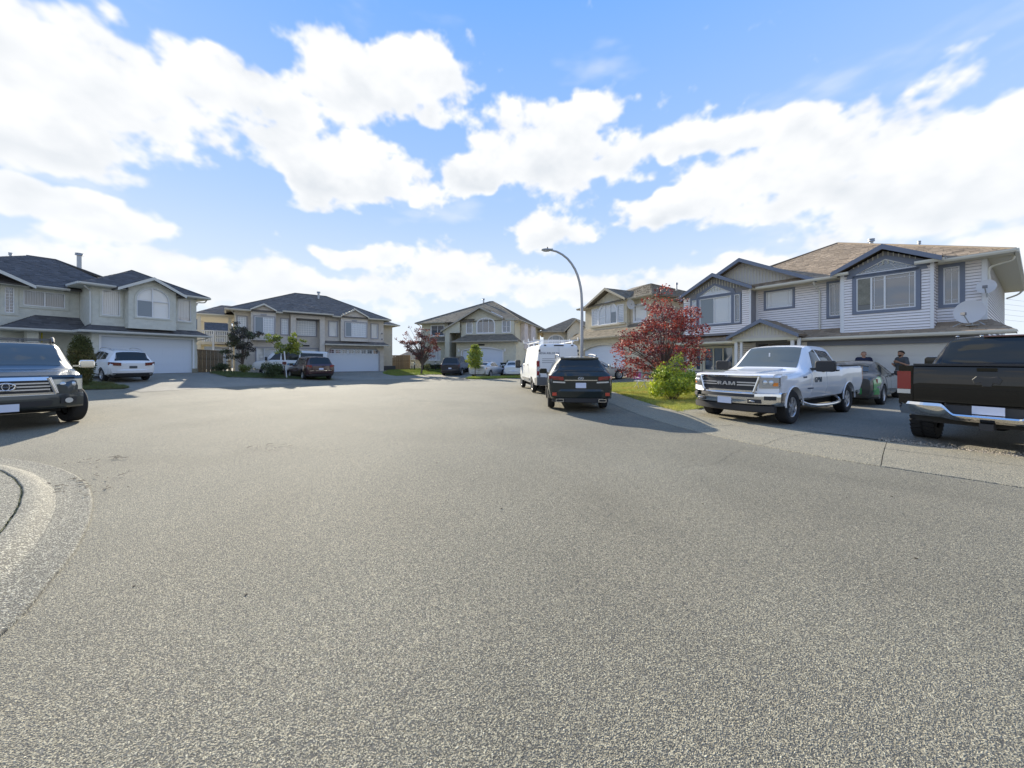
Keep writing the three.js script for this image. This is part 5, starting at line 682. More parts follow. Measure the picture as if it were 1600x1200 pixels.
// ---- white cargo van
{
  const p = paint([0.74, 0.745, 0.75], { roughness: 0.5, clearcoat: 0.5 }), a = 2.68, W = 1.01, u = 0.4;
  const keys = [[a - 0.02, 0.92, 0.85, 0.72, 0.55, 0.4, 0.78], [a - 0.25, 1.06, 1.0, 0.84, 0.66, 0.34, 0.92], [a - 0.75, 1.2, 1.12, 0.93, 0.78, 0.34, 0.99], [a - 0.95, 1.35, 1.2, 0.95, 0.8, 0.36, W], [a - 1.45, 2.02, 1.3, 0.97, 0.76, u, W], [a - 1.75, 2.2, 1.32, 0.98, 0.8, u, W], [a - 2.2, 2.25, 1.34, 0.985, 0.86, u, W], [0, 2.27, 1.36, 0.985, 0.88, u, W], [-a + 0.2, 2.27, 1.36, 0.985, 0.88, u, W], [-a + 0.03, 2.25, 1.36, 0.97, 0.86, u, 0.995], [-a, 2.2, 1.34, 0.95, 0.84, u + 0.02, 0.98]];
  const { G, S } = vehicle('cargo_van', 'white cargo van with ladder rack and grey lettering on rear doors', 'van', { keys, W, zf: 1.72, zr: -1.4, arch: 0.42, wheel: WV, track: 0.87, rim: CM.darkAlloy, paint: p, floor: 0.6, screen: [[a - 0.98, 9.9], [a - 0.98, 14.1], [a - 1.62, 14.1], [a - 1.62, 9.9]], side: [[[a - 1.2, 6.2], [a - 2.15, 6.2], [a - 2.12, 8.7], [a - 1.72, 8.6]]], doors: [[[a - 1.02, 1.9], [a - 2.2, 1.9], [a - 2.2, 6.0], [a - 1.15, 6.0]], [[a - 2.24, 1.9], [-0.7, 1.9], [-0.7, 8.8], [a - 2.24, 8.8]]], handle: CM.plastic, mirror: [1.06, 1.32, 1.62, 0.12, 0.2], mirrorM: CM.plastic });
  for (const s of [-1, 1]) { mesh('rear_door', bx(s * 0.012, s * 0.86, 0.62, 2.1, -a - 0.03, -a + 0.02), p, G); mesh('door_hinge', mg([bx(s * 0.84, s * 0.92, 0.8, 0.9, -a - 0.045, -a), bx(s * 0.84, s * 0.92, 1.9, 2.0, -a - 0.045, -a)]), CM.greyPlastic, G); mesh('taillight', bx(s * 0.885, s * 0.99, 0.86, 1.5, -a - 0.035, -a + 0.1), CM.red, G); mesh('reversing_light', bx(s * 0.89, s * 0.985, 1.05, 1.24, -a - 0.04, -a - 0.02), CM.lamp, G); mesh('corner_bumper', bx(s * 0.6, s * 1.0, 0.42, 0.78, -a - 0.06, -a + 0.5), CM.greyPlastic, G); mesh('side_moulding', bx(s * 1.0, s * 1.025, 0.55, 0.66, -0.9, 1.1), CM.greyPlastic, G); }
  mesh('rear_bumper', bx(-0.6, 0.6, 0.4, 0.56, -a - 0.08, -a + 0.2), CM.greyPlastic, G); mesh('door_handle', bx(-0.05, 0.07, 1.16, 1.34, -a - 0.06, -a - 0.02), CM.plastic, G);
  for (const [x, w] of [[0, 0.22], [-0.62, 0.05], [0.62, 0.05]]) mesh('marker_light', bx(x - w, x + w, 2.16, 2.21, -a - 0.015, -a + 0.05), CM.plastic, G);
  const lt = std([0.16, 0.17, 0.2]); const t1 = text('ASSA ABLOY En', 0.092); t1.rotateY(Math.PI); t1.translate(0.44, 1.84, -a - 0.031); mesh('lettering', t1, lt, G); const star = new THREE.TorusGeometry(0.07, 0.012, 4, 5); star.translate(0.99, 1.86, -a - 0.035);
  for (let i = 0; i < 3; i++) mesh('lettering', bx(0.16 + 0.12 * (i === 2), 0.76, 1.58 - i * 0.085, 1.6 - i * 0.085, -a - 0.036, -a - 0.03), lt, G);
  for (const z of [-2.2, -0.9, 0.5]) { mesh('rack_crossbar', mg([bx(-1.06, 1.06, 2.42, 2.46, z - 0.025, z + 0.025), bx(-1.06, -1.02, 2.46, 2.58, z - 0.02, z + 0.02), bx(1.02, 1.06, 2.46, 2.58, z - 0.02, z + 0.02), bx(-0.8, -0.74, 2.2, 2.42, z - 0.02, z + 0.02), bx(0.74, 0.8, 2.2, 2.42, z - 0.02, z + 0.02)]), M.white, G); } for (const s of [-0.78, 0.78]) mesh('rack_rail', bx(s - 0.02, s + 0.02, 2.36, 2.4, -2.4, 0.7), M.white, G);
  plateAt(G, 0.75, -a - 0.035, -1); head(G, 0.5, 0.9, 0.85, 1.1, a, 0.5, 0.98); place(G, 1.72, 18.6, -0.135, 1, 1.72, -1.4);
}
// ---- pickups
function pickupKeys(a, W, H, zc, lift = 0) { const u = 0.5 + lift, h = lift; return [[a - 0.36, 1.13 + h, 1.05 + h, W * 0.84, W * 0.76, u + 0.06, W * 0.92], [a - 0.52, 1.18 + h, 1.09 + h, W * 0.92, W * 0.8, u, W * 0.97], [a - 1.2, 1.23 + h, 1.13 + h, W * 0.94, W * 0.82, u, W * 0.99], [a - 1.75, 1.26 + h, 1.18 + h, W * 0.95, W * 0.83, u, W], [a - 1.92, 1.33 + h, 1.22 + h, W * 0.95, W * 0.82, u, W], [a - 2.35, H - 0.27, 1.26 + h, W * 0.95, W * 0.75, u, W], [a - 2.62, H - 0.05, 1.27 + h, W * 0.95, W * 0.7, u, W], [a - 3.0, H, 1.28 + h, W * 0.95, W * 0.69, u, W], [zc + 0.55, H - 0.01, 1.28 + h, W * 0.95, W * 0.69, u, W], [zc + 0.2, H - 0.05, 1.28 + h, W * 0.95, W * 0.7, u, W], [zc + 0.1, H - 0.28, 1.28 + h, W * 0.95, W * 0.76, u, W], [zc + 0.02, 1.4 + h, 1.29 + h, W * 0.95, W * 0.86, u, W], [zc - 0.04, 1.37 + h, 1.29 + h, W * 0.97, W * 0.92, u, W], [zc - 0.4, 1.37 + h, 1.3 + h, W * 0.985, W * 0.94, u, W], [-a + 0.08, 1.38 + h, 1.31 + h, W * 0.985, W * 0.94, u + 0.06, W], [-a + 0.02, 1.37 + h, 1.3 + h, W * 0.97, W * 0.92, u + 0.12, W * 0.985]]; }
{
  const p = paint([0.72, 0.73, 0.75], { roughness: 0.45 }), a = 2.96, W = 1.03, zc = -1.22;
  const { G, S } = vehicle('pickup_truck', 'white crew cab pickup truck with chrome grille and bumper facing the road', 'pickup truck', { keys: pickupKeys(a, W, 1.95, zc), W, zf: 1.93, zr: -1.74, arch: 0.47, archUp: 0.02, wheel: W6, track: 0.87, rim: CM.alloy, paint: p, under: 0.32, floor: 0.7, handle: CM.plastic, cut: [bx(-0.82, 0.82, 0.85, 1.6, -2.86, zc - 0.12)], screen: [[a - 1.94, 10.1], [a - 1.94, 13.9], [a - 2.6, 13.9], [a - 2.6, 10.1]], rear: [[zc + 0.03, 10], [zc + 0.03, 14], [zc + 0.18, 14], [zc + 0.18, 10]], side: [[[a - 2.2, 6.2], [0.02, 6.2], [0.02, 8.75], [a - 2.62, 8.6]], [[-0.08, 6.2], [-0.98, 6.2], [-0.82, 8.6], [-0.08, 8.75]]], doors: [[[a - 1.98, 1.9], [-0.02, 1.9], [-0.02, 6.0], [a - 2.1, 6.0]], [[-0.05, 1.9], [-1.0, 1.9], [-1.08, 6.0], [-0.05, 6.0]]], mirror: [1.06, 1.37, 0.74, 0.18, 0.12], mirrorM: CM.plastic });
  // nose: painted fascia, grille, lamps, chrome bumper
  const bow = 0.31, w = 1.0; mesh('front_fascia', sweepX([[0.6, 0], [1.05, -0.02], [1.12, -0.06], [1.15, -0.14], [1.16, -0.45], [0.6, -0.45]], -0.985, 0.985, a, bow, w, 3, 1), p, G); mesh('hood_lip', sweepX([[1.12, -0.02], [1.165, -0.06], [1.195, -0.18], [1.205, -0.5], [1.12, -0.5]], -0.9, 0.9, a, 0.26, w, 3), p, G); mesh('hood_bulge', patch(S, [[a - 0.42, 11.2], [a - 0.42, 12.8], [a - 1.85, 13.0], [a - 1.85, 11.0]], 0.03, 6, 6, 0.04), p, G);
  mesh('grille_surround', sweepX([[1.11, 0.02], [1.155, 0.02], [1.155, -0.05], [1.11, -0.05]], -0.7, 0.7, a, bow, w), CM.chrome, G); mesh('grille_surround', sweepX([[0.755, 0.03], [0.81, 0.03], [0.81, -0.05], [0.755, -0.05]], -0.6, 0.6, a, bow, w), CM.chrome, G);
  for (const s of [-1, 1]) mesh('grille_surround', mg([bar([s * 0.69, 1.13, a - 0.06], [s * 0.585, 0.78, a - 0.025], 0.032, 8)]), CM.chrome, G);
  mesh('grille', sweepX([[0.81, 0.01], [1.11, 0.01], [1.11, -0.06], [0.81, -0.06]], -0.63, 0.63, a, bow, w), CM.plastic, G); for (const y of [0.93, 0.99]) for (const s of [-1, 1]) mesh('grille_bar', sweepX([[y - 0.014, 0.03], [y + 0.014, 0.03], [y + 0.014, 0], [y - 0.014, 0]], s > 0 ? 0.24 : -0.64, s > 0 ? 0.64 : -0.24, a, bow, w), CM.alloy, G);
  const rm = text('RAM', 0.085, 0.03, 1.75); rm.translate(0, 0.96, a + 0.015); mesh('lettering', rm, CM.alloy, G);
  head(G, 0.68, 0.985, 0.87, 1.12, a + 0.014, bow + 0.03, w, phys([0.2, 0.2, 0.2], { roughness: 0.12, metalness: 0.5, clearcoat: 1 })); for (const s of [-1, 1]) { const i = sweepX([[0.92, 0.012], [1.0, 0.012], [1.0, -0.03], [0.92, -0.03]], s > 0 ? 0.9 : -0.975, s > 0 ? 0.975 : -0.9, a + 0.012, bow + 0.03, w, 3, 1, 6); mesh('indicator', i, CM.amber, G); for (const x of [0.76, 0.86]) mesh('headlight_lens', mg([new THREE.SphereGeometry(0.06, 14, 10).scale(1, 1, 0.8).translate(s * x, 1.0, a - 0.015 - bow * (x / w) ** 3)]), CM.lamp, G); }
  mesh('front_bumper', sweepX([[0.46, 0.02], [0.5, 0.09], [0.6, 0.12], [0.74, 0.1], [0.765, 0.04], [0.765, -0.2], [0.46, -0.2]], -1.02, 1.02, a, 0.43, 1.02, 3.2), CM.chrome, G); mesh('bumper_intake', sweepX([[0.655, 0.121], [0.73, 0.108], [0.73, 0.06], [0.655, 0.06]], -0.62, 0.62, a + 0.006, 0.43, 1.02, 3.2), CM.plastic, G); for (const s of [-1, 1]) { mesh('fog_light', sweepX([[0.52, 0.122], [0.61, 0.13], [0.61, 0.08], [0.52, 0.08]], s > 0 ? 0.5 : -0.74, s > 0 ? 0.74 : -0.5, a + 0.004, 0.43, 1.02, 3.2, 1, 8), CM.plastic, G); mesh('tow_hook', mg([new THREE.TorusGeometry(0.05, 0.014, 6, 14).rotateX(1.3).translate(s * 0.6, 0.565, a + 0.09)]), CM.alloy, G); mesh('bumper_intake', sweepX([[0.6, 0.125], [0.69, 0.125], [0.69, 0.08], [0.6, 0.08]], s > 0 ? 0.79 : -0.96, s > 0 ? 0.96 : -0.79, a + 0.003, 0.43, 1.02, 3.2, 1, 8), CM.plastic, G); }
  mesh('air_dam', sweepX([[0.3, 0.0], [0.32, 0.05], [0.46, 0.06], [0.46, -0.1], [0.3, -0.1]], -0.92, 0.92, a - 0.02, 0.3, 1.0), CM.plastic, G); plateAt(G, 0.555, a + 0.115, 1, 0.16);
  for (const s of [-1, 1]) { mesh('running_board', tube([[s * 0.92, 0.5, 1.35], [s * 1.03, 0.42, 1.2], [s * 1.04, 0.41, -0.9], [s * 0.92, 0.5, -1.05]], 0.045, 8, 20), CM.chrome, G); const arch = new THREE.TorusGeometry(0.475, 0.018, 6, 20, Math.PI); for (const z of [1.93, -1.74]) { const g = arch.clone(); g.rotateY(Math.PI / 2); g.translate(s * 1.025, 0.42, z); mesh('arch_trim', g, p, G); } tailAt(G, s); }
  function tailAt(G, s) { mesh('taillight', bx(s * 0.9, s * 1.02, 0.92, 1.32, -a + 0.0, -a + 0.16), CM.red, G); }
  mesh('rear_bumper', sweepX([[0.5, 0], [0.52, 0.12], [0.7, 0.12], [0.72, 0], [0.72, -0.1], [0.5, -0.1]], -0.98, 0.98, a - 0.02, 0.2, 1.0, 3, -1), CM.chrome, G); mesh('tailgate', bx(-0.86, 0.86, 0.74, 1.35, -a, -a + 0.06), p, G);
  const gp = text('GPM', 0.13, 0.004, 1.2); for (const s of [1]) { const g = gp.clone(); g.rotateY(Math.PI / 2); g.translate(1.034, 1.02, 0.55); mesh('lettering', g, std([0.05, 0.07, 0.08]), G); } mesh('badge', bx(1.03, 1.036, 0.80, 0.83, 0.85, 1.2), std([0.08, 0.1, 0.14]), G); mesh('badge', bx(1.0, 1.02, 1.08, 1.12, 1.2, 1.4), std([0.08, 0.1, 0.14]), G);
  mesh('air_freshener', bx(0.02, 0.05, 1.62, 1.72, 0.8, 0.81), M.white, G); place(G, 7.81, 10.4, -0.85, -0.53, 1.93, -1.74);
  // move to the left front wheel's place
  mesh('bed_cap', mg([bx(0.84, 0.99, 1.365, 1.385, -2.88, -1.3), bx(-0.99, -0.84, 1.365, 1.385, -2.88, -1.3)]), CM.plastic, G);
}
{
  const p = paint([0.006, 0.0055, 0.005], { roughness: 0.3, specularIntensity: 0.1 }), a = 2.95, W = 1.01, zc = -1.18, h = 0.06;
  const { G, S } = vehicle('pickup_truck', 'black lifted pickup truck seen from behind at the right edge', 'pickup truck', { keys: pickupKeys(a, W, 2.02, zc, h), W, zf: 1.9, zr: -1.72, arch: 0.5, archUp: 0.02, wheel: WM, track: 0.86, rim: CM.darkAlloy, paint: p, under: 0.42, floor: 0.75, cut: [bx(-0.82, 0.82, 0.9, 1.6, -2.86, zc - 0.12)], screen: [[a - 1.94, 10.1], [a - 1.94, 13.9], [a - 2.6, 13.9], [a - 2.6, 10.1]], rear: [[zc + 0.03, 9.6], [zc + 0.03, 14.4], [zc + 0.19, 14.6], [zc + 0.19, 9.4]], side: [[[a - 2.2, 6.2], [0.02, 6.2], [0.02, 8.75], [a - 2.62, 8.6]], [[-0.08, 6.2], [-0.98, 6.2], [-0.82, 8.6], [-0.08, 8.75]]], doors: [[[a - 1.98, 1.9], [-0.02, 1.9], [-0.02, 6.0], [a - 2.1, 6.0]], [[-0.05, 1.9], [-1.0, 1.9], [-1.08, 6.0], [-0.05, 6.0]]], mirror: [1.04, 1.46, 0.75, 0.14, 0.12] });
  mesh('tailgate', sweepX([[0.78, 0.0], [0.8, 0.03], [0.9, 0.045], [1.1, 0.05], [1.3, 0.04], [1.4, 0.02], [1.42, -0.01], [1.42, -0.06], [0.78, -0.06]], -0.8, 0.8, a, 0.012, 0.8, 2, -1), p, G); mesh('tailgate_cap', mg([bx(-0.8, 0.8, 1.42, 1.455, -a - 0.04, -a + 0.08)]), CM.plastic, G);
  for (const s of [-1, 1]) { mesh('rear_corner', bx(s * 0.81, s * 0.985, 0.74, 1.42, -a - 0.02, -a + 0.12), p, G); mesh('taillight', mg([bx(s * 0.83, s * 1.0, 1.0, 1.32, -a - 0.04, -a + 0.2)]), CM.red, G); mesh('reversing_light', bx(s * 0.835, s * 1.0, 0.92, 0.995, -a - 0.042, -a + 0.1), CM.lamp, G); mesh('head', bx(s * 0.7, s * 0.95, 0.9, 1.12, a - 0.2, a - 0.12), CM.lamp, G).name = 'headlight'; }
  const dip = x => { const t = sstep(0.32, 0.48, Math.abs(x)); return mix(0.62, 0.78, t); }, dip0 = x => mix(0.5, 0.54, sstep(0.3, 0.5, Math.abs(x)));
  mesh('rear_bumper', sweepX([[dip0, 0.05], [x => mix(dip0(x), dip(x), 0.3), 0.12], [x => mix(dip0(x), dip(x), 0.8), 0.165], [dip, 0.15], [x => dip(x) + 0.012, 0.06], [x => dip(x) + 0.012, -0.05], [dip0, -0.05]], -1.0, 1.0, a - 0.02, 0.22, 1.0, 5, -1, 60), CM.chrome, G); mesh('bumper_step', bx(-0.5, 0.5, 0.62, 0.76, -a - 0.02, -a + 0.1), CM.plastic, G); mesh('licence_plate', bx(-0.17, 0.15, 0.64, 0.77, -a - 0.05, -a - 0.025), CM.plate, G);
  mesh('tow_hitch', mg([bx(-0.07, 0.07, 0.4, 0.5, -a - 0.12, -a + 0.5), bx(-0.6, 0.6, 0.42, 0.5, -a + 0.15, -a + 0.25)]), CM.plastic, G); mesh('rear_axle', xcyl(0.06, -0.75, 0.75, 0.43, -1.72, 12), CM.under, G); mesh('differential', mg([new THREE.SphereGeometry(0.17, 14, 10).translate(0, 0.43, -1.72)]), CM.under, G); mesh('bumper_step', bx(-0.8, 0.8, 0.44, 0.56, -a + 0.1, -a + 0.9), CM.under, G);
  mesh('brake_light', bx(-0.26, 0.26, 1.965, 1.99, zc + 0.14, zc + 0.22), CM.darkRed, G); for (const x of [-0.6, -0.3, 0.3, 0.6]) mesh('marker_light', mg([new THREE.SphereGeometry(0.02, 8, 6).scale(1.4, 0.6, 1).translate(x, 2.0, zc + 0.3)]), CM.lamp, G);
  const hd = new THREE.Shape(); [[-0.1, 0.05], [-0.14, 0.0], [-0.12, -0.06], [-0.06, -0.04], [-0.04, -0.1], [0.04, -0.1], [0.06, -0.04], [0.12, -0.06], [0.14, 0], [0.1, 0.05], [0.03, 0.03], [-0.03, 0.03]].forEach(([x, y], i) => i ? hd.lineTo(x, y) : hd.moveTo(x, y)); const em = new THREE.ExtrudeGeometry(hd, { depth: 0.012, bevelEnabled: true, bevelSize: 0.006, bevelThickness: 0.006, bevelSegments: 1 }); em.translate(0.0, 1.2, -a - 0.062); mesh('emblem', em, std([0.05, 0.05, 0.05], { metalness: 0.3, roughness: 0.5 }), G); mesh('tailgate_handle', bx(-0.1, 0.1, 1.34, 1.39, -a - 0.06, -a - 0.03), p, G);
  place(G, 10.16, 7.25, 0.86, 0.51, 1.9, -1.72);
}
// ---- large dark SUV at the left edge, nose towards the viewer
{
  const p = paint([0.030, 0.040, 0.045], { metalness: 0.4, roughness: 0.35 }), L = 5.2, W = 1.01, a = L / 2, g = suvGlass(L, 1.88), bow = 0.26, w = 1.0;
  const keys = suvKeys(L, W, 1.88, { belt: 1.18, hood: 1.16, bot: 0.42, roof: 0.70 });
  const { G, S } = vehicle('large_suv', 'large dark grey SUV with chrome grille at the left edge', 'car', { keys, W, zf: 1.62, zr: -1.48, arch: 0.47, wheel: W6, track: 0.86, rim: CM.alloy, paint: p, under: 0.3, floor: 0.6, steer: 0.32, ...g, mirror: [1.03, 1.33, 0.82, 0.11, 0.075], mirrorM: CM.chrome });
  mesh('front_fascia', sweepX([[0.62, 0], [1.02, -0.03], [1.09, -0.09], [1.09, -0.5], [0.62, -0.5]], -0.985, 0.985, a, bow, w), p, G); mesh('hood_lip', sweepX([[1.05, -0.06], [1.1, -0.1], [1.15, -0.5], [1.05, -0.5]], -0.88, 0.88, a, 0.2, w), p, G);
  mesh('grille', sweepX([[0.74, 0.015], [1.0, 0.015], [1.0, -0.05], [0.74, -0.05]], -0.53, 0.53, a, bow, w), CM.plastic, G);
  mesh('grille_surround', sweepX([[1.0, 0.035], [1.07, 0.01], [1.07, -0.05], [1.0, -0.05]], -0.52, 0.52, a, bow, w), CM.chrome, G); mesh('grille_surround', sweepX([[0.70, 0.04], [0.745, 0.04], [0.745, -0.05], [0.70, -0.05]], -0.62, 0.62, a, bow, w), CM.chrome, G); for (const s of [-1, 1]) mesh('grille_surround', bar([s * 0.52, 1.05, a - 0.02], [s * 0.62, 0.72, a - 0.03], 0.04, 8), CM.chrome, G);
  for (const y of [0.81, 0.875, 0.94]) mesh('grille_bar', sweepX([[y - 0.014, 0.035], [y + 0.014, 0.035], [y + 0.014, 0], [y - 0.014, 0]], -0.54, 0.54, a, bow, w), CM.alloy, G);
  const E = (rx, ry) => { const t = new THREE.TorusGeometry(1, 0.16, 6, 26); t.scale(rx, ry, 0.09); return t.translate(0, 0.885, a + 0.05); }; mesh('emblem', mg([E(0.11, 0.075), E(0.045, 0.07), E(0.085, 0.03).translate(0, 0.028, 0)]), CM.chrome, G); mesh('emblem_disc', mg([xcyl(0.1, -0.005, 0.005, 0, 0, 20).rotateY(Math.PI / 2).scale(1, 0.68, 1).translate(0, 0.885, a + 0.04)]), CM.plastic, G);
  head(G, 0.57, 0.985, 0.78, 1.01, a + 0.012, bow + 0.03, w, phys([0.42, 0.42, 0.37], { roughness: 0.15, metalness: 0.3, clearcoat: 1 })); for (const s of [-1, 1]) for (const x of [0.7, 0.84]) mesh('headlight_lens', mg([new THREE.SphereGeometry(0.06, 12, 8).translate(s * x, 0.9, a - 0.03 - bow * x ** 3)]), CM.lamp, G);
  mesh('front_bumper', sweepX([[0.4, 0.02], [0.44, 0.08], [0.6, 0.12], [0.7, 0.1], [0.71, 0], [0.71, -0.25], [0.4, -0.25]], -1.0, 1.0, a, 0.34, 1.0, 3.4), p, G); mesh('bumper_intake', sweepX([[0.47, 0.11], [0.58, 0.125], [0.58, 0.06], [0.47, 0.06]], -0.56, 0.56, a + 0.004, 0.34, 1.0, 3.4), CM.plastic, G); for (const s of [-1, 1]) { mesh('fog_light_housing', sweepX([[0.5, 0.118], [0.62, 0.122], [0.62, 0.06], [0.5, 0.06]], s > 0 ? 0.68 : -0.9, s > 0 ? 0.9 : -0.68, a + 0.006, 0.34, 1.0, 3.4, 1, 8), CM.plastic, G); const f = cyl(0.055, 0.055, 0.03, 18); f.rotateX(Math.PI / 2); f.translate(s * 0.79, 0.56, a + 0.005); mesh('fog_light', f, CM.lamp, G); mesh('roof_rail', tube([[s * 0.62, 1.86, 0.35], [s * 0.62, 1.95, 0.2], [s * 0.61, 1.955, -1.6], [s * 0.61, 1.84, -1.9]], 0.025, 6, 16), CM.greyPlastic, G); mesh('running_board', bx(s * 0.88, s * 1.06, 0.4, 0.46, -0.95, 1.05), CM.plastic, G); }
  mesh('roof_crossbar', mg([bx(-0.6, 0.6, 1.93, 1.96, 0.0, 0.06), bx(-0.6, 0.6, 1.93, 1.96, -1.1, -1.04)]), CM.greyPlastic, G); mesh('windshield_papers', bx(0.2, 0.62, 1.22, 1.226, 0.98, 1.12), std([0.5, 0.55, 0.4]), G);
  plateAt(G, 0.47, a + 0.115, 1, 0.16); tail(G, 0.75, 0.95, 0.9, 1.2, a - 0.04, 0.2, 0.95);
  place(G, -10.76 - 0.8 * 2.74, 7.62 + 0.6 * 2.74, 0.8, -0.6, 1.62, -1.48); G.scale.setScalar(1.07);
}
// ---- smaller and farther vehicles
function crossover(label, col, L, W, H, o, pos) {
  const p = paint(col, o.paint || {}), a = L / 2, g = suvGlass(L, H);
  const { G, S } = vehicle(o.name || 'crossover', label, o.cat || 'car', { keys: suvKeys(L, W, H, o), W, zf: a - 0.93, zr: -a + 0.98, arch: (o.wheel || W5).R + 0.05, wheel: o.wheel || W5, track: W - 0.12, paint: p, ...g, mirror: [W - 0.02, (o.belt || 1.05) + 0.07, a - 1.75, 0.1, 0.07], rim: o.rim });
  const t = o.tail || {}; mesh('tailgate', sweepX([[0.68, 0.02], [(o.belt || 1.05) - 0.04, 0.02], [(o.belt || 1.05) - 0.04, -0.05], [0.68, -0.05]], -W * 0.66, W * 0.66, a, 0.05, W, 3, -1), p, G);
  mesh('rear_bumper', sweepX([[0.42, 0.0], [0.5, 0.06], [0.64, 0.07], [0.68, 0.03], [0.68, -0.2], [0.42, -0.2]], -W * 0.98, W * 0.98, a, 0.3, W, 4, -1), o.bump || p, G); mesh('bumper_skirt', sweepX([[0.3, 0], [0.46, 0.065], [0.46, -0.2], [0.3, -0.2]], -W * 0.9, W * 0.9, a, 0.28, W, 4, -1), CM.plastic, G);
  tail(G, t.x0 || W * 0.6, W * 0.97, t.y0 || 0.88, t.y1 || 1.06, a + 0.03, 0.16, W * 0.98, t.m || CM.red, 9, t.s || 0); mesh('licence_plate', bx(-0.15, 0.15, 0.74, 0.87, -a - 0.035, -a - 0.02), o.plateM || CM.plate, G);
  head(G, W * 0.5, W * 0.9, 0.72, 0.86, a + 0.01, 0.35, W); mesh('front_bumper', sweepX([[0.35, 0], [0.45, 0.03], [0.7, 0.02], [0.75, -0.05], [0.75, -0.3], [0.35, -0.3]], -W * 0.96, W * 0.96, a, 0.38, W, 3), p, G);
  if (o.rails) for (const s of [-1, 1]) mesh('roof_rail', tube([[s * W * 0.62, H - 0.05, a - 2.2], [s * W * 0.62, H + 0.03, a - 2.4], [s * W * 0.6, H + 0.03, -a + 1], [s * W * 0.6, H - 0.06, -a + 0.7]], 0.018, 5, 12), CM.alloy, G);
  if (o.strip) mesh('bumper_strip', sweepX([[0.665, 0.085], [0.69, 0.085], [0.69, 0], [0.665, 0]], -W * 0.9, W * 0.9, a, 0.26, W, 4, -1), CM.chrome, G);
  place(G, ...pos, a - 0.93, -a + 0.98); return G;
}
{ const G = crossover('white crossover with dark rear window parked before the left garage door', [0.74, 0.75, 0.76], 4.65, 0.92, 1.70, { belt: 1.04, rails: 1, tail: { x0: 0.46, y0: 0.84, y1: 1.0, s: 0.08, m: CM.darkRed }, plateM: std([0.08, 0.09, 0.1]) }, [-22.36, 20.19, -0.8976, 0.4408]); mesh('bumper_trim', bx(-0.75, 0.75, 0.44, 0.5, -2.41, -2.3), CM.plastic, G); }
crossover('dark red minivan parked on the driveway of the wide stucco house', [0.035, 0.005, 0.009], 5.05, 0.98, 1.74, { name: 'minivan', belt: 1.05, hood: 0.98, roof: 0.72, strip: 1, rim: CM.alloy, tail: { x0: 0.62, y0: 0.92, y1: 1.08 } }, [-15.75, 27.9, -0.72, 0.69]);
crossover('black full size SUV parked behind the silver sedan', [0.02, 0.016, 0.018], 5.3, 1.01, 1.92, { belt: 1.18, hood: 1.14, bot: 0.4, roof: 0.72, wheel: W6, tail: { x0: 0.82, y0: 0.85, y1: 1.15 } }, [-5.95, 38.3, 0.08, 1]);
function sedan(label, col, L, W, H, o, pos) {
  const p = paint(col, o.paint || {}), a = L / 2, b = o.belt || 0.93;
  const { G, S } = vehicle('sedan', label, 'car', { keys: sedanKeys(L, W, H, o), W, zf: a - 0.92, zr: -a + 1.05, arch: W10.R + 0.045, wheel: W10, track: W - 0.11, paint: p, rim: o.rim, under: 0.18, floor: 0.45, screen: [[a - 1.38, 10], [a - 1.38, 14], [a - 2.12, 14], [a - 2.12, 10]], rear: [[-a + 0.78, 10], [-a + 0.78, 14], [-a + 1.28, 14], [-a + 1.28, 10]], side: [[[a - 1.72, 6.25], [a - 2.62, 6.25], [a - 2.62, 8.7], [a - 2.2, 8.5]], [[a - 2.68, 6.25], [-a + 1.35, 6.3], [-a + 1.5, 8.3], [a - 2.68, 8.7]]], doors: [[[a - 1.4, 1.9], [a - 2.64, 1.9], [a - 2.64, 5.95], [a - 1.5, 5.95]], [[a - 2.67, 1.9], [-a + 1.5, 1.9], [-a + 1.3, 5.95], [a - 2.67, 5.95]]], mirror: [W - 0.03, b + 0.07, a - 1.75, 0.1, 0.06], mirrorM: o.mirrorM });
  mesh('rear_bumper', sweepX([[0.26, -0.02], [0.32, 0.05], [0.6, 0.06], [0.66, 0.02], [0.66, -0.2], [0.26, -0.2]], -W * 0.97, W * 0.97, a - 0.02, 0.34, W, 3.5, -1), p, G); mesh('trunk_lid', sweepX([[0.66, 0.012], [b, 0.0], [b + 0.05, -0.04], [b + 0.05, -0.2], [0.66, -0.2]], -W * 0.72, W * 0.72, a - 0.01, 0.1, W, 3, -1), p, G);
  tail(G, W * 0.42, W * 0.95, 0.72, 0.85, a + 0.005, 0.32, W, o.tailM || CM.red, 3.5, 0.05); mesh('licence_plate', bx(-0.15, 0.15, 0.52, 0.63, -a - 0.045, -a - 0.02), CM.plate, G);
  head(G, W * 0.5, W * 0.9, 0.56, 0.68, a + 0.0, 0.4, W); mesh('front_bumper', sweepX([[0.2, 0], [0.3, 0.04], [0.52, 0.03], [0.6, -0.06], [0.6, -0.4], [0.2, -0.4]], -W * 0.95, W * 0.95, a, 0.42, W, 3), p, G);
  place(G, ...pos, a - 0.92, -a + 1.05); return { G, S };
}
sedan('silver sedan parked behind the young yellow green tree', [0.5, 0.52, 0.54], 4.85, 0.92, 1.45, { paint: { metalness: 0.4 } }, [-2.25, 34.0, 0.36, 0.93]);
sedan('white sedan seen from behind, half hidden by the cargo van mirror', [0.74, 0.75, 0.75], 4.7, 0.92, 1.46, {}, [0.15, 35.6, 0.02, 1]);
sedan('pale beige sedan at the arched garage, mostly hidden by dark crossover', [0.52, 0.5, 0.46], 4.7, 0.9, 1.46, { paint: { metalness: 0.3 } }, [5.95, 25.65, 0.95, 0.3]);
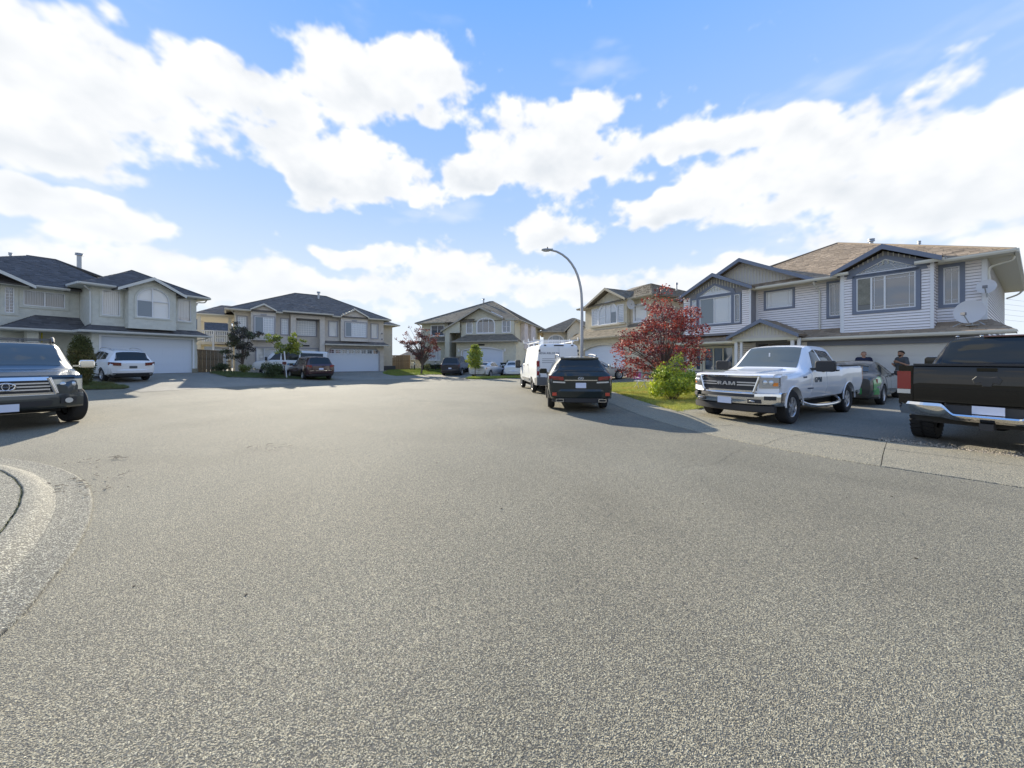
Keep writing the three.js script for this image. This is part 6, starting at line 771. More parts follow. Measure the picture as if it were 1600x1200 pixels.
{ const { G, S } = sedan('dark grey sedan with a green reflection painted on its tail, parked behind the white pickup', [0.085, 0.085, 0.08], 4.75, 0.93, 1.44, { paint: { metalness: 0.5 }, mirrorM: CM.plastic, belt: 0.92, rim: CM.alloy }, [12.95, 13.45, 0.815, 0.58]), green = paint([0.03, 0.26, 0.07]);
  for (const sd of [0, 1]) mesh('quarter_painted_reflection', patch(S, [[-2.3, 2.6], [-1.62, 4.2], [-1.7, 5.6], [-2.3, 4.6]].map(([z, k]) => [z, sd ? 24 - k : k]), 0.012, 8, 6, 0.014), green, G);  // green reflection on the rear quarters, painted in as a coloured patch
  for (const s of [-1, 1]) mesh('bumper_painted_reflection', sweepX([[0.4, 0.07], [0.6, 0.07], [0.6, 0.03], [0.4, 0.03]], s > 0 ? 0.5 : -0.92, s > 0 ? 0.92 : -0.5, 2.36, 0.33, 0.93, 3.5, -1, 10), green, G); }  // same painted green reflection carried onto the bumper corners
// ---- old camper van with stripes
{
  const p = paint([0.62, 0.63, 0.62], { clearcoat: 0.4 }), a = 2.7, W = 0.98, u = 0.42;
  const keys = [[a - 0.02, 1.0, 0.95, 0.8, 0.66, 0.45, 0.86], [a - 0.2, 1.12, 1.06, 0.88, 0.74, u, 0.95], [a - 0.7, 1.2, 1.14, 0.93, 0.78, u, W], [a - 0.85, 1.3, 1.17, 0.93, 0.78, u, W], [a - 1.35, 1.92, 1.2, 0.94, 0.74, u, W], [a - 1.7, 2.06, 1.2, 0.94, 0.76, u, W], [0, 2.1, 1.2, 0.94, 0.78, u, W], [-a + 0.15, 2.08, 1.2, 0.94, 0.78, u, W], [-a, 2.0, 1.18, 0.9, 0.74, u + 0.05, 0.94]];
  const { G } = vehicle('camper_van', 'pale grey camper van with blue stripe behind the young tree', 'van', { keys, W, zf: 1.75, zr: -1.6, arch: 0.42, wheel: WV, track: 0.86, rim: CM.alloy, paint: p, floor: 0.6, screen: [[a - 0.88, 10], [a - 0.88, 14], [a - 1.55, 14], [a - 1.55, 10]], side: [[[a - 1.1, 6.3], [a - 1.95, 6.3], [a - 1.95, 8.6], [a - 1.6, 8.5]], [[a - 2.05, 6.3], [-0.6, 6.3], [-0.6, 8.6], [a - 2.05, 8.6]], [[-0.7, 6.3], [-a + 0.3, 6.3], [-a + 0.3, 8.6], [-0.7, 8.6]]], doors: [[[a - 0.95, 2.2], [a - 2.0, 2.2], [a - 2.0, 6], [a - 1.0, 6]]], mirror: [1.0, 1.35, 1.7, 0.1, 0.13], mirrorM: CM.plastic });
  for (const s of [-1, 1]) { mesh('stripe', bx(s * 0.965, s * 0.992, 0.86, 0.98, -2.5, 0.6), std([0.1, 0.2, 0.36]), G); mesh('stripe', bx(s * 0.97, s * 0.994, 0.98, 1.04, -2.5, 0.2), std([0.25, 0.34, 0.3]), G); } head(G, 0.55, 0.85, 0.82, 1.0, a + 0.02, 0.3, 0.98); mesh('front_bumper', sweepX([[0.42, 0], [0.46, 0.06], [0.6, 0.06], [0.62, -0.1], [0.42, -0.1]], -0.95, 0.95, a + 0.03, 0.2, 0.98), CM.chrome, G);
  const q = loc('B', -8.2, 2.6); place(G, q[0], q[1], -0.93, -0.37, 1.75, -1.6);
}

// ---------------------------------------------------------------- trees and shrubs
function limb(pts, r0, r1, seg = 7) { // tapered, bent limb
  const c = new THREE.CatmullRomCurve3(pts.map(p => V3(...p)), false, 'centripetal'), n = Math.max(4, pts.length * 3), fr = c.computeFrenetFrames(n, false), pos = [], idx = [];
  for (let i = 0; i <= n; i++) { const p = c.getPointAt(i / n), r = mix(r0, r1, i / n); for (let k = 0; k <= seg; k++) { const a = k / seg * 6.2832, d = fr.normals[i].clone().multiplyScalar(Math.cos(a)).addScaledVector(fr.binormals[i], Math.sin(a)); pos.push(p.x + d.x * r, p.y + d.y * r, p.z + d.z * r); } }
  for (let i = 0; i < n; i++) for (let k = 0; k < seg; k++) { const a = i * (seg + 1) + k, b = a + seg + 1; idx.push(a, b, a + 1, a + 1, b, b + 1); }
  const g = new THREE.BufferGeometry(); g.setAttribute('position', new THREE.Float32BufferAttribute(pos, 3)); g.setIndex(idx); g.computeVertexNormals(); return g;
}
const leafM = (tr, rough = 0.7) => new THREE.MeshPhysicalMaterial({ vertexColors: true, roughness: rough, transmission: tr, thickness: 0, side: THREE.DoubleSide });
const LEAF = { thin: leafM(0.5), mid: leafM(0.25), dense: leafM(0.1, 0.85) };
function leaves(r, blobs, n, size, tones, o = {}) {
  const pos = [], col = [], vol = blobs.map(b => b[3] * b[4] * b[5]), tot = vol.reduce((a, b) => a + b, 0), up = o.up ?? 0.5;
  blobs.forEach((b, bi) => { const m = Math.round(n * vol[bi] / tot), tn = tones[Math.floor(r() * tones.length)];
    for (let i = 0; i < m; i++) {
      let x, y, z, q; do { x = r() * 2 - 1; y = r() * 2 - 1; z = r() * 2 - 1; q = x * x + y * y + z * z; } while (q > 1); const sh = o.shell ? Math.pow(q, -0.5 + 0.5 * (1 - o.shell)) : 1; x *= sh; y *= sh; z *= sh;
      const px = b[0] + x * b[3], py = b[1] + y * b[4], pz = b[2] + z * b[5], s = size * (0.6 + 0.8 * r());
      const d = V3(r() - 0.5 + x * (o.out || 0.3), r() * up - (o.droop || 0.1), r() - 0.5 + z * (o.out || 0.3)).normalize(), w = V3(r() - 0.5, (r() - 0.5) * 0.6, r() - 0.5).cross(d).normalize().multiplyScalar(s * (o.wide || 0.32)), nn = w.clone().cross(d).normalize().multiplyScalar(s * 0.12);
      const A = [px, py, pz], B = [px + d.x * s * 0.5 + w.x + nn.x, py + d.y * s * 0.5 + w.y + nn.y, pz + d.z * s * 0.5 + w.z + nn.z], C = [px + d.x * s, py + d.y * s, pz + d.z * s], D = [px + d.x * s * 0.5 - w.x + nn.x, py + d.y * s * 0.5 - w.y + nn.y, pz + d.z * s * 0.5 - w.z + nn.z];
      pos.push(...A, ...B, ...C, ...A, ...C, ...D); const t2 = r() < 0.25 ? tones[Math.floor(r() * tones.length)] : tn, v = 0.7 + 0.6 * r(); for (let k = 0; k < 6; k++) col.push(t2[0] * v, t2[1] * v, t2[2] * v);
    } });
  const g = new THREE.BufferGeometry(); g.setAttribute('position', new THREE.Float32BufferAttribute(pos, 3)); g.setAttribute('color', new THREE.Float32BufferAttribute(col, 3)); g.computeVertexNormals(); return g;
}
function plant(name, label, cat, X, Z, fn) { const G = thing(name, label, cat, X, gh(X, Z) + 0.01, Z); fn(G); return G; }
function branchy(G, r, trunkTop, forks, blobs, r0, m, lean = [0, 0]) { // trunk, limbs to the foliage clumps
  const T = trunkTop; mesh('trunk', limb([[0, -0.05, 0], [lean[0] * 0.4 + 0.02, T * 0.5, lean[1] * 0.4], [lean[0], T, lean[1]]], r0, r0 * 0.62, 9), m, G);
  const L = []; blobs.forEach((b, i) => { if (i % forks) return; const s = [lean[0] * (0.7 + 0.3 * r()), T * (0.75 + 0.25 * r()), lean[1]]; L.push(limb([s, [mix(s[0], b[0], 0.4) + (r() - 0.5) * 0.15, mix(s[1], b[1], 0.55), mix(s[2], b[2], 0.4) + (r() - 0.5) * 0.15], [b[0], b[1] - b[4] * 0.2, b[2]]], r0 * 0.42, 0.008, 5)); });
  mesh('branches', mg(L), m, G);
}
// red Japanese maple
plant('maple_tree', 'red leaved maple tree on the lawn between two houses', 'tree', 6.35, 15.2, G => {
  const r = rng(101), blobs = [];
  const tiers = [[-1.25, 2.0, 0.6], [-1.35, 1.45, 0.5], [-0.9, 2.7, 0.6], [-0.35, 3.3, 0.6], [0.15, 3.9, 0.42], [-0.25, 4.1, 0.35], [0.55, 3.3, 0.6], [1.0, 2.9, 0.6], [1.35, 3.35, 0.4], [1.2, 2.2, 0.65], [1.65, 1.95, 0.42], [0.5, 2.2, 0.7], [-0.5, 2.2, 0.7], [0.1, 2.75, 0.7], [-0.85, 1.15, 0.55], [-0.35, 1.55, 0.6], [0.6, 1.6, 0.6], [1.1, 1.5, 0.5], [-1.65, 1.95, 0.35], [-1.5, 2.45, 0.35], [0.95, 3.75, 0.32], [1.55, 2.75, 0.4], [-1.7, 1.3, 0.3]];
  for (const [x, y, s] of tiers) for (let k = 0; k < 6; k++) blobs.push([x + (r() - 0.5) * s * 1.5, y + 0.05 + (r() - 0.5) * 0.75, (r() - 0.5) * 2.3 * Math.max(0.4, 1 - Math.abs(x) * 0.35), s * (0.35 + 0.3 * r()), 0.12 + 0.12 * r(), s * (0.4 + 0.3 * r())]);
  branchy(G, r, 1.0, 4, blobs, 0.075, M.bark, [0.1, 0]);
  mesh('crown', leaves(r, blobs, 10500, 0.08, [[0.40, 0.06, 0.04], [0.28, 0.04, 0.03], [0.14, 0.025, 0.022], [0.52, 0.12, 0.07], [0.2, 0.04, 0.035]], { up: 0.25, droop: 0.2, wide: 0.36 }), LEAF.thin, G);
});
// lime green shrub in front of it
plant('shrub', 'bright lime green leafy shrub on the lawn beside the white pickup', 'shrub', 5.95, 13.3, G => {
  const r = rng(102), blobs = []; for (let i = 0; i < 26; i++) { const a = r() * 6.28, q = Math.sqrt(r()) * 0.68; blobs.push([Math.cos(a) * q, 0.3 + r() * 0.75, Math.sin(a) * q, 0.2 + 0.1 * r(), 0.2 + 0.12 * r(), 0.2 + 0.1 * r()]); }
  for (const [x, y] of [[0.25, 1.35], [0.35, 1.6], [-0.1, 1.2], [0.62, 1.15], [-0.5, 1.05], [0.75, 0.85], [-0.68, 0.75], [0.1, 1.42], [-0.3, 1.2]]) blobs.push([x, y, (r() - 0.5) * 0.5, 0.13, 0.26, 0.13]);
  mesh('stems', mg(blobs.filter((b, i) => i % 2).map(b => limb([[(r() - 0.5) * 0.2, 0, (r() - 0.5) * 0.2], [b[0] * 0.5, b[1] * 0.5, b[2] * 0.5], [b[0], b[1] + b[4] * 0.7, b[2]]], 0.014, 0.005, 5))), M.bark, G);
  mesh('foliage', leaves(r, blobs, 5200, 0.085, [[0.52, 0.58, 0.05], [0.42, 0.50, 0.04], [0.62, 0.64, 0.07], [0.24, 0.34, 0.03]], { up: 0.7, wide: 0.34 }), LEAF.thin, G);
});
plant('shrub', 'small green shrub right of the lime green shrub', 'shrub', 7.35, 14.6, G => { const r = rng(112), blobs = []; for (let i = 0; i < 12; i++) { const a = r() * 6.28, q = Math.sqrt(r()) * 0.4; blobs.push([Math.cos(a) * q, 0.2 + r() * 0.75, Math.sin(a) * q, 0.18, 0.18, 0.18]); } mesh('foliage', leaves(r, blobs, 1500, 0.075, [[0.26, 0.33, 0.03], [0.16, 0.24, 0.025]], { up: 0.7 }), LEAF.thin, G); });
// clipped cedar before the left house
plant('cedar_shrub', 'rounded dark green cedar between the dark SUV and white crossover', 'shrub', -20.2, 16.8, G => {
  const r = rng(103), blobs = []; for (let i = 0; i < 60; i++) { const y = 0.2 + i / 60 * 2.1, w = 0.40 * Math.sin(Math.min(1, (y + 0.35) / 1.5) * 1.57) * Math.sqrt(Math.max(0, 1 - Math.pow(Math.max(0, y - 0.9) / 1.5, 2))), a = i * 2.4; blobs.push([Math.cos(a) * w * 0.62, y, Math.sin(a) * w * 0.62, 0.06 + w * 0.42, 0.2, 0.06 + w * 0.42]); }
  mesh('trunk', limb([[0, -0.05, 0], [0, 0.5, 0], [0, 1.9, 0]], 0.06, 0.02), M.bark, G); mesh('foliage', leaves(r, blobs, 12000, 0.07, [[0.085, 0.10, 0.022], [0.11, 0.12, 0.03], [0.06, 0.07, 0.018], [0.15, 0.13, 0.04]], { up: 1.1, droop: 0, wide: 0.28, shell: 0.6 }), LEAF.dense, G);
});
// dark plum by the wide house
{ const q = [-21.6, 28.6]; plant('plum_tree', 'dark leaved small tree beside the wooden fence', 'tree', ...q, G => { const r = rng(104), blobs = []; for (const [x, y, s] of [[-0.5, 2.1, 0.5], [-1.1, 1.7, 0.4], [0, 2.6, 0.5], [0.15, 3.3, 0.5], [-0.2, 3.75, 0.4], [0.75, 2.9, 0.45], [1.15, 3.1, 0.35], [0.6, 2.1, 0.5], [-0.5, 3.0, 0.4], [0.35, 1.5, 0.4], [-0.6, 1.3, 0.4], [-0.3, 3.3, 0.4]]) for (let k = 0; k < 4; k++) blobs.push([x + (r() - 0.5) * 0.5, y + (r() - 0.5) * 0.4, (r() - 0.5) * 1.4, s * 0.55, s * 0.45, s * 0.55]); branchy(G, r, 0.9, 2, blobs, 0.07, M.bark, [0.15, 0]); mesh('crown', leaves(r, blobs, 5200, 0.1, [[0.08, 0.09, 0.05], [0.10, 0.09, 0.06], [0.06, 0.05, 0.045], [0.09, 0.12, 0.05]], { wide: 0.36 }), LEAF.mid, G); }); }
// young yellow green trees
plant('young_tree', 'young yellow green tree with two crowns before the camper van', 'tree', -16.75, 26.35, G => { const r = rng(105), blobs = []; for (const [x, y, s] of [[-0.75, 2.75, 0.34], [-1.05, 2.95, 0.25], [-0.5, 2.35, 0.3], [-0.45, 2.95, 0.25], [0.75, 2.75, 0.36], [0.95, 2.4, 0.35], [0.55, 2.3, 0.36], [0.35, 1.95, 0.4], [0.85, 1.95, 0.36], [1.15, 2.75, 0.25], [-0.2, 1.95, 0.3], [0.1, 2.2, 0.25], [0.65, 3.05, 0.25]]) for (let k = 0; k < 3; k++) blobs.push([x + (r() - 0.5) * 0.3, y + (r() - 0.5) * 0.25, (r() - 0.5) * 0.8, s * 0.6, s * 0.5, s * 0.6]); branchy(G, r, 1.3, 2, blobs, 0.035, M.bark); mesh('crown', leaves(r, blobs, 3000, 0.105, [[0.42, 0.44, 0.05], [0.3, 0.35, 0.04], [0.16, 0.21, 0.03]], { wide: 0.36 }), LEAF.thin, G); });
plant('young_tree', 'young yellow green tree on the grass strip before the silver sedan', 'tree', -3.25, 31.4, G => { const r = rng(106), blobs = []; for (let i = 0; i < 34; i++) { const t = i / 34, y = 0.95 + t * 1.9, w = 0.85 * Math.sin(Math.PI * Math.min(1, 0.22 + t * 0.8)) * (0.7 + 0.5 * r()), a = i * 2.4 + r(); blobs.push([Math.cos(a) * w * 0.6, y, Math.sin(a) * w * 0.6, 0.28, 0.17, 0.28]); } branchy(G, r, 1.2, 2, blobs, 0.045, M.bark); mesh('crown', leaves(r, blobs, 3600, 0.115, [[0.42, 0.44, 0.05], [0.32, 0.38, 0.05], [0.2, 0.27, 0.03]], { wide: 0.38 }), LEAF.thin, G); });
// purple leaved plum before the head of the court
plant('plum_tree', 'sparse purple red leaved tree on the lawn left of the black SUV', 'tree', -9.2, 36.3, G => { const r = rng(107), blobs = []; for (const [x, y, s] of [[-0.3, 3.9, 0.5], [-1.0, 3.3, 0.6], [-1.7, 3.0, 0.5], [-2.1, 3.45, 0.35], [-0.4, 3.0, 0.6], [0.4, 3.7, 0.55], [0.3, 4.4, 0.4], [-0.6, 4.5, 0.35], [1.1, 3.3, 0.6], [1.5, 2.5, 0.5], [0.8, 2.5, 0.6], [0.2, 2.2, 0.5], [-0.9, 2.2, 0.5], [-1.3, 2.6, 0.4], [1.4, 3.9, 0.35], [-0.2, 1.8, 0.45], [1.0, 1.9, 0.4], [-1.5, 4.0, 0.3]]) for (let k = 0; k < 4; k++) blobs.push([x + (r() - 0.5) * 0.7, y + (r() - 0.5) * 0.5, (r() - 0.5) * 2, s * 0.5, s * 0.35, s * 0.5]); branchy(G, r, 1.1, 1, blobs, 0.1, M.bark, [0.15, 0]); mesh('crown', leaves(r, blobs, 2900, 0.13, [[0.17, 0.05, 0.04], [0.24, 0.08, 0.06], [0.09, 0.04, 0.035], [0.3, 0.13, 0.08]], { wide: 0.36 }), LEAF.thin, G); });
// rounded and low shrubs
function shrub(label, X, Z, w, h, n, tones, seed, size = 0.08, name = 'shrub') { plant(name, label, 'shrub', X, Z, G => { const r = rng(seed), blobs = []; for (let i = 0; i < 14; i++) { const a = r() * 6.28, q = Math.sqrt(r()) * w * 0.33; blobs.push([Math.cos(a) * q, h * (0.22 + 0.5 * r()), Math.sin(a) * q, w * 0.24, h * 0.26, w * 0.24]); } mesh('foliage', leaves(r, blobs, n, size, tones, { up: 0.8 }), LEAF.mid, G); }); }
const GR = [[0.07, 0.1, 0.025], [0.1, 0.13, 0.03], [0.05, 0.075, 0.02]];
shrub('round green shrub at the road edge left of the red minivan', -16.9, 25.3, 1.45, 1.15, 2600, [[0.05, 0.075, 0.022], [0.065, 0.095, 0.025]], 121);
shrub('low dark green shrub under the dark leaved tree', -22.4, 27.6, 1.3, 0.75, 1500, [[0.05, 0.07, 0.025], [0.07, 0.09, 0.03]], 122);
shrub('low yellow green shrub right of the dark leaved tree', -20.2, 27.2, 0.9, 0.75, 1100, [[0.2, 0.22, 0.03], [0.14, 0.17, 0.03]], 123);
{ const s = [-9.7, -9.1, -8.5, -7.9, -7.4]; s.forEach((x, i) => { const q = loc('C', x, 0.75); shrub(['leftmost low dark shrub under the arched window', 'second low dark shrub from the left under the arched window', 'middle low dark shrub under the arched window', 'fourth low dark shrub under the arched window', 'low dark shrub nearest the entry column'][i], q[0], q[1], 0.85, 0.62 + 0.12 * (i % 2), 700, [[0.045, 0.065, 0.025], [0.06, 0.08, 0.03]], 130 + i, 0.09); }); }
{ const q = loc('C', 1.2, 1.6); shrub('thin climbing shrub beside the right garage corner', q[0], q[1], 0.4, 1.3, 500, GR, 140); }
{ const q = loc('C', -8.1, 2.6); shrub('small pale agave like plant by the garden lamps', q[0], q[1], 0.7, 0.9, 400, [[0.3, 0.3, 0.12], [0.2, 0.22, 0.1]], 141, 0.16); }

// ---------------------------------------------------------------- street lamp
{
  const G = thing('street_lamp', 'tall grey street lamp with curved arm behind the cargo van', 'street lamp', 3.62, gh(3.62, 18.6), 18.6), m = std([0.36, 0.37, 0.38], { metalness: 0.5, roughness: 0.5 });
  mesh('pole', limb([[0, -0.05, 0], [0, 2.2, 0], [0, 4.4, 0], [-0.06, 5.3, 0], [-0.32, 6.2, 0], [-0.78, 6.85, 0], [-1.3, 7.18, 0], [-1.62, 7.26, 0]], 0.105, 0.05, 12), m, G); mesh('base', mg([cyl(0.16, 0.18, 0.3, 14).translate(0, 0.13, 0), bx(-0.2, 0.2, 0, 0.03, -0.2, 0.2)]), m, G); mesh('hand_hole_cover', bx(-0.05, 0.05, 0.5, 0.75, 0.09, 0.112), m, G);
  const hd = mesh('lamp_head', mg([new THREE.SphereGeometry(1, 16, 10).scale(0.3, 0.075, 0.12).translate(-1.82, 7.27, 0), bx(-1.7, -1.5, 7.24, 7.32, -0.06, 0.06)]), std([0.3, 0.31, 0.32], { metalness: 0.4, roughness: 0.5 }), G); mesh('lens', mg([new THREE.SphereGeometry(1, 12, 8).scale(0.2, 0.05, 0.09).translate(-1.84, 7.22, 0)]), phys([0.3, 0.3, 0.28], { roughness: 0.2 }), hd); mesh('photocell', mg([cyl(0.03, 0.03, 0.07, 10).translate(-1.78, 7.38, 0)]), M.darkGrey, hd);
}
// ---------------------------------------------------------------- fences
function fence(name, label, a, b, h, m, o = {}) {
  const dx = b[0] - a[0], dz = b[1] - a[1], L = Math.hypot(dx, dz), G = thing(name, label, o.cat || 'fence', a[0], gh(...a), a[1], Math.atan2(dz, dx)), n = Math.round(L / 0.145), r = rng(o.seed || 5), slope = (gh(...b) - gh(...a)) / L, geo = bx(-0.066, 0.066, 0, 1, -0.01, 0.01);
  for (let i = 0; i < n; i++) { const x = (i + 0.5) / n * L, p = mesh('picket', geo, m[Math.floor(r() * m.length)], G); p.position.set(x, slope * x + 0.02, 0.012 * (i % 2)); p.scale.set(1, h * (0.985 + 0.03 * r()), 1); p.rotation.z = (r() - 0.5) * 0.012; }
  for (const y of [0.3, h - 0.3]) mesh('rail', bar([0, y, -0.04], [L, y + slope * L, -0.04], 0.035, 4), m[0], G); for (let x = 0; x <= L + 0.01; x += L / Math.ceil(L / 2.2)) mesh('post', bx(x - 0.05, x + 0.05, -0.2, h + 0.06 + slope * x, -0.13, -0.03), m[0], G); mesh('cap_rail', bar([0, h + 0.03, -0.02], [L, h + 0.03 + slope * L, -0.02], 0.045, 4), m[0], G);
}
const WD = [M.wood, M.woodGrey, std([0.42, 0.35, 0.26], { map: woodMap })];
fence('wood_fence', 'weathered wooden fence between the left house and the wide stucco house', loc('A', 0.05, -1.6), loc('B', -12.9, 0.4), 1.75, WD, { seed: 5 });
{ const q = loc('B', -12.75, 0.7), G = thing('fence_post', 'white painted gate post at the end of the wooden fence', 'post', q[0], gh(...q), q[1]); mesh('shaft', bx(-0.06, 0.06, 0, 1.8, -0.06, 0.06), M.white, G); mesh('cap', mg([new THREE.ConeGeometry(0.11, 0.1, 4).rotateY(0.785).translate(0, 1.85, 0)]), M.white, G); }
fence('wood_fence', 'tan wooden fence right of the wide stucco house', loc('B', 2.9, -4.2), [-12.7, 44.6], 1.7, [std([0.5, 0.38, 0.25], { map: woodMap }), std([0.44, 0.33, 0.22], { map: woodMap })], { seed: 6 });
{ const a = [-12.6, 44.4], G = thing('lattice_gate', 'pale lattice gate left of the house at the head of the court', 'gate', a[0], gh(...a), a[1], 0.12), m = std([0.6, 0.56, 0.46]); mesh('gate_frame', mg([bx(0, 1.3, 0, 0.08, -0.03, 0.03), bx(0, 1.3, 1.62, 1.7, -0.03, 0.03), bx(0, 0.08, 0.08, 1.62, -0.03, 0.03), bx(1.22, 1.3, 0.08, 1.62, -0.03, 0.03)]), m, G); for (let i = 1; i < 8; i++) mesh('slat', bx(0.08 + i * 0.143 - 0.02, 0.08 + i * 0.143 + 0.02, 0.08, 1.62, -0.012, 0.012), m, G); mesh('brace', bar([0.1, 1.6, 0.03], [1.2, 0.1, 0.03], 0.03, 4), m, G); }
// ---------------------------------------------------------------- dishes on the garage roof of the pale house
function dish(label, s, y, off, w, h, turn, tilt, foot) {
  const [X, Z] = loc('E', s, off), G = thing('satellite_dish', label, 'satellite dish', X, FR.E.floor + y, Z, Math.atan2(FR.E.dz, FR.E.dx) + turn), m = std([0.62, 0.62, 0.63], { roughness: 0.6, side: THREE.DoubleSide });
  const R = new THREE.Group(); R.name = 'reflector_assembly'; R.rotation.x = tilt; G.add(R); const P = []; for (let i = 0; i <= 10; i++) { const t = i / 10; P.push(new THREE.Vector2(t, 0.13 * t * t)); } for (let i = 10; i >= 0; i--) { const t = i / 10; P.push(new THREE.Vector2(t, 0.13 * t * t - 0.012)); }
  const g = new THREE.LatheGeometry(P, 40); g.rotateX(Math.PI / 2); g.scale(w / 2, h / 2, (w + h) / 4); mesh('reflector', g, m, R); mesh('feed_arm', bar([0, -h / 2 + 0.02, 0.04], [0, -h * 0.18, w * 0.42], 0.018, 6), M.galv, R); mesh('feed_horn', mg([bx(-0.06, 0.06, -h * 0.2, -h * 0.2 + 0.1, w * 0.38, w * 0.5)]), std([0.2, 0.2, 0.21]), R);
  mesh('mast', bar([0, foot, -0.12], [0, 0, -0.06], 0.025, 8), M.galv, G); if (foot < -0.45) { mesh('foot_plate', bx(-0.12, 0.12, foot - 0.01, foot + 0.02, -0.22, 0), M.galv, G); for (const q of [-1, 1]) mesh('strut', bar([q * 0.42, foot - 0.02, 0.1], [0, foot + 0.28, -0.1], 0.016, 6), M.galv, G); }
}
dish('large grey satellite dish on the garage roof above the black pickup', -0.33, 3.25, 0.85, 0.86, 0.9, -0.35, -0.1, -0.52); dish('small grey satellite dish on the wall corner above the larger dish', 0.02, 4.22, 0.32, 0.5, 0.54, -0.1, -0.15, -0.4);
// ---------------------------------------------------------------- small things
{ const G = thing('folding_chair', 'small pink and white folding chair on the drive left of the lime shrub', 'chair', 6.65, gh(6.65, 18.6) + 0.05, 18.6, 0.35), m = M.metal; mesh('seat', bx(-0.22, 0.22, 0.38, 0.41, -0.2, 0.2), std([0.6, 0.58, 0.6]), G); mesh('backrest', bx(-0.22, 0.22, 0.5, 0.86, -0.24, -0.21), std([0.45, 0.1, 0.32]), G); for (const s of [-1, 1]) { mesh('leg', bar([s * 0.23, 0, 0.2], [s * 0.23, 0.86, -0.23], 0.013), m, G); mesh('leg', bar([s * 0.23, 0, -0.24], [s * 0.23, 0.42, 0.2], 0.013), m, G); mesh('armrest', bar([s * 0.24, 0.6, -0.1], [s * 0.24, 0.58, 0.22], 0.016), M.white, G); } }
for (const [i, s] of [0.95, 1.55].entries()) { const q = loc('C', s, 2.3), G = thing('wheelie_bin', ['dark wheeled bin right of the far garage door, left one', 'dark wheeled bin right of the far garage door, right one'][i], 'bin', q[0], gh(...q), q[1], 0.3, 'wheeled bins at the far garage'), m = std([0.03, 0.04, 0.035]); const b = new THREE.CylinderGeometry(0.4, 0.33, 0.95, 4); b.rotateY(0.785); b.translate(0, 0.53, 0); mesh('body', b, m, G); mesh('lid', mg([bx(-0.31, 0.31, 1.0, 1.06, -0.32, 0.33)]), m, G); for (const x of [-0.24, 0.24]) mesh('wheel', xcyl(0.11, x - 0.03, x + 0.03, 0.11, -0.26, 14), CM.tyre, G); mesh('handle', bar([-0.25, 1.0, -0.36], [0.25, 1.0, -0.36], 0.018), m, G); }
{ const G = thing('sign_post', 'leaning white post with a small brown box beside the young tree', 'sign', -16.15, gh(-16.15, 25.7), 25.7); const s = mesh('post', bx(-0.028, 0.028, -0.05, 1.95, -0.028, 0.028), M.white, G); s.rotation.z = 0.09; const b = mesh('panel', bx(-0.26, 0.06, 0.92, 1.3, 0.05, 0.08), M.white, G); mesh('box', bx(-0.22, 0.02, 1.0, 1.2, 0.082, 0.16), std([0.14, 0.05, 0.04]), G); }
for (const [i, [s, o]] of [[-10.0, 2.4], [-8.7, 2.7], [-7.7, 1.6]].entries()) { const q = loc('C', s, o), G = thing('garden_lamp', ['garden lamp post left of the purple leaved tree trunk', 'garden lamp post right of the purple leaved tree trunk', 'garden lamp post nearest the black SUV'][i], 'garden lamp', q[0], gh(...q), q[1]); mesh('post', mg([cyl(0.05, 0.06, 0.75, 10).translate(0, 0.36, 0)]), M.black, G); mesh('globe', mg([cyl(0.11, 0.09, 0.22, 10).translate(0, 0.86, 0)]), M.white, G); mesh('cap', mg([new THREE.ConeGeometry(0.15, 0.12, 10).translate(0, 1.03, 0)]), M.black, G); }
{ const q = loc('A', -4.6, 1.6); }
// overhead wires behind the pale house
for (let i = 0; i < 5; i++) { const y = 5.6 + i * 0.55, G = mesh(unique('power_line'), tube([[44, y + 0.6, -36], [62, y - 0.1, -40], [90, y + 0.5, -46]], 0.011, 5, 20), M.galv, scene); G.userData = { label: ['lowest', 'second lowest', 'middle', 'second highest', 'highest'][i] + ' overhead wire crossing the sky at the right edge', category: 'power line', group: 'overhead wires at the right edge' }; }
for (const [i, x] of [40, 92].entries()) { const G = thing('utility_pole', ['wooden utility pole hidden behind the pale house', 'wooden utility pole far off to the right'][i], 'utility pole', x, -0.3, i ? 46.5 : 35, 0.2); mesh('shaft', mg([cyl(0.12, 0.17, 9.6, 10).translate(0, 4.8, 0)]), M.woodDark, G); mesh('crossarm', bx(-1.1, 1.1, 8.6, 8.75, -0.06, 0.06), M.woodDark, G); }
// twigs and dry leaves on the kerb and the road
{ const r = rng(71), G = [], spots = [[-5.35, 4.5], [-5.05, 4.05], [-4.2, 6.2], [-6.2, 5.4]]; const im = new THREE.InstancedMesh(bx(-0.02, 0.02, 0, 0.004, -0.004, 0.004), std([0.06, 0.045, 0.03]), 90), m4 = new THREE.Matrix4(), q = new THREE.Quaternion(); for (let i = 0; i < 90; i++) { const k = spots[i % 4], near = i < 60, x = near ? k[0] + (r() - 0.5) * 0.7 : -6 + r() * 12, z = near ? k[1] + (r() - 0.5) * 0.5 : 2 + r() * 10; q.setFromAxisAngle(V3(0, 1, 0), r() * 6); m4.compose(V3(x, gh(x, z) + (near ? 0.03 : 0.003) , -z), q, V3(0.25 + r() * (near ? 2.2 : 0.3), 1, 0.6 + r())); im.setMatrixAt(i, m4); } im.name = 'twigs'; im.userData = { kind: 'stuff', label: 'twigs and dry bits scattered on the road', category: 'litter' }; scene.add(im); }

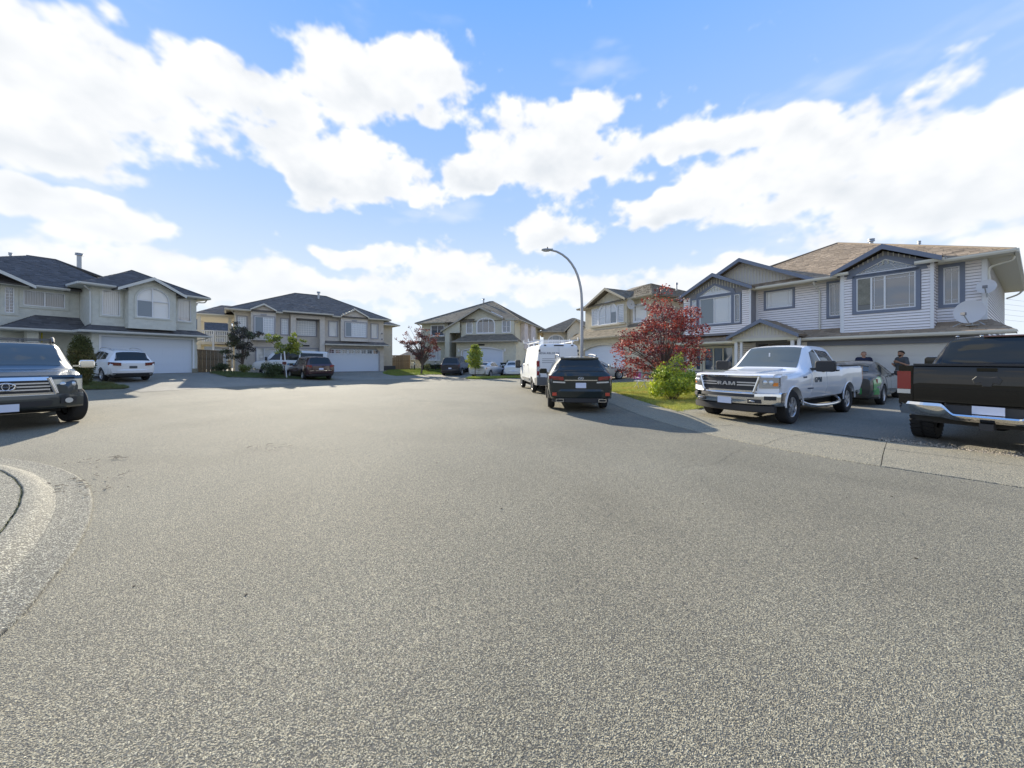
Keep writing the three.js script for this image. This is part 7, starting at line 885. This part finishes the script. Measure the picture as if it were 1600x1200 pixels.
// ---------------------------------------------------------------- two men by the garage
function sdfMesh(f, c, half, res) { // surface of a distance field inside a cube
  const mc = new MarchingCubes(res, M.white, false, false, 90000); mc.isolation = 0; const n = mc.size, h = n / 2; for (let k = 0; k < n; k++) for (let j = 0; j < n; j++) for (let i = 0; i < n; i++) mc.field[i + j * n + k * n * n] = -f(c[0] + (i - h) / h * half, c[1] + (j - h) / h * half, c[2] + (k - h) / h * half);
  mc.update(); const m = mc.count, g = new THREE.BufferGeometry(), p = new Float32Array(m * 3); for (let i = 0; i < m; i++) { p[i * 3] = c[0] + mc.positionArray[i * 3] * half; p[i * 3 + 1] = c[1] + mc.positionArray[i * 3 + 1] * half; p[i * 3 + 2] = c[2] + mc.positionArray[i * 3 + 2] * half; }
  const e = 0.004, nr = new Float32Array(m * 3); for (let i = 0; i < m; i++) { const x = p[i * 3], y = p[i * 3 + 1], z = p[i * 3 + 2], a = f(x + e, y, z) - f(x - e, y, z), b = f(x, y + e, z) - f(x, y - e, z), d = f(x, y, z + e) - f(x, y, z - e), L = Math.hypot(a, b, d) || 1; nr[i * 3] = a / L; nr[i * 3 + 1] = b / L; nr[i * 3 + 2] = d / L; }
  g.setAttribute('position', new THREE.BufferAttribute(p, 3)); g.setAttribute('normal', new THREE.BufferAttribute(nr, 3)); return uvm(g);
}
const cap = (x, y, z, [a, b, ra, rb]) => { const bx_ = b[0] - a[0], by = b[1] - a[1], bz = b[2] - a[2], px = x - a[0], py = y - a[1], pz = z - a[2], t = clamp((px * bx_ + py * by + pz * bz) / (bx_ * bx_ + by * by + bz * bz + 1e-9)); return Math.hypot(px - bx_ * t, py - by * t, pz - bz * t) - mix(ra, rb, t); };
const smin = (a, b, k) => { const h = Math.max(k - Math.abs(a - b), 0) / k; return Math.min(a, b) - h * h * k * 0.25; };
const field = (bones, k, grow = 0) => (x, y, z) => { let d = 9; for (const b of bones) d = smin(d, cap(x, y, z, b), k); return d - grow; };
function man(label, X, Z, turn, headTurn, skinC, shirtC, trouserC, hairC, beard, arms) {
  const G = thing('person', label, 'person', X, gh(X, Z) + 0.012, Z, turn), skin = std(skinC, { roughness: 0.6 });
  const torso = [[[0, 1.0, 0], [0, 1.18, 0.01], 0.15, 0.15], [[-0.07, 1.2, 0], [0.07, 1.2, 0], 0.135, 0.135], [[-0.1, 1.36, -0.01], [0.1, 1.36, -0.01], 0.115, 0.115], [[-0.17, 1.45, -0.02], [0.17, 1.45, -0.02], 0.06, 0.06], [[0, 1.44, -0.01], [0, 1.56, 0.01], 0.062, 0.056]];
  const legs = [-1, 1].flatMap(s => [[[s * 0.09, 0.96, 0], [s * 0.1, 0.52, 0.01], 0.1, 0.062], [[s * 0.1, 0.52, 0.01], [s * 0.11, 0.09, -0.02], 0.058, 0.042], [[s * 0.11, 0.05, -0.04], [s * 0.13, 0.04, 0.14], 0.042, 0.036]]), hips = [[[-0.06, 0.97, -0.01], [0.06, 0.97, -0.01], 0.13, 0.13]];
  const upper = arms.map(a => [a[0], a[1], 0.052, 0.042]), lower = arms.map(a => [a[1], a[2], 0.04, 0.028]);
  const hands = arms.flatMap(a => { const w = V3(...a[2]), d = w.clone().sub(V3(...a[1])).normalize(), sd = d.clone().cross(V3(0, 0, 1)).normalize(), up = sd.clone().cross(d), P = (l, q, u) => w.clone().addScaledVector(d, l).addScaledVector(sd, q).addScaledVector(up, u).toArray(), out = [[w.toArray(), P(0.075, 0, 0), 0.03, 0.032], [P(0.07, -0.03, 0), P(0.07, 0.03, 0), 0.017, 0.017]]; [[-0.032, 0.062], [-0.011, 0.078], [0.011, 0.072], [0.031, 0.056]].forEach(([q, l]) => { out.push([P(0.075, q, 0), P(0.075 + l * 0.55, q * 1.08, 0.008), 0.0095, 0.009]); out.push([P(0.075 + l * 0.55, q * 1.08, 0.008), P(0.075 + l, q * 1.08, 0.03), 0.009, 0.0078]); }); out.push([P(0.02, -0.03, 0.005), P(0.06, -0.058, 0.02), 0.012, 0.0105]); out.push([P(0.06, -0.058, 0.02), P(0.088, -0.06, 0.03), 0.0105, 0.009]); return out; });
  const c = Math.cos(headTurn), s = Math.sin(headTurn), R = ([x, y, z]) => [x * c + z * s, y, -x * s + z * c + 0.015];
  const hb = [[[0, 1.665, -0.012], [0, 1.685, 0.0], 0.088, 0.088], [[0, 1.6, 0.045], [0, 1.58, 0.055], 0.052, 0.04], [[0, 1.655, 0.085], [0, 1.625, 0.102], 0.012, 0.017], [[-0.03, 1.672, 0.078], [0.03, 1.672, 0.078], 0.014, 0.014], [[-0.02, 1.598, 0.09], [0.02, 1.598, 0.09], 0.011, 0.011], [[-0.086, 1.655, -0.005], [-0.089, 1.63, -0.002], 0.018, 0.011], [[0.086, 1.655, -0.005], [0.089, 1.63, -0.002], 0.018, 0.011], [[0, 1.63, -0.01], [0, 1.52, -0.005], 0.07, 0.055]].map(b => [R(b[0]), R(b[1]), b[2], b[3]]);
  const bodyG = sdfMesh(field([...torso, ...legs, ...hips, ...upper, ...lower], 0.05), [0, 0.9, 0.05], 1.0, 78), headG = sdfMesh(field(hb, 0.028), [0, 1.62, 0.015], 0.19, 52), hg = arms.map((a, i) => { const w = a[2], n = hands.length / 2; return sdfMesh(field(hands.slice(i * n, i * n + n), 0.01), [w[0], w[1], w[2]], 0.2, 60); });
  mesh('body', mg([bodyG, headG, ...hg]), skin, G);
  mesh('shirt', sdfMesh(field([...torso.slice(0, 4), ...hips.map(b => [b[0], b[1], 0.13, 0.13]), ...upper.map(b => [b[0], [mix(b[0][0], b[1][0], 0.75), mix(b[0][1], b[1][1], 0.75), mix(b[0][2], b[1][2], 0.75)], b[2], b[3] + 0.012])], 0.05, 0.016), [0, 1.2, 0.03], 0.55, 60), std(shirtC, { roughness: 0.9 }), G);
  mesh('trousers', sdfMesh((x, y, z) => Math.max(field([...legs.filter((b, i) => i % 3 < 2), ...hips], 0.05, 0.018)(x, y, z), y - 1.0), [0, 0.5, 0.02], 0.6, 56), std(trouserC, { roughness: 0.9 }), G);
  mesh('shoes', sdfMesh(field(legs.filter((b, i) => i % 3 === 2), 0.02, 0.012), [0, 0.08, 0.05], 0.26, 40), M.black, G);
  const hairF = field(hb.slice(0, 1), 0.02, hairC[3] || 0.012); mesh('hair', sdfMesh((x, y, z) => { const zz = -(-x * s) * 0 + ((z - 0.015) * c + x * s); return Math.max(hairF(x, y, z), -(y - 1.69 + clamp(zz, -0.1, 0.09) * -0.55)); }, [0, 1.66, 0.015], 0.16, 44), std(hairC.slice(0, 3), { roughness: 0.9 }), G);
  if (beard) { const bf = field([hb[1], [hb[1][0], hb[7][0], 0.05, 0.05]], 0.02, 0.008); mesh('beard', sdfMesh((x, y, z) => Math.max(bf(x, y, z), y - 1.612), [0, 1.6, 0.03], 0.14, 36), std(hairC.slice(0, 3), { roughness: 0.9 }), G); }
  for (const q of [-1, 1]) { const e = R([q * 0.031, 1.652, 0.086]); mesh('eye', mg([new THREE.SphereGeometry(0.009, 8, 6).translate(...e)]), M.black, G); }
}
man('man in a navy shirt standing behind the dark grey sedan', 15.9, 16.2, -0.75, 0.25, [0.42, 0.24, 0.17], [0.015, 0.02, 0.05], [0.05, 0.055, 0.07], [0.2, 0.12, 0.08, 0.004], false, [[[-0.21, 1.43, -0.01], [-0.27, 1.14, -0.03], [-0.25, 0.9, 0.06]], [[0.21, 1.43, -0.01], [0.27, 1.14, -0.03], [0.25, 0.9, 0.06]]]);
man('bearded man in a grey T-shirt standing beside the black pickup', 16.35, 15.05, -1.75, 0.1, [0.32, 0.17, 0.1], [0.06, 0.065, 0.07], [0.03, 0.035, 0.05], [0.012, 0.01, 0.009, 0.02], true, [[[-0.21, 1.43, -0.01], [-0.28, 1.15, 0.02], [-0.06, 1.2, 0.24]], [[0.21, 1.43, -0.01], [0.33, 1.17, 0.02], [0.16, 1.3, 0.22]]]);

renderer.render(scene, camera);
